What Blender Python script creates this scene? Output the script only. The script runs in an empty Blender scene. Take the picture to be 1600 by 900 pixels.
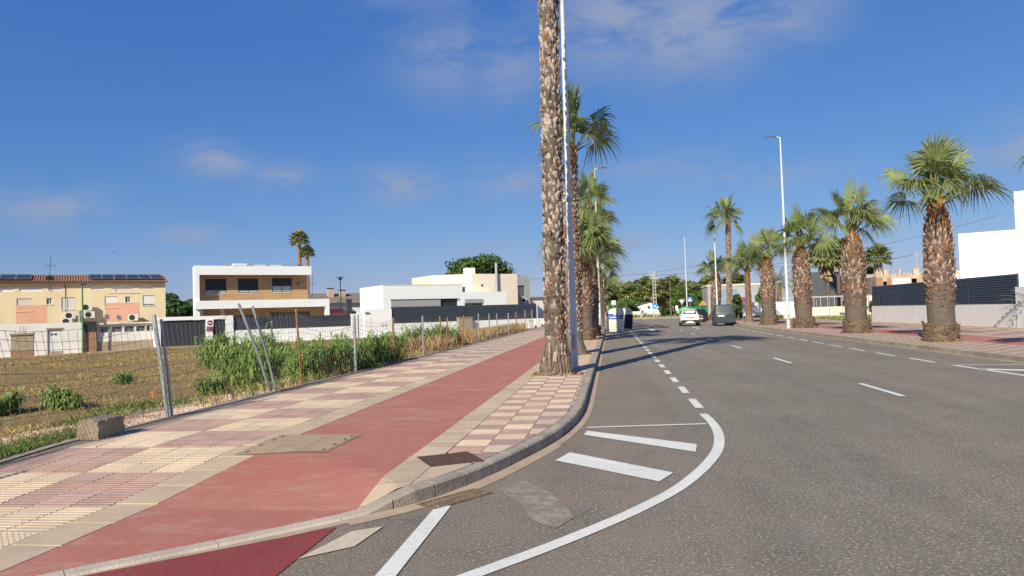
import bpy, math, random
from mathutils import Vector, Matrix
R = math.radians
scene = bpy.context.scene
COL = scene.collection
rnd = random.Random(7)

# ------------------------------------------------------------------ camera
cam_d = bpy.data.cameras.new("camera")
cam = bpy.data.objects.new("camera", cam_d)
COL.objects.link(cam)
cam_d.sensor_width = 36.0
cam_d.lens = 1120.0 / 1600.0 * 36.0
cam_d.clip_start = 0.05
cam_d.clip_end = 5000
YAW, PITCH, ROLL = R(7.817), R(1.987), R(-1.8)
cam.matrix_world = (Matrix.Translation((0, 0, 1.72)) @ Matrix.Rotation(YAW, 4, 'Z')
                    @ Matrix.Rotation(R(90) + PITCH, 4, 'X') @ Matrix.Rotation(ROLL, 4, 'Z'))
scene.camera = cam

# ------------------------------------------------------------------ light
SUN_AZ, SUN_EL = R(198.6), R(32)          # azimuth of the sun clockwise from +Y
sd = bpy.data.lights.new("sun", 'SUN')
sd.energy = 5.0
sd.angle = R(0.55)
sd.color = (1.0, 0.915, 0.74)
sun = bpy.data.objects.new("sun", sd)
COL.objects.link(sun)
to_sun = Vector((math.sin(SUN_AZ) * math.cos(SUN_EL), math.cos(SUN_AZ) * math.cos(SUN_EL), math.sin(SUN_EL)))
sun.rotation_euler = to_sun.to_track_quat('Z', 'Y').to_euler()
sun.location = (0, 0, 60)

world = bpy.data.worlds.new("World")
scene.world = world
world.use_nodes = True
wn, wl = world.node_tree.nodes, world.node_tree.links
wn.clear()
w_out = wn.new('ShaderNodeOutputWorld')
w_bg = wn.new('ShaderNodeBackground')
w_bg.inputs['Strength'].default_value = 0.10
wl.new(w_bg.outputs[0], w_out.inputs[0])
sky = wn.new('ShaderNodeTexSky')
sky.sky_type = 'NISHITA'
sky.sun_disc = False
sky.sun_elevation = SUN_EL
sky.sun_rotation = SUN_AZ
sky.altitude = 0
sky.air_density = 1.0
sky.dust_density = 0.15
sky.ozone_density = 3.6
w_hs = wn.new('ShaderNodeHueSaturation')
w_hs.inputs['Saturation'].default_value = 1.10
w_hs.inputs['Value'].default_value = 0.86
w_tint = wn.new('ShaderNodeMixRGB')
w_tint.blend_type = 'MULTIPLY'
w_tint.inputs['Fac'].default_value = 1.0
w_tint.inputs['Color2'].default_value = (0.98, 0.93, 1.06, 1)
wl.new(sky.outputs[0], w_tint.inputs['Color1'])
wl.new(w_tint.outputs[0], w_hs.inputs['Color'])
# flatter, deeper sky of the phone picture: each channel through a mild power curve
w_s2 = wn.new('ShaderNodeSeparateColor')
w_c2 = wn.new('ShaderNodeCombineColor')
wl.new(w_hs.outputs[0], w_s2.inputs[0])
for ch_, (ga_, gg_) in enumerate(((0.60, 0.90), (1.06, 0.67), (2.42, 0.40))):
    pw_ = wn.new('ShaderNodeMath')
    pw_.operation = 'POWER'
    wl.new(w_s2.outputs[ch_], pw_.inputs[0])
    pw_.inputs[1].default_value = gg_
    ml_ = wn.new('ShaderNodeMath')
    ml_.operation = 'MULTIPLY'
    wl.new(pw_.outputs[0], ml_.inputs[0])
    ml_.inputs[1].default_value = ga_
    wl.new(ml_.outputs[0], w_c2.inputs[ch_])
w_tc = wn.new('ShaderNodeTexCoord')


def wmath(op, a, b=None, clamp=False):
    n = wn.new('ShaderNodeMath')
    n.operation = op
    n.use_clamp = clamp
    for i, v in enumerate((a, b)):
        if v is None:
            continue
        if isinstance(v, (int, float)):
            n.inputs[i].default_value = v
        else:
            wl.new(v, n.inputs[i])
    return n.outputs[0]


w_map = wn.new('ShaderNodeMapping')
w_map.inputs['Scale'].default_value = (1.0, 1.0, 2.6)
w_map.inputs['Rotation'].default_value = (0, R(14), 0)
wl.new(w_tc.outputs['Generated'], w_map.inputs['Vector'])
w_noise = wn.new('ShaderNodeTexNoise')
w_noise.inputs['Scale'].default_value = 9.0
w_noise.inputs['Detail'].default_value = 7
w_noise.inputs['Roughness'].default_value = 0.62
w_noise.inputs['Distortion'].default_value = 0.3
wl.new(w_map.outputs[0], w_noise.inputs['Vector'])
w_ramp = wn.new('ShaderNodeMapRange')
w_ramp.interpolation_type = 'SMOOTHSTEP'
w_ramp.inputs['From Min'].default_value = 0.30
w_ramp.inputs['From Max'].default_value = 0.60
wl.new(w_noise.outputs['Fac'], w_ramp.inputs['Value'])
# soft cloud banks: (azimuth from +Y clockwise, elevation, width, height, strength)
CLOUDS = [(-12.5, 20, 4.5, 3.2, .62), (-7.5, 19, 3.5, 3, .55), (1, 22, 6, 4, .85), (7, 20.8, 6.5, 3.6, .95), (13.5, 21, 4.5, 2.6, .75), (-14, 26, 10, 3, .5), (20, 27, 12, 3, .6),
          (-30, 11.9, 2.9, 1.3, .85), (-25.3, 10.6, 2.4, 1.2, .8), (-16.5, 10.3, 3.6, 1.4, .8), (-8.1, 10.4, 3.4, 1.8, .7),
          (-40, 8, 4.5, 1.4, .75), (-31.6, 6.2, 2.6, .8, .85), (-10.5, 5.4, 3.2, .9, .7), (2, 5.4, 1.6, .7, .8), (4, 11, 5, 1.2, .55), (11, 9.6, 6, 1.0, .6), (28, 10, 3.0, 1.6, .95),
          (-20, 3.0, 30, 1.4, .35), (60, 18, 20, 6, .6), (-80, 20, 20, 7, .6), (120, 25, 25, 8, .6),
          (200, 22, 30, 9, .5), (-130, 18, 25, 8, .6)]
w_sep = wn.new('ShaderNodeSeparateXYZ')
wl.new(w_tc.outputs['Generated'], w_sep.inputs[0])
w_az = wmath('ARCTAN2', w_sep.outputs[0], w_sep.outputs[1])
w_el = wmath('ARCSINE', w_sep.outputs[2])
total = None
for az, el, w_, h_, s_ in CLOUDS:
    az = (az + 180) % 360 - 180
    dx = wmath('MULTIPLY', wmath('SUBTRACT', w_az, R(az)), 1 / R(w_))
    dy = wmath('MULTIPLY', wmath('SUBTRACT', w_el, R(el)), 1 / R(h_))
    d2 = wmath('ADD', wmath('MULTIPLY', dx, dx), wmath('MULTIPLY', dy, dy))
    g_ = wmath('MULTIPLY', wmath('POWER', 2.71828, wmath('MULTIPLY', d2, -1.1)), s_)
    total = g_ if total is None else wmath('MAXIMUM', total, g_)
w_fac = wmath('MULTIPLY', wmath('MULTIPLY', total, w_ramp.outputs[0]), 1.0, True)
w_mix = wn.new('ShaderNodeMixRGB')
w_mix.inputs['Color2'].default_value = (2.45, 2.95, 4.15, 1)
wl.new(w_fac, w_mix.inputs['Fac'])
wl.new(w_c2.outputs[0], w_mix.inputs['Color1'])
wl.new(w_mix.outputs[0], w_bg.inputs['Color'])

scene.view_settings.view_transform = 'Standard'
scene.view_settings.look = 'None'
scene.view_settings.exposure = 0.35
scene.view_settings.gamma = 1.0

# ------------------------------------------------------------------ materials
MATS = {}


def mat(name, col, rough=0.7, var=0.0, vscale=3.0, col2=None, bump=0.0, bscale=40.0, spec=0.3, metal=0.0,
        detail=4, stretch=(1, 1, 1), spread=0.25, trans=0.0, objrand=0.0, world=False, dirt=None):
    """principled material whose colour wanders between col and col2 by noise, with fine relief"""
    if name in MATS:
        return MATS[name]
    m = bpy.data.materials.new(name)
    m.use_nodes = True
    nt = m.node_tree
    b = nt.nodes['Principled BSDF']
    b.inputs['Roughness'].default_value = rough
    b.inputs['Metallic'].default_value = metal
    b.inputs['Specular IOR Level'].default_value = spec
    c4 = (*col, 1)
    tc = nt.nodes.new('ShaderNodeTexCoord')
    mp = nt.nodes.new('ShaderNodeMapping')
    mp.inputs['Scale'].default_value = stretch
    src = tc.outputs['Object']
    if world:                      # shared meshes: let stains run across pieces
        src = nt.nodes.new('ShaderNodeNewGeometry').outputs['Position']
    nt.links.new(src, mp.inputs['Vector'])
    out_col = None
    if var > 0 or col2:
        n = nt.nodes.new('ShaderNodeTexNoise')
        n.inputs['Scale'].default_value = vscale
        n.inputs['Detail'].default_value = detail
        n.inputs['Roughness'].default_value = 0.6
        nt.links.new(mp.outputs[0], n.inputs['Vector'])
        mr = nt.nodes.new('ShaderNodeMapRange')
        mr.inputs['From Min'].default_value = 0.5 - spread
        mr.inputs['From Max'].default_value = 0.5 + spread
        nt.links.new(n.outputs['Fac'], mr.inputs['Value'])
        mx = nt.nodes.new('ShaderNodeMixRGB')
        a = col
        c2 = col2 if col2 else tuple(min(1, c * (1 + var)) for c in col)
        if not col2:
            a = tuple(c * (1 - var) for c in col)
        mx.inputs['Color1'].default_value = (*a, 1)
        mx.inputs['Color2'].default_value = (*c2, 1)
        nt.links.new(mr.outputs[0], mx.inputs['Fac'])
        out_col = mx.outputs[0]
    if objrand > 0:
        oi = nt.nodes.new('ShaderNodeObjectInfo')
        mr2 = nt.nodes.new('ShaderNodeMapRange')
        mr2.inputs['To Min'].default_value = 1 - objrand
        mr2.inputs['To Max'].default_value = 1 + objrand
        nt.links.new(oi.outputs['Random'], mr2.inputs['Value'])
        hs = nt.nodes.new('ShaderNodeHueSaturation')
        nt.links.new(mr2.outputs[0], hs.inputs['Value'])
        if out_col:
            nt.links.new(out_col, hs.inputs['Color'])
        else:
            hs.inputs['Color'].default_value = c4
        out_col = hs.outputs[0]
    if dirt:
        d1 = noise(nt, mp.outputs[0], 0.9, 7, .7, .48, .74)
        d2 = noise(nt, mp.outputs[0], 14, 5, .75, .58, .70)
        out_col = mixnode(nt, mixnode(nt, .55, (0, 0, 0), d1), out_col or col, dirt)
        out_col = mixnode(nt, mixnode(nt, .5, (0, 0, 0), d2), out_col, tuple(k * .62 for k in dirt))
    if out_col:
        nt.links.new(out_col, b.inputs['Base Color'])
    else:
        b.inputs['Base Color'].default_value = c4
    if bump > 0:
        n2 = nt.nodes.new('ShaderNodeTexNoise')
        n2.inputs['Scale'].default_value = bscale
        n2.inputs['Detail'].default_value = 3
        nt.links.new(mp.outputs[0], n2.inputs['Vector'])
        bp = nt.nodes.new('ShaderNodeBump')
        bp.inputs['Strength'].default_value = bump
        bp.inputs['Distance'].default_value = 0.02
        nt.links.new(n2.outputs['Fac'], bp.inputs['Height'])
        nt.links.new(bp.outputs[0], b.inputs['Normal'])
    if trans > 0:
        tr = nt.nodes.new('ShaderNodeBsdfTranslucent')
        if out_col:
            nt.links.new(out_col, tr.inputs['Color'])
        else:
            tr.inputs['Color'].default_value = c4
        ms = nt.nodes.new('ShaderNodeMixShader')
        ms.inputs[0].default_value = trans
        o = nt.nodes['Material Output']
        nt.links.new(b.outputs[0], ms.inputs[1])
        nt.links.new(tr.outputs[0], ms.inputs[2])
        nt.links.new(ms.outputs[0], o.inputs[0])
    MATS[name] = m
    return m


def mixnode(nt, fac, c1, c2, blend='MIX'):
    mx = nt.nodes.new('ShaderNodeMixRGB')
    mx.blend_type = blend
    for k, v in (('Fac', fac), ('Color1', c1), ('Color2', c2)):
        if isinstance(v, (int, float)):
            mx.inputs[k].default_value = v
        elif isinstance(v, tuple):
            mx.inputs[k].default_value = (*v, 1) if len(v) == 3 else v
        else:
            nt.links.new(v, mx.inputs[k])
    return mx.outputs[0]


def noise(nt, vec, scale, detail=3, rough=0.6, lo=0.3, hi=0.7, dist=0.0):
    n = nt.nodes.new('ShaderNodeTexNoise')
    n.inputs['Scale'].default_value = scale
    n.inputs['Detail'].default_value = detail
    n.inputs['Roughness'].default_value = rough
    n.inputs['Distortion'].default_value = dist
    nt.links.new(vec, n.inputs['Vector'])
    mr = nt.nodes.new('ShaderNodeMapRange')
    mr.inputs['From Min'].default_value = lo
    mr.inputs['From Max'].default_value = hi
    nt.links.new(n.outputs['Fac'], mr.inputs['Value'])
    return mr.outputs[0]


def mapping(nt, src, scale=(1, 1, 1), rot=(0, 0, 0)):
    mp = nt.nodes.new('ShaderNodeMapping')
    mp.inputs['Scale'].default_value = scale
    mp.inputs['Rotation'].default_value = rot
    nt.links.new(src, mp.inputs['Vector'])
    return mp.outputs[0]


def new_mat(name, rough=0.8, spec=0.25):
    m = bpy.data.materials.new(name)
    m.use_nodes = True
    b = m.node_tree.nodes['Principled BSDF']
    b.inputs['Roughness'].default_value = rough
    b.inputs['Specular IOR Level'].default_value = spec
    tc = m.node_tree.nodes.new('ShaderNodeTexCoord')
    MATS[name] = m
    return m, m.node_tree, b, tc.outputs['Object']


def bump(nt, b, h, strength=0.3, dist=0.01):
    bp = nt.nodes.new('ShaderNodeBump')
    bp.inputs['Strength'].default_value = strength
    bp.inputs['Distance'].default_value = dist
    nt.links.new(h, bp.inputs['Height'])
    nt.links.new(bp.outputs[0], b.inputs['Normal'])


def asphalt_mat():
    m, nt, b, oc = new_mat('asphalt', 0.85, 0.25)
    fine = noise(nt, oc, 62, 3, 0.7, 0.32, 0.68)
    speck = noise(nt, oc, 38, 2, 0.5, 0.56, 0.66)
    big = noise(nt, oc, 0.35, 4, 0.6, 0.3, 0.7)
    streak = noise(nt, mapping(nt, oc, (1.3, 0.05, 1)), 1.0, 3, 0.6, 0.35, 0.7)
    c = mixnode(nt, fine, (0.128, 0.112, 0.089), (0.318, 0.280, 0.224))
    c = mixnode(nt, speck, c, (0.52, 0.44, 0.34))
    c = mixnode(nt, big, c, mixnode(nt, 1.0, c, (1.22, 1.2, 1.16), 'MULTIPLY'))
    c = mixnode(nt, streak, c, mixnode(nt, 1.0, c, (0.80, 0.80, 0.81), 'MULTIPLY'))
    blotch = noise(nt, oc, 1.1, 6, 0.7, 0.52, 0.68)
    c = mixnode(nt, mixnode(nt, .5, (0, 0, 0), blotch), c, mixnode(nt, 1.0, c, (0.74, 0.73, 0.72), 'MULTIPLY'))
    grit = noise(nt, mapping(nt, oc, (1, .35, 1)), 2.3, 6, 0.75, 0.5, 0.72)
    c = mixnode(nt, mixnode(nt, .4, (0, 0, 0), grit), c, (0.36, 0.32, 0.26))
    # dusty sand blown along both gutters
    sep = nt.nodes.new('ShaderNodeSeparateXYZ')
    nt.links.new(oc, sep.inputs[0])
    mr = nt.nodes.new('ShaderNodeMapRange')
    mr.inputs['From Min'].default_value = 1.6
    mr.inputs['From Max'].default_value = -0.6
    nt.links.new(sep.outputs[0], mr.inputs['Value'])
    md = nt.nodes.new('ShaderNodeMath')
    md.operation = 'MULTIPLY'
    nt.links.new(mr.outputs[0], md.inputs[0])
    nt.links.new(noise(nt, oc, 1.4, 5, 0.65, 0.3, 0.8), md.inputs[1])
    c = mixnode(nt, md.outputs[0], c, (0.30, 0.24, 0.18))
    # thin cracks
    vo = nt.nodes.new('ShaderNodeTexVoronoi')
    vo.feature = 'DISTANCE_TO_EDGE'
    vo.inputs['Scale'].default_value = 0.33
    wob = nt.nodes.new('ShaderNodeTexNoise')
    wob.inputs['Scale'].default_value = 2.2
    wob.inputs['Detail'].default_value = 5
    nt.links.new(oc, wob.inputs['Vector'])
    vm = mixnode(nt, 0.35, oc, wob.outputs['Color'], 'ADD')
    nt.links.new(vm, vo.inputs['Vector'])
    lt = nt.nodes.new('ShaderNodeMath')
    lt.operation = 'LESS_THAN'
    lt.inputs[1].default_value = 0.0011
    nt.links.new(vo.outputs['Distance'], lt.inputs[0])
    c = mixnode(nt, lt.outputs[0], c, mixnode(nt, 0.30, c, (0.05, 0.046, 0.042)))
    nt.links.new(c, b.inputs['Base Color'])
    bump(nt, b, fine, 0.8, 0.012)
    return m


def red_path_mat():
    m, nt, b, oc = new_mat('red_path_paint', 0.85, 0.2)
    wear = noise(nt, mapping(nt, oc, (0.7, 1.2, 1)), 2.6, 9, 0.80, 0.50, 0.70)
    dust = noise(nt, mapping(nt, oc, (0.4, 1.0, 1)), 0.6, 5, 0.6, 0.40, 0.74)
    fine = noise(nt, oc, 60, 3, 0.7, 0.3, 0.7)
    c = mixnode(nt, fine, (0.335, 0.118, 0.088), (0.47, 0.182, 0.138))
    scr = noise(nt, mapping(nt, oc, (2.5, .25, 1), (0, 0, R(35))), 3.0, 6, 0.75, 0.52, 0.70)
    c = mixnode(nt, mixnode(nt, .35, (0, 0, 0), scr), c, (0.30, 0.125, 0.095))
    c = mixnode(nt, mixnode(nt, 0.38, (0, 0, 0), dust), c, (0.46, 0.235, 0.175))
    c = mixnode(nt, mixnode(nt, 0.55, (0, 0, 0), wear), c, (0.50, 0.37, 0.275))
    nt.links.new(c, b.inputs['Base Color'])
    bump(nt, b, fine, 0.25, 0.006)
    return m


def paint_mat(name, col, wear_amt=0.35):
    m, nt, b, oc = new_mat(name, 0.75, 0.25)
    n1 = noise(nt, oc, 26, 5, 0.75, 0.52, 0.72)
    n2 = noise(nt, oc, 2.0, 4, 0.6, 0.35, 0.75)
    n3 = noise(nt, oc, 90, 2, 0.6, 0.3, 0.7)
    f = nt.nodes.new('ShaderNodeMath')
    f.operation = 'MULTIPLY'
    nt.links.new(n1, f.inputs[0])
    f.inputs[1].default_value = wear_amt
    c = mixnode(nt, n2, col, tuple(k * 0.86 for k in col))
    c = mixnode(nt, f.outputs[0], c, (0.22, 0.195, 0.17))
    nt.links.new(c, b.inputs['Base Color'])
    bump(nt, b, n3, 0.3, 0.006)
    return m


def ground_mat():
    m, nt, b, oc = new_mat('dry_earth', 0.95, 0.1)
    a = noise(nt, mapping(nt, oc, (0.5, 1, 1), (0, 0, R(25))), 0.35, 6, 0.65, 0.32, 0.68)
    d = noise(nt, oc, 1.4, 6, 0.7, 0.35, 0.7)
    e = noise(nt, oc, 16, 4, 0.7, 0.3, 0.7)
    c = mixnode(nt, a, (0.34, 0.20, 0.105), (0.44, 0.32, 0.15))
    c = mixnode(nt, d, c, (0.33, 0.25, 0.11))
    gp = noise(nt, mapping(nt, oc, (.35, 1.0, 1), (0, 0, R(38))), .55, 6, .7, .54, .72)
    c = mixnode(nt, mixnode(nt, .65, (0, 0, 0), gp), c, (0.20, 0.21, 0.06))
    sep = nt.nodes.new('ShaderNodeSeparateXYZ')
    nt.links.new(oc, sep.inputs[0])
    wob = nt.nodes.new('ShaderNodeMath')
    wob.operation = 'MULTIPLY_ADD'
    nt.links.new(d, wob.inputs[0])
    wob.inputs[1].default_value = 1.6
    nt.links.new(sep.outputs[0], wob.inputs[2])
    gr_ = nt.nodes.new('ShaderNodeMapRange')          # strip of spilled gravel beside the pavement
    gr_.inputs['From Min'].default_value = -10.2
    gr_.inputs['From Max'].default_value = -8.4
    nt.links.new(wob.outputs[0], gr_.inputs['Value'])
    c = mixnode(nt, gr_.outputs[0], c, (0.47, 0.33, 0.225))
    c = mixnode(nt, e, mixnode(nt, 1.0, c, (0.72, 0.72, 0.7), 'MULTIPLY'), c)
    nt.links.new(c, b.inputs['Base Color'])
    bump(nt, b, e, 0.8, 0.05)
    return m


def check_mat(name, w, h, c1, c2, dim=1.0):
    """far paving: checker of two tile colours with thin joints, in metres"""
    m, nt, b, oc = new_mat(name, 0.8, 0.25)
    ck = nt.nodes.new('ShaderNodeTexChecker')
    ck.inputs['Scale'].default_value = 1.0
    nt.links.new(mapping(nt, oc, (1 / w, 1 / h, 0.0001)), ck.inputs['Vector'])
    fine = noise(nt, oc, 3, 5, 0.7, 0.3, 0.7)
    c = mixnode(nt, ck.outputs['Fac'], c1, c2)
    c = mixnode(nt, fine, c, mixnode(nt, 1.0, c, (0.8, 0.78, 0.76), 'MULTIPLY'))
    br = nt.nodes.new('ShaderNodeTexBrick')
    br.offset = 0
    br.inputs['Scale'].default_value = 1
    br.inputs['Mortar Size'].default_value = 0.012
    br.inputs['Brick Width'].default_value = 0.4
    br.inputs['Row Height'].default_value = 0.4
    nt.links.new(oc, br.inputs['Vector'])
    c = mixnode(nt, br.outputs['Fac'], c, (0.2, 0.16, 0.13))
    nt.links.new(c, b.inputs['Base Color'])
    return m


def timber_mat():
    m, nt, b, oc = new_mat('timber_cladding', 0.6, 0.3)
    wv = nt.nodes.new('ShaderNodeTexBrick')
    wv.inputs['Scale'].default_value = 1
    wv.inputs['Mortar Size'].default_value = 0.008
    wv.inputs['Brick Width'].default_value = 1.9
    wv.inputs['Row Height'].default_value = 0.16
    wv.inputs['Color1'].default_value = (0.47, 0.30, 0.165, 1)
    wv.inputs['Color2'].default_value = (0.38, 0.235, 0.125, 1)
    wv.inputs['Mortar'].default_value = (0.2, 0.12, 0.07, 1)
    nt.links.new(mapping(nt, oc, (1, 1, 1), (R(90), 0, 0)), wv.inputs['Vector'])
    g = noise(nt, mapping(nt, oc, (0.5, 0.5, 8)), 3, 4, 0.6, 0.3, 0.7)
    c = mixnode(nt, g, wv.outputs['Color'], mixnode(nt, 1.0, wv.outputs['Color'], (1.2, 1.18, 1.15), 'MULTIPLY'))
    nt.links.new(c, b.inputs['Base Color'])
    return m


ASPHALT = asphalt_mat()
REDPATH = red_path_mat()
WHITELINE = paint_mat('white_road_paint', (0.74, 0.735, 0.665), 0.55)
WORNLINE = paint_mat('worn_road_paint', (0.60, 0.51, 0.375), 0.8)
MAROON = paint_mat('maroon_road_paint', (0.255, 0.050, 0.045), 0.45)
EARTH = ground_mat()
CREAM_T = mat('cream_tile', (0.565, 0.45, 0.315), 0.8, 0.14, 2.5, bump=0.3, bscale=60, objrand=0.11, world=True, dirt=(.46, .36, .255))
PINK_T = mat('pink_tile', (0.395, 0.262, 0.215), 0.8, 0.16, 3.5, bump=0.3, bscale=60, objrand=0.11, world=True, dirt=(.40, .29, .22))
SLABC = mat('cream_slab', (0.51, 0.395, 0.27), 0.85, 0.16, 1.6, bump=0.25, bscale=70, objrand=0.07, world=True, dirt=(.40, .30, .205))
CHECK_FAR = check_mat('far_check_paving', 0.4, 0.4, (0.40, 0.26, 0.215), (0.565, 0.45, 0.315))
BLOCK_FAR = check_mat('far_block_paving', 1.2, 1.2, (0.40, 0.26, 0.215), (0.565, 0.45, 0.315))
TIMBER = timber_mat()
KERB = mat('kerb_concrete', (0.36, 0.31, 0.24), 0.9, 0.25, 2.2, bump=0.4, bscale=50, objrand=0.08, world=True, dirt=(.27, .225, .17))
KERBP = mat('dropped_kerb_concrete', (0.47, 0.40, 0.31), 0.9, 0.2, 2.2, bump=0.4, bscale=50, objrand=0.05)
KERBD = mat('kerb_concrete_grey', (0.36, 0.31, 0.24), 0.9, 0.3, 2.2, bump=0.5, bscale=40, objrand=0.12, world=True, dirt=(.20, .175, .14))
GUTTER = mat('gutter_concrete', (0.42, 0.325, 0.225), 0.9, 0.2, 2.5, bump=0.3, bscale=60, dirt=(.30, .235, .165))
JOINT = mat('joint_sand', (0.26, 0.205, 0.15), 0.95, 0.2, 6)
FARSAND = mat('pale_paving', (0.56, 0.45, 0.30), 0.9, 0.15, 0.6)
STONE = mat('gravel_stone', (0.56, 0.41, 0.30), 0.9, 0.35, 5)
CONC = mat('old_concrete', (0.30, 0.235, 0.16), 0.9, 0.3, 5, bump=0.7, bscale=25)
IRON = mat('cast_iron_rust', (0.12, 0.075, 0.055), 0.75, 0.35, 14, bump=0.5, bscale=60, metal=0.3)
GALV = mat('galvanised_steel', (0.36, 0.385, 0.37), 0.5, 0.10, 5, metal=0.35, spec=0.4)
LAMPPOST = mat('grey_blue_post_paint', (0.56, 0.61, 0.63), 0.45, 0.06, 4, spec=0.4)
LAMPHEAD = mat('lamp_head_dark', (0.10, 0.105, 0.11), 0.5)
LENS = mat('lamp_lens', (0.6, 0.62, 0.62), 0.2)
RUST = mat('rusty_steel', (0.30, 0.15, 0.07), 0.85, 0.35, 12)
WIRE = mat('rusty_wire', (0.13, 0.10, 0.085), 0.8, 0.3, 8)
WHITE = mat('white_render', (0.78, 0.80, 0.79), 0.85, 0.03, 1.2, bump=0.1, bscale=60)
WHITE2 = mat('weathered_white_render', (0.72, 0.70, 0.66), 0.9, 0.10, 1.1, bump=0.2, bscale=40)
CREAMW = mat('cream_render', (0.74, 0.66, 0.53), 0.85, 0.05, 0.8)
YELLOW = mat('yellow_render', (0.72, 0.60, 0.385), 0.9, 0.09, 0.9, stretch=(1, 1, 0.4), bump=0.15, bscale=40)
SALMON = mat('salmon_render', (0.68, 0.38, 0.265), 0.9, 0.07, 0.9)
TERRA = mat('terracotta_tile', (0.36, 0.185, 0.11), 0.85, 0.4, 6)
SLAT = mat('anthracite_slats', (0.042, 0.052, 0.068), 0.45, 0.08, 3, spec=0.4)
DARKF = mat('anthracite_frame', (0.035, 0.038, 0.042), 0.45)
BLIND = mat('dark_roller_blind', (0.028, 0.034, 0.045), 0.5)
WBLIND = mat('white_roller_shutter', (0.74, 0.72, 0.68), 0.6, 0.04, 3)
GREYAWN = mat('grey_awning', (0.33, 0.33, 0.33), 0.8)
GLASS = mat('window_glass', (0.10, 0.13, 0.15), 0.08, spec=0.6)
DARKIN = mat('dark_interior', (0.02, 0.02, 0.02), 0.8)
PANEL = mat('solar_cell', (0.04, 0.044, 0.055), 0.5, 0.2, 2, spec=0.25)
ALU = mat('aluminium', (0.55, 0.55, 0.55), 0.4, metal=0.6)
ACW = mat('aircon_shell', (0.66, 0.63, 0.55), 0.6, 0.06, 5)
GREENP = mat('green_post_paint', (0.06, 0.20, 0.07), 0.5)
BRICKM = mat('brick_rough', (0.34, 0.185, 0.12), 0.9, 0.3, 9, bump=0.5, bscale=20)
BLOCKM = mat('concrete_block', (0.36, 0.29, 0.21), 0.95, 0.25, 5, bump=0.5, bscale=20)
LEAF = mat('palm_leaf', (0.225, 0.27, 0.095), 0.45, 0.35, 2.5, trans=0.42, spec=0.4, objrand=0.25)
LEAFY = mat('palm_leaf_young', (0.27, 0.33, 0.11), 0.45, 0.25, 2.5, trans=0.30, spec=0.35, objrand=0.2)
LEAFDRY = mat('palm_leaf_dry', (0.32, 0.22, 0.11), 0.8, 0.3, 3, trans=0.15)
PETIOLE = mat('palm_petiole', (0.17, 0.19, 0.05), 0.5, 0.25, 5)
HAIR = mat('palm_thread', (0.55, 0.48, 0.34), 0.8)
BOOT_L = mat('leaf_base_tan', (0.45, 0.35, 0.275), 0.9, 0.3, 9, bump=0.4, bscale=40)
BOOT_M = mat('leaf_base_brown', (0.285, 0.158, 0.098), 0.9, 0.3, 9, bump=0.4, bscale=40)
BOOT_D = mat('leaf_base_grey', (0.145, 0.115, 0.095), 0.9, 0.3, 9, bump=0.4, bscale=40)
BOOT_O = mat('leaf_base_orange', (0.42, 0.185, 0.05), 0.85, 0.3, 9)
BOOT_G = mat('leaf_base_pale_grey', (0.38, 0.325, 0.275), 0.9, 0.3, 9, bump=0.4, bscale=40)
BARK_D = mat('palm_bark_dark', (0.125, 0.095, 0.075), 0.95, 0.35, 8, bump=0.8, bscale=16)
BARK_G = mat('palm_bark_ringed', (0.135, 0.105, 0.085), 0.95, 0.3, 3, stretch=(1, 1, 14), bump=0.8, bscale=5)
BARK_V = mat('palm_bark_fissured', (0.175, 0.135, 0.10), 0.95, 0.45, 3, stretch=(7, 7, 0.7), bump=0.9, bscale=6)
ROOTM = mat('palm_root_mass', (0.16, 0.112, 0.07), 0.95, 0.4, 10, bump=0.9, bscale=18)
THATCH = mat('dry_skirt', (0.33, 0.25, 0.16), 0.9, 0.25, 6, stretch=(3, 3, 0.5))
SOILO = mat('palm_pit_debris', (0.38, 0.225, 0.10), 0.95, 0.3, 9, bump=0.6, bscale=30)
REED = mat('reed_leaf', (0.25, 0.40, 0.085), 0.5, 0.3, 1.2, trans=0.3, spec=0.3)
REED2 = mat('reed_leaf_dark', (0.13, 0.235, 0.055), 0.5, 0.3, 1.2, trans=0.25, spec=0.3)
REEDY = mat('reed_leaf_yellow', (0.30, 0.28, 0.07), 0.6, 0.3, 1.2, trans=0.25)
CANE = mat('reed_cane', (0.20, 0.22, 0.07), 0.6, 0.25, 3)
GRASSD = mat('dry_grass_blade', (0.38, 0.25, 0.125), 0.9, 0.35, 0.5, trans=0.15)
GRASSY = mat('straw_grass_blade', (0.45, 0.36, 0.14), 0.9, 0.35, 0.5, trans=0.2)
GRASSG = mat('green_grass_blade', (0.10, 0.17, 0.035), 0.7, 0.35, 0.8, trans=0.25)
TREEL = mat('tree_leaf', (0.055, 0.105, 0.022), 0.6, 0.45, 0.7, trans=0.2)
PINEL = mat('pine_needle', (0.065, 0.12, 0.018), 0.6, 0.45, 0.6, trans=0.2)
HEDGEL = mat('hedge_leaf', (0.085, 0.165, 0.03), 0.6, 0.4, 0.7, trans=0.2)
TRUNKM = mat('tree_bark', (0.14, 0.10, 0.075), 0.9, 0.3, 5)
BLACKRUB = mat('tyre_rubber', (0.02, 0.02, 0.021), 0.85)
CARW = mat('white_car_paint', (0.78, 0.75, 0.66), 0.25, spec=0.5)
CARG = mat('grey_car_paint', (0.042, 0.058, 0.070), 0.4, spec=0.25)
CARB = mat('black_car_paint', (0.015, 0.017, 0.02), 0.2, spec=0.6)
CARTRIM = mat('car_trim', (0.025, 0.026, 0.028), 0.6)
CARGLASS = mat('car_glass', (0.012, 0.014, 0.016), 0.25, spec=0.12)
LIGHTR = mat('tail_light', (0.35, 0.03, 0.025), 0.2, spec=0.6)
PLATE = mat('number_plate', (0.75, 0.75, 0.73), 0.5)
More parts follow.
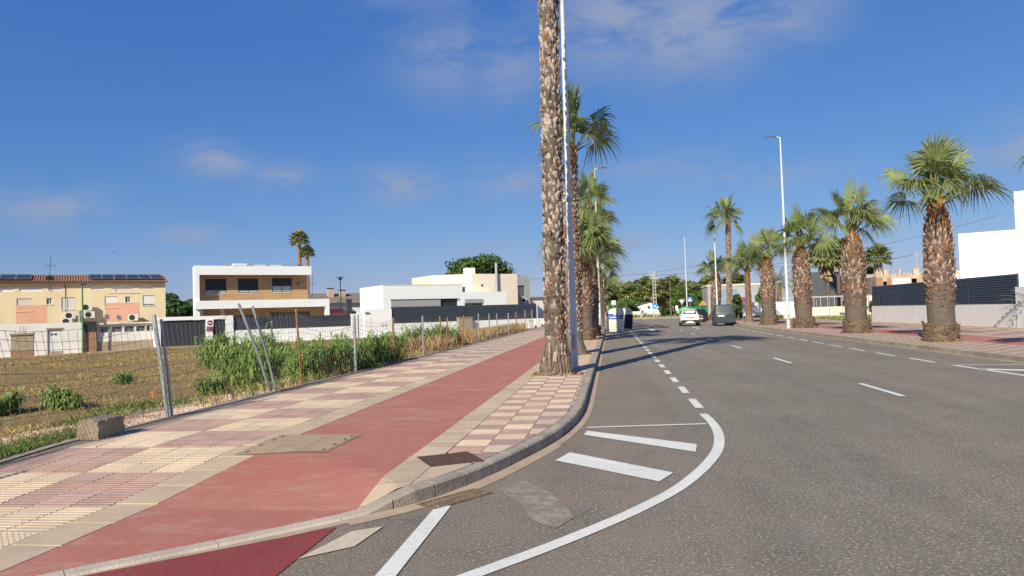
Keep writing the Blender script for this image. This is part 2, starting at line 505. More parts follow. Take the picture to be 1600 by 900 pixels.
BINW = mat('bin_cream', (0.70, 0.66, 0.53), 0.6, 0.08, 3)
BINLID = mat('bin_lid', (0.66, 0.66, 0.62), 0.5, 0.05, 3)
BINB = mat('bin_navy', (0.022, 0.03, 0.05), 0.6)
BINGREEN = mat('bin_green', (0.10, 0.42, 0.10), 0.55)
SIGNBLUE = mat('sign_blue', (0.02, 0.10, 0.38), 0.4)
SIGNCYAN = mat('sign_light_blue', (0.03, 0.28, 0.65), 0.4)
LABELBLUE = mat('label_blue', (0.05, 0.13, 0.42), 0.5)
SIGNWHITE = mat('sign_white', (0.80, 0.80, 0.80), 0.4)
SIGNRED = mat('sign_red', (0.55, 0.03, 0.03), 0.4)
SIGNPURP = mat('sign_faded_purple', (0.22, 0.03, 0.07), 0.5)
SIGNBACK = mat('sign_back_grey', (0.5, 0.5, 0.5), 0.5)
BLACKP = mat('sign_black', (0.02, 0.02, 0.02), 0.5)
ORANGE = mat('orange_plastic', (0.75, 0.16, 0.04), 0.5)
GREENWALL = mat('green_screen', (0.02, 0.13, 0.07), 0.7)
SLATEH = mat('slate_grey_cladding', (0.075, 0.088, 0.10), 0.6, 0.06, 1)
CONCH = mat('fair_concrete', (0.34, 0.345, 0.33), 0.85, 0.12, 0.8)
RUINW = mat('peeling_wall', (0.58, 0.49, 0.37), 0.95, 0.0, 0.9, col2=(0.36, 0.24, 0.16), spread=0.16)
ROOFG = mat('old_roof_tile', (0.21, 0.165, 0.135), 0.9, 0.3, 3)
WOODP = mat('grey_wood_pole', (0.14, 0.105, 0.08), 0.9, 0.2, 3)
CONCP = mat('concrete_pole', (0.42, 0.40, 0.36), 0.9, 0.1, 3)
CABLE = mat('cable', (0.03, 0.03, 0.03), 0.7)
REDAWN = mat('red_awning', (0.55, 0.14, 0.10), 0.8)
FENCEW = mat('white_panel', (0.68, 0.68, 0.66), 0.7, 0.06, 1.5)


# ------------------------------------------------------------------ mesh builder
class MB:
    def __init__(self):
        self.v, self.f, self.mi, self.mats = [], [], [], []

    def m(self, mt):
        if mt is None:
            return 0
        if mt not in self.mats:
            self.mats.append(mt)
        return self.mats.index(mt)

    def face(self, pts, mt=None):
        k = len(self.v)
        self.v.extend(tuple(p) for p in pts)
        self.f.append(tuple(range(k, k + len(pts))))
        self.mi.append(self.m(mt))

    def box(self, x0, x1, y0, y1, z0, z1, mt=None, M=None):
        k = len(self.v)
        c = [(x0, y0, z0), (x1, y0, z0), (x1, y1, z0), (x0, y1, z0), (x0, y0, z1), (x1, y0, z1), (x1, y1, z1), (x0, y1, z1)]
        if M is not None:
            c = [tuple(M @ Vector(p)) for p in c]
        self.v.extend(c)
        i = self.m(mt)
        for q in ((3, 2, 1, 0), (4, 5, 6, 7), (0, 1, 5, 4), (1, 2, 6, 5), (2, 3, 7, 6), (3, 0, 4, 7)):
            self.f.append(tuple(k + j for j in q))
            self.mi.append(i)

    def prism(self, poly, z0, z1, mt=None):
        """poly: ccw list of (x,y); z0/z1 numbers or functions of (x,y)"""
        a = z0 if callable(z0) else (lambda x, y: z0)
        b = z1 if callable(z1) else (lambda x, y: z1)
        n = len(poly)
        k = len(self.v)
        self.v.extend((x, y, a(x, y)) for x, y in poly)
        self.v.extend((x, y, b(x, y)) for x, y in poly)
        i = self.m(mt)
        self.f.append(tuple(range(k + n, k + 2 * n)))
        self.f.append(tuple(reversed(range(k, k + n))))
        for j in range(n):
            j2 = (j + 1) % n
            self.f.append((k + j, k + j2, k + n + j2, k + n + j))
        self.mi.extend([i] * (n + 2))

    def tube(self, pts, rad, n=6, mt=None, caps=True):
        pts = [Vector(p) for p in pts]
        if not isinstance(rad, (list, tuple)):
            rad = [rad] * len(pts)
        k = len(self.v)
        i = self.m(mt)
        for j, p in enumerate(pts):
            d = (pts[min(j + 1, len(pts) - 1)] - pts[max(j - 1, 0)]).normalized()
            up = Vector((0, 0, 1)) if abs(d.z) < 0.9 else Vector((1, 0, 0))
            a = d.cross(up).normalized()
            b = a.cross(d)
            for q in range(n):
                t = 2 * math.pi * q / n
                self.v.append(tuple(p + rad[j] * (math.cos(t) * a + math.sin(t) * b)))
        for j in range(len(pts) - 1):
            for q in range(n):
                q2 = (q + 1) % n
                self.f.append((k + j * n + q, k + (j + 1) * n + q, k + (j + 1) * n + q2, k + j * n + q2))
                self.mi.append(i)
        if caps:
            self.f.append(tuple(k + q for q in range(n)))
            self.f.append(tuple(k + (len(pts) - 1) * n + q for q in reversed(range(n))))
            self.mi.extend([i, i])

    def lathe(self, prof, n=16, mt=None, mats=None, jitter=0.0, rng=None, c=(0, 0)):
        """prof: (radius, z) from bottom to top"""
        k = len(self.v)
        for r, z in prof:
            for q in range(n):
                t = 2 * math.pi * q / n
                rr = r * (1 + (rng.uniform(-jitter, jitter) if rng else 0))
                self.v.append((c[0] + rr * math.cos(t), c[1] + rr * math.sin(t), z))
        for j in range(len(prof) - 1):
            i = self.m(mats[j] if mats else mt)
            for q in range(n):
                q2 = (q + 1) % n
                self.f.append((k + j * n + q, k + j * n + q2, k + (j + 1) * n + q2, k + (j + 1) * n + q))
                self.mi.append(i)
        self.f.append(tuple(k + q for q in reversed(range(n))))
        self.f.append(tuple(k + (len(prof) - 1) * n + q for q in range(n)))
        self.mi.extend([self.m(mats[0] if mats else mt), self.m(mats[-1] if mats else mt)])

    def mesh(self, name, mt=None, smooth=False):
        me = bpy.data.meshes.new(name)
        me.from_pydata(self.v, [], self.f)
        for x in (self.mats or [mt]):
            me.materials.append(x)
        me.polygons.foreach_set('material_index', self.mi)
        if smooth:
            me.polygons.foreach_set('use_smooth', [True] * len(self.f))
        me.update()
        return me

    def build(self, name, mt=None, parent=None, smooth=False, kind=None, bevel=0.0, loc=None):
        o = bpy.data.objects.new(name, self.mesh(name, mt, smooth))
        COL.objects.link(o)
        if parent is not None:
            o.parent = parent
        if loc is not None:
            o.location = loc
        if kind:
            o['kind'] = kind
        if bevel > 0:
            bv = o.modifiers.new('bevel', 'BEVEL')
            bv.width = bevel
            bv.segments = 2
            bv.limit_method = 'ANGLE'
        return o


def thing(name, label, cat, loc=(0, 0, 0), rz=0.0, group=None):
    o = bpy.data.objects.new(name, None)
    o.empty_display_size = 0.2
    COL.objects.link(o)
    o.location = loc
    o.rotation_euler = (0, 0, rz)
    o['label'] = label
    o['category'] = cat
    if group:
        o['group'] = group
    return o


def tag(o, label, cat, group=None):
    o['label'] = label
    o['category'] = cat
    if group:
        o['group'] = group
    return o


def inst(me, name, parent=None, loc=(0, 0, 0), rot=(0, 0, 0), sc=1.0):
    o = bpy.data.objects.new(name, me)
    COL.objects.link(o)
    o.parent = parent
    o.location = loc
    o.rotation_euler = rot
    o.scale = (sc, sc, sc) if isinstance(sc, (int, float)) else sc
    return o


def boxpart(name, parent, dims, mt, bevel=0.0, kind=None):
    b = MB()
    b.box(*dims, mt)
    return b.build(name, mt, parent, bevel=bevel, kind=kind)


def smooth01(t):
    t = max(0.0, min(1.0, t))
    return t * t * (3 - 2 * t)


# frame of the diagonal lane behind the waste lot: x along the lane, y away from the camera
TA = R(39.36)
TE, TM = Vector((math.cos(TA), math.sin(TA))), Vector((-math.sin(TA), math.cos(TA)))
TG = Vector((-37.4, 54.5))


def T(s, off, z=0.0):
    p = TG + TE * s + TM * off
    return (p.x, p.y, z)


def Tinv(x, y):
    d = Vector((x, y)) - TG
    return d.dot(TE), d.dot(TM)


# ------------------------------------------------------------------ terrain heights
S = 0.14                      # pavement above the road


def zpav(x, y):
    """left pavement: level, dipping to the dropped kerb at the corner"""
    if x <= -4.5:
        u = (y - 6.2) / 2.6
    elif x <= -2.3:
        t = (x + 4.5) / 2.2
        u = (y - 6.2 + 0.05 * t) / (2.6 - 1.85 * t)
    else:
        u = (y - 6.15 + max(0.0, x + 2.3) * 1.0) / (0.75 - 0.25 * min(1.0, (x + 2.3) / .5))
    u = max(0.0, min(1.0, u))
    return 0.022 + (S - 0.022) * u


def zground(x, y):
    if x > -7.4:
        return -0.06
    t = smooth01((-7.5 - x) / 5.0)
    z = 0.09 + (-0.28 - 0.09) * t
    s, off = Tinv(x, y)
    if off > -9 and s < 3:
        z -= 0.22 * smooth01((3 - s) / 14) * smooth01((off + 9) / 9)
    if off > 0:
        z = max(z, -0.5)
    if y < 7:
        z = z + (-0.05 - z) * smooth01((7 - y) / 4)
    d = math.hypot(x + 20, y - 40)
    if d > 120:
        z += (-0.06 - z) * smooth01((d - 120) / 80)
    return z


# ground sheet to the horizon
def axis(lo, hi, dense_lo, dense_hi, step):
    out, v, s = [], dense_lo, step
    while v > lo:
        s *= 1.5
        v -= s
        out.append(max(v, lo))
    out.reverse()
    k = int((dense_hi - dense_lo) / step)
    out += [dense_lo + i * (dense_hi - dense_lo) / k for i in range(k + 1)]
    v, s = dense_hi, step
    while v < hi:
        s *= 1.5
        v += s
        out.append(min(v, hi))
    return out


gx = axis(-2500, 2500, -48, -7.4, 0.8) + []
gy = axis(-1500, 3500, 4, 80, 0.8)
gr = random.Random(3)
b = MB()
for y in gy:
    for x in gx:
        z = zground(x, y)
        if x < -8 and 4 < y < 80:
            z += gr.uniform(-0.03, 0.04)
        b.v.append((x, y, z))
nx = len(gx)
for j in range(len(gy) - 1):
    for i in range(nx - 1):
        b.f.append((j * nx + i, j * nx + i + 1, (j + 1) * nx + i + 1, (j + 1) * nx + i))
b.mi = [0] * len(b.f)
b.build('ground', EARTH, kind='structure', smooth=True)

# ------------------------------------------------------------------ kerb line, road
face_ctl = [(-0.52, 120), (-0.52, 60), (-0.52, 30), (-0.52, 18), (-0.52, 13.2), (-0.57, 11.4), (-0.71, 10.05), (-0.90, 9.09), (-1.12, 8.28),
            (-1.35, 7.50), (-1.58, 6.92), (-1.82, 6.47), (-2.12, 6.10), (-2.83, 5.37), (-3.64, 4.60), (-4.6, 3.66), (-6.2, 2.3), (-9, 0.9), (-60, 0.5)]


def resample(ctl, step):
    pts = []
    for i in range(len(ctl) - 1):
        p0, p1, p2, p3 = [Vector(ctl[max(0, min(len(ctl) - 1, i + k))]) for k in (-1, 0, 1, 2)]
        L = (p2 - p1).length
        n = max(2, int(L / 0.1)) if L < 4 else 2
        for k in range(n):
            t = k / n
            if L < 4 and (p1 - p0).length < 6 and (p3 - p2).length < 6:
                p = 0.5 * ((2 * p1) + (-p0 + p2) * t + (2 * p0 - 5 * p1 + 4 * p2 - p3) * t * t + (-p0 + 3 * p1 - 3 * p2 + p3) * t ** 3)
            else:
                p = p1.lerp(p2, t)
            pts.append(p)
    pts.append(Vector(ctl[-1]))
    out, acc = [pts[0]], 0.0
    for a, c in zip(pts, pts[1:]):
        seg = (c - a).length
        pos = 0.0
        while acc + (seg - pos) >= step:
            pos += step - acc
            out.append(a.lerp(c, pos / seg))
            acc = 0.0
        acc += seg - pos
    out.append(pts[-1])
    return out


FACE = resample(face_ctl, 0.25)


def offset(line, d):
    """d>0: to the left pavement side (line runs from far to near)"""
    out = []
    for i, p in enumerate(line):
        t = (line[min(i + 1, len(line) - 1)] - line[max(i - 1, 0)]).normalized()
        n = Vector((t.y, -t.x))
        if n.dot(Vector((-1, 0.4))) < 0:
            n = -n
        out.append(p + n * d)
    return out


INNER = offset(FACE, 0.15)
GUT = offset(FACE, -0.14)

# asphalt
road = MB()
poly = [(-0.60, 119)] + [(p.x - 0.05, p.y + 0.03) for p in FACE if p.y < 118.9] + [(-60, -14), (-0.6, -30), (10.72, -30), (10.72, 119)]
road.face([(x, y, 0) for x, y in poly])
ROAD = road.build('road', ASPHALT, kind='structure')
# ensure the normal points up
if ROAD.data.polygons[0].normal.z < 0:
    ROAD.data.flip_normals()

cross = MB()
cross.face([(-60, 118.9, 0.004), (10.7, 118.9, 0.004), (90, 118.9, 0.004), (90, 125, 0.004), (-60, 125, 0.004)])
cross.build('cross_street', ASPHALT, kind='structure')
fp = MB()
fp.box(-60, 90, 125, 134, -0.1, 0.13, FARSAND)
fp.box(-60, 90, 124.8, 125, -0.1, 0.15, KERB)
fp.build('far_pavement', kind='structure')

# kerb stones: each one its own piece
kerbs = MB()
kerbs.face([(0, 0, -0.2), (0.01, 0, -0.2), (0, 0.01, -0.2)], KERB)
KERBO = kerbs.build('kerb', KERB, kind='structure')


def kerb_top(p):
    """top level of the kerb along its run: level with the pavement behind it"""
    if p.y > 7.0:
        return 0.137
    return zpav(p.x - .1, p.y + .1) - .001


i = 0
n_st = 0
stuff = MB()
while i < len(FACE) - 1:
    y = FACE[i].y
    step = 4 if (y > 12 or y < 6.2) else 2
    j = min(i + step, len(FACE) - 1)
    tgt = MB() if n_st < 900 and y < 48 else stuff
    for k in range(i, j):
        a, c, d, e = FACE[k], FACE[k + 1], INNER[k + 1], INNER[k]
        la = (c - a).normalized() * (0.010 if FACE[k].y > 6.15 else .003)
        if k == i:
            a = a + la
            e = e + la
        if k == j - 1:
            c = c - la
            d = d - la
        za, zc = kerb_top(FACE[k]), kerb_top(FACE[k + 1])
        nrm = (e - a).normalized()
        a2, c2 = a + nrm * 0.02, c + nrm * 0.02      # chamfer at the arris
        m_ = KERBD if FACE[k].y > 6.15 else KERBP
        mtop = KERB if FACE[k].y > 6.15 else KERBP
        q = [(a, -0.05), (c, -0.05), (c, max(zc - 0.02, 0.004)), (a, max(za - 0.02, 0.004))]
        tgt.face([(p.x, p.y, z) for p, z in q], m_)
        tgt.face([(a.x, a.y, max(za - 0.02, 0.004)), (c.x, c.y, max(zc - 0.02, 0.004)), (c2.x, c2.y, zc), (a2.x, a2.y, za)], mtop)
        tgt.face([(a2.x, a2.y, za), (c2.x, c2.y, zc), (d.x, d.y, zc), (e.x, e.y, za)], mtop)
        if k == i:
            tgt.face([(a.x, a.y, -0.05), (a.x, a.y, za - .02), (a2.x, a2.y, za), (e.x, e.y, za), (e.x, e.y, -0.05)], KERB)
        if k == j - 1:
            tgt.face([(c.x, c.y, -0.05), (d.x, d.y, -0.05), (d.x, d.y, zc), (c2.x, c2.y, zc), (c.x, c.y, zc - .02)], KERB)
    if tgt is not stuff:
        tgt.build('kerb_stone', KERB, KERBO)
        n_st += 1
    i = j
stuff.build('kerb_stones_far', KERB, KERBO, kind='stuff')

# gutter strip
gut = MB()
for k in range(len(FACE) - 1):
    a, c, d, e = FACE[k], FACE[k + 1], GUT[k + 1], GUT[k]
    w = 1.0
    if 6.0 < a.y < 9.5:
        w = 1.3
    elif a.y <= 6.0:
        w = .75
    d2, e2 = c + (d - c) * w, a + (e - a) * w
    gut.face([(a.x, a.y, .005), (e2.x, e2.y, .005), (d2.x, d2.y, .005), (c.x, c.y, .005)])
gut.build('gutter', GUTTER, kind='structure')

# right-hand kerb and gutter
rk = MB()
rk.box(10.62, 10.78, -30, 119, -0.1, 0.135, KERBD)
RK = rk.build('right_kerb', KERBD, kind='structure')
for k in range(60):
    y0 = 12 + k * 1.0
    boxpart('kerb_stone', RK, (10.605, 10.785, y0 + .008, y0 + .992, -0.05, 0.139), KERBD)
rg = MB()
rg.face([(10.46, -30, .005), (10.62, -30, .005), (10.62, 119, .005), (10.46, 119, .005)])
rg.build('right_gutter', GUTTER, kind='structure')


# ------------------------------------------------------------------ left pavement
def inside_kerb(x, y):
    """is a pavement point on the pavement side of the kerb's inner line"""
    best, bi = 1e9, 0
    for k, p in enumerate(INNER):
        d = (p.x - x) ** 2 + (p.y - y) ** 2
        if d < best:
            best, bi = d, k
    p = INNER[bi]
    t = (INNER[min(bi + 1, len(INNER) - 1)] - INNER[max(bi - 1, 0)]).normalized()
    n = Vector((t.y, -t.x))
    if n.dot(Vector((-1, 0.4))) < 0:
        n = -n
    return (Vector((x, y)) - p).dot(n)


def clip_poly(poly, gap=0.004):
    """keep the part of a polygon on the pavement side"""
    f = [inside_kerb(x, y) - gap for x, y in poly]
    if min(f) >= 0:
        return poly
    if max(f) <= 0:
        return None
    out = []
    n = len(poly)
    for k in range(n):
        a, c, fa, fc = poly[k], poly[(k + 1) % n], f[k], f[(k + 1) % n]
        if fa >= 0:
            out.append(a)
        if (fa >= 0) != (fc >= 0):
            t = fa / (fa - fc)
            out.append((a[0] + (c[0] - a[0]) * t, a[1] + (c[1] - a[1]) * t))
    return out if len(out) >= 3 else None


def sheet(mb, x0, x1, y0, y1, dz, mt=None, nx=4, ny=10, clip=False):
    for iy in range(ny):
        for ix in range(nx):
            xa, xb = x0 + (x1 - x0) * ix / nx, x0 + (x1 - x0) * (ix + 1) / nx
            ya, yb = y0 + (y1 - y0) * iy / ny, y0 + (y1 - y0) * (iy + 1) / ny
            p = [(xa, ya), (xb, ya), (xb, yb), (xa, yb)]
            if clip:
                p = clip_poly(p)
                if not p:
                    continue
            mb.face([(x, y, zpav(x, y) + dz) for x, y in p], mt)


PX0, PX1, PX2, PX3, PX4, PX5 = -7.42, -4.75, -4.30, -2.30, -1.93, -0.70
pb = MB()
sheet(pb, -7.55, -0.6, 1.5, 13.5, -0.016, JOINT, 28, 48, clip=True)
sheet(pb, -7.55, -0.66, 13.5, 119, -0.016, JOINT, 2, 20)
PAVE = pb.build('pavement', JOINT, kind='structure')
# outer edging beside the lot
eb = MB()
eb.box(-7.56, -7.42, 9.0, 119, -0.3, S + 0.004, KERB)
sheet(eb, -7.56, -7.42, 3.6, 9.0, .002, KERB, 1, 20)
eb.build('edging', KERB, PAVE)


def tile_mesh(name, w, h, ribs, th=0.015):
    """square paver, ribs running across; origin at its centre, top at z=0"""
    g = 0.006
    x0, x1, y0, y1 = -w / 2 + g, w / 2 - g, -h / 2 + g, h / 2 - g
    mb = MB()
    if ribs:
        pitch = (y1 - y0) / ribs
        prof = [(y0, -th)]
        for r_ in range(ribs):
            ya = y0 + r_ * pitch
            prof += [(ya + 0.001, 0.0), (ya + pitch * 0.74, 0.0), (ya + pitch * 0.77, -0.008), (ya + pitch * 0.975, -0.008)]
        prof += [(y1, -th)]
    else:
        prof = [(y0, -th), (y0 + .003, 0), (y1 - .003, 0), (y1, -th)]
    k = len(mb.v)
    for y, z in prof:
        mb.v += [(x0, y, z), (x1, y, z)]
    for j in range(len(prof) - 1):
        mb.f.append((k + 2 * j, k + 2 * j + 1, k + 2 * j + 3, k + 2 * j + 2))
        mb.mi.append(0)
    n = len(prof)
    mb.f.append(tuple(k + 2 * j for j in range(n)))
    mb.f.append(tuple(k + 2 * j + 1 for j in reversed(range(n))))
    mb.mi += [0, 0]
    return mb


tile_c = tile_mesh('t', .4, .4, 5).mesh('ribbed_tile_cream', CREAM_T)
tile_p = tile_mesh('t', .4, .4, 5).mesh('ribbed_tile_pink', PINK_T)
stud = tile_mesh('t', .4, .4, 0)
for ix in range(7):
    for iy in range(7):
        x, y = -0.165 + ix * 0.055, -0.165 + iy * 0.055
        for a, (dx, dy) in enumerate(((1, 0), (0, 1), (-1, 0), (0, -1))):
            c_, s_ = (dx, dy), ((0, 1), (-1, 0), (0, -1), (1, 0))[a]
            stud.face([(x + c_[0] * .017, y + c_[1] * .017, 0.0), (x + s_[0] * .017, y + s_[1] * .017, 0.0),
                       (x + s_[0] * .010, y + s_[1] * .010, .007), (x + c_[0] * .010, y + c_[1] * .010, .007)])
        stud.face([(x + .010, y, .007), (x, y + .010, .007), (x - .010, y, .007), (x, y - .010, .007)])
tile_s = stud.mesh('studded_tile', CREAM_T)
slab_m = tile_mesh('t', PX2 - PX1, .6, 0).mesh('smooth_slab_wide', SLABC)
slab_n = tile_mesh('t', PX4 - PX3, .4, 0).mesh('smooth_slab_narrow', SLABC)

FARTILES = MB()


def put_tile(me, name, parent, x, y, far):
    z = zpav(x, y)
    tilt = math.atan2(zpav(x, y + .15) - zpav(x, y - .15), .3)
    tx = math.atan2(zpav(x + .15, y) - zpav(x - .15, y), .3)
    if far:
        q = .195
        mt = me.materials[0]
        FARTILES.box(x - q, x + q, y - q, y + q, z - 0.01, z + jit.uniform(-.0012, .0012), mt)
        return
    inst(me, name, parent, (x, y, z + jit.uniform(-.002, .002)), (tilt + jit.uniform(-.006, .006), -tx + jit.uniform(-.004, .004), jit.uniform(-.006, .006)))


jit = random.Random(11)
# block-pattern paving (3 x 3 tiles per block), X from -7.42 to -4.75
NB = 0
y = 4.02
row = 0
while y < 62:
    for c in range(7):
        x = PX1 - 0.2 - 0.4 * c
        if x < -7.5:
            continue
        if x - .2 < PX0:
            x = x
        if inside_kerb(x + .2, y - .2) < 0.05:
            continue
        blk = (c // 3) + (row // 3)
        studded = (y < 5.45 and c < 2)
        me = tile_s if studded else (tile_p if blk % 2 == 0 else tile_c)
        far = NB >= 298
        if x - .2 < -7.45:
            # cut column against the edging
            w = (x + .2) - PX0
            zz = zpav(x, y)
            pass
            continue
        put_tile(me, 'paving_tile', PAVE, x, y, far)
        NB += 1
    y += 0.4
    row += 1
# smooth cream bands
y = 3.6
k = 0
while y < 62:
    x = (PX1 + PX2) / 2
    if inside_kerb(x + .2, y - .3) > 0.02:
        if y < 40:
            z = zpav(x, y)
            tilt = math.atan2(zpav(x, y + .15) - zpav(x, y - .15), .3)
            inst(slab_m, 'band_slab', PAVE, (x, y, z + jit.uniform(-.001, .001)), (tilt, 0, 0))
        else:
            FARTILES.box(PX1 + .004, PX2 - .004, y - .295, y + .295, S - .01, S, SLABC)
    y += 0.6
y = 8.2
while y < 62:
    x = (PX3 + PX4) / 2
    if y < 30:
        z = zpav(x, y)
        tilt = math.atan2(zpav(x, y + .15) - zpav(x, y - .15), .3)
        inst(slab_n, 'edge_slab', PAVE, (x, y, z + jit.uniform(-.001, .001)), (tilt, 0, 0))
    else:
        FARTILES.box(PX3 + .004, PX4 - .004, y - .195, y + .195, S - .01, S, SLABC)
    y += 0.4
# corner slabs by the path's end: follow the dip, so each is finely divided
def slab_piece(name, x0, x1, y0, y1, mt):
    q = MB()
    sheet(q, x0 + .004, x1 - .004, y0 + .004, y1 - .004, 0.0, mt, 4, 6, clip=True)
    if q.f:
        q.build(name, mt, PAVE)


for x0, x1, y0, y1, mt in ((PX3, PX4, 6.70, 7.2, SLABC), (PX3, PX4, 6.2, 6.70, SLABC), (PX3, PX4, 5.6, 6.2, SLABC), (PX3, PX4, 7.2, 7.6, SLABC), (PX3, PX4, 7.6, 8.0, SLABC),
                           (PX4, -1.5, 6.2, 6.85, SLABC), (PX4, -1.5, 6.85, 7.55, SLABC), (-1.5, -1.05, 6.6, 7.55, PINK_T), (-1.05, -.7, 7.0, 7.55, PINK_T)):
    slab_piece('corner_slab', x0, x1, y0, y1, mt)
# kerb-side check paving, X -1.93 .. -0.70
KPITS = [(-1.44, 18.3), (-1.40, 26.4), (-1.40, 39.2), (-1.25, 45.0), (-1.25, 51), (-1.25, 58)]
y = 7.55
row = 0
cnt = 0
while y < 62:
    for c in range(4):
        xa = PX4 + 0.4 * c
        xb = min(xa + 0.4, -0.67)
        if xb - xa < 0.03:
            continue
        xm = (xa + xb) / 2
        if any(abs(xm - px) < 0.62 and abs(y - py) < 0.66 for px, py in KPITS):
            continue
        if ((xm + 1.82) * .86 - (y - 7.71) * .5) ** 2 < 0 or (abs((xm + 1.81) * .866 + (y - 7.75) * -.5) < .30 and abs((xm + 1.81) * .5 + (y - 7.75) * .866) < .30):
            continue
        me = tile_p if (row + c) % 2 == 0 else tile_c
        if y > 38 or cnt > 296:
            FARTILES.box(xa + .005, xb - .005, y - .195, y + .195, S - .01, S + jit.uniform(-.001, .001), me.materials[0])
            continue
        if c < 3 and inside_kerb(xb, y - .2) > 0.02:
            put_tile(me, 'check_tile', PAVE, xm, y, False)
        else:
            p = clip_poly([(xa + .005, y - .195), (xb - .005, y - .195), (xb - .005, y + .195), (xa + .005, y + .195)])
            if p:
                q = MB()
                q.prism(p, lambda x, y: zpav(x, y) - .02, lambda x, y: zpav(x, y), me.materials[0])
                q.build('check_tile', me.materials[0], PAVE)
        cnt += 1
    y += 0.4
    row += 1
FARTILES.build('distant_tiles', CREAM_T, PAVE, kind='stuff')
fb = MB()
fb.face([(PX0, 62, S - .006), (PX1, 62, S - .006), (PX1, 119, S - .006), (PX0, 119, S - .006)], BLOCK_FAR)
fb.face([(PX1, 62, S - .006), (PX2, 62, S - .006), (PX2, 119, S - .006), (PX1, 119, S - .006)], SLABC)
fb.face([(PX3, 62, S - .006), (PX4, 62, S - .006), (PX4, 119, S - .006), (PX3, 119, S - .006)], SLABC)
fb.face([(PX4, 62, S - .006), (-.67, 62, S - .006), (-.67, 119, S - .006), (PX4, 119, S - .006)], CHECK_FAR)
fb.build('far_paving', None, PAVE)

# red cycle path
rp = MB()
sheet(rp, PX2, PX3, 3.4, 13.5, -0.003, REDPATH, 10, 52, clip=True)
sheet(rp, PX2, PX3, 13.5, 119, -0.003, REDPATH, 2, 30)
rp.build('cycle_path', REDPATH, kind='structure')

# debris pits round the kerbside palms
for px, py in KPITS:
    d = MB()
    d.face([(px - .6, py - .62, S + .002), (px + .62, py - .62, S + .002), (px + .62, py + .62, S + .002), (px - .6, py + .62, S + .002)])
    d.build('tree_pit', SOILO, PAVE)

# covers and grates
ac = thing('access_cover', 'large square tiled access cover set into the red path edge', 'access cover', (0, 0, 0))
COVER = mat('cover_infill', (0.40, 0.29, 0.19), 0.9, 0.25, 4, stretch=(1, 12, 1), bump=0.3, bscale=30)
q = MB()
for a in ((-4.56, -4.53, 8.16, 9.40), (-3.43, -3.40, 8.16, 9.40), (-4.53, -3.43, 8.16, 8.19), (-4.53, -3.43, 9.37, 9.40)):
    sheet(q, a[0], a[1], a[2], a[3], .003, CONC, 2, 8)
q.build('frame', CONC, ac)
for k in range(3):
    q = MB()
    sheet(q, -4.53 + k * .3667 + .003, -4.53 + (k + 1) * .3667 - .003, 8.193, 9.367, .005, COVER, 2, 10)
    q.build('cover_tile', COVER, ac)
for sx in (-4.47, -3.49):
    for yy in (8.3, 8.65, 9.0, 9.25):
        q = MB()
        sheet(q, sx - .012, sx + .012, yy - .05, yy + .05, .0075, BLACKP, 1, 2)
        q.build('lifting_slot', BLACKP, ac)

ic = thing('iron_cover', 'rusty square iron manhole cover with raised diamonds beside the kerb', 'manhole cover', (-1.81, 7.75, S + .001), R(30))
boxpart('frame', ic, (-.30, .30, -.30, .30, -.03, .003), IRON)
q = MB()
q.box(-.27, .27, -.27, .27, -.02, .001, IRON)
for a in range(11):
    for c in range(11):
        x, y2 = -.24 + a * .048, -.24 + c * .048
        q.box(x - .015, x + .015, y2 - .015, y2 + .015, .0, .008, IRON, None)
q.build('cover_plate', IRON, ic)

IRON2 = mat('dusty_iron', (0.16, 0.115, 0.08), 0.9, 0.4, 9, bump=0.5, bscale=60)
dg = thing('drain_grate', 'rusty iron street drain grate in the gutter under the kerb curve', 'drain grate', (-1.50, 6.60, 0.008), R(54))
q = MB()
q.box(-.36, .36, -.13, -.115, -.02, .006, IRON2)
q.box(-.36, .36, .115, .13, -.02, .006, IRON2)
q.box(-.36, -.345, -.115, .115, -.02, .006, IRON2)
q.box(.345, .36, -.115, .115, -.02, .006, IRON2)
q.box(-.345, .345, -.115, .115, -.03, -.012, BLACKP)
q.build('frame', IRON2, dg)
q = MB()
for a in range(15):
    q.box(-.325 + a * .046, -.325 + a * .046 + .022, -.115, .115, -.01, .005, IRON2)
q.box(-.345, .345, -.012, .012, -.008, .003, IRON2)
q.build('grate_bars', IRON2, dg)

# ------------------------------------------------------------------ road markings
def marking(name, pts, mt=WHITELINE, z=0.009):
    q = MB()
    q.face([(x, y, z) for x, y in pts])
    o = q.build(name, mt, ROAD)
    if o.data.polygons[0].normal.z < 0:
        o.data.flip_normals()
    return o


def strip(name, left, right, mt=WHITELINE, z=0.009):
    q = MB()
    for k in range(len(left) - 1):
        q.face([(*left[k], z), (*right[k], z), (*right[k + 1], z), (*left[k + 1], z)])
    o = q.build(name, mt, ROAD)
    if o.data.polygons[0].normal.z < 0:
        o.data.flip_normals()
    return o


cl = [(1.40, 11.85), (1.42, 11.2), (1.40, 10.4), (1.33, 9.65), (1.19, 8.85), (0.93, 7.95), (0.57, 7.02), (0.18, 6.30), (-0.16, 5.77), (-0.55, 5.22), (-0.98, 4.67), (-1.9, 3.5), (-3.5, 1.8)]
cl = [tuple(p) for p in resample(cl, 0.12)]
cv = [Vector(p) for p in cl]
lf, rt = [], []
for k, p in enumerate(cv):
    t = (cv[min(k + 1, len(cv) - 1)] - cv[max(k - 1, 0)]).normalized()
    n = Vector((-t.y, t.x))
    lf.append(tuple(p + n * .065))
    rt.append(tuple(p - n * .065))
strip('curved_edge_line', lf, rt)
marking('stripe', [(-0.44, 10.0), (-0.40, 10.33), (1.0, 9.25), (0.93, 8.76)])
marking('stripe', [(-0.70, 8.30), (-0.56, 8.77), (0.58, 7.67), (0.41, 7.28)])
marking('bay_line', [(-0.41, 10.57), (-0.41, 10.66), (1.32, 10.90), (1.32, 10.81)])
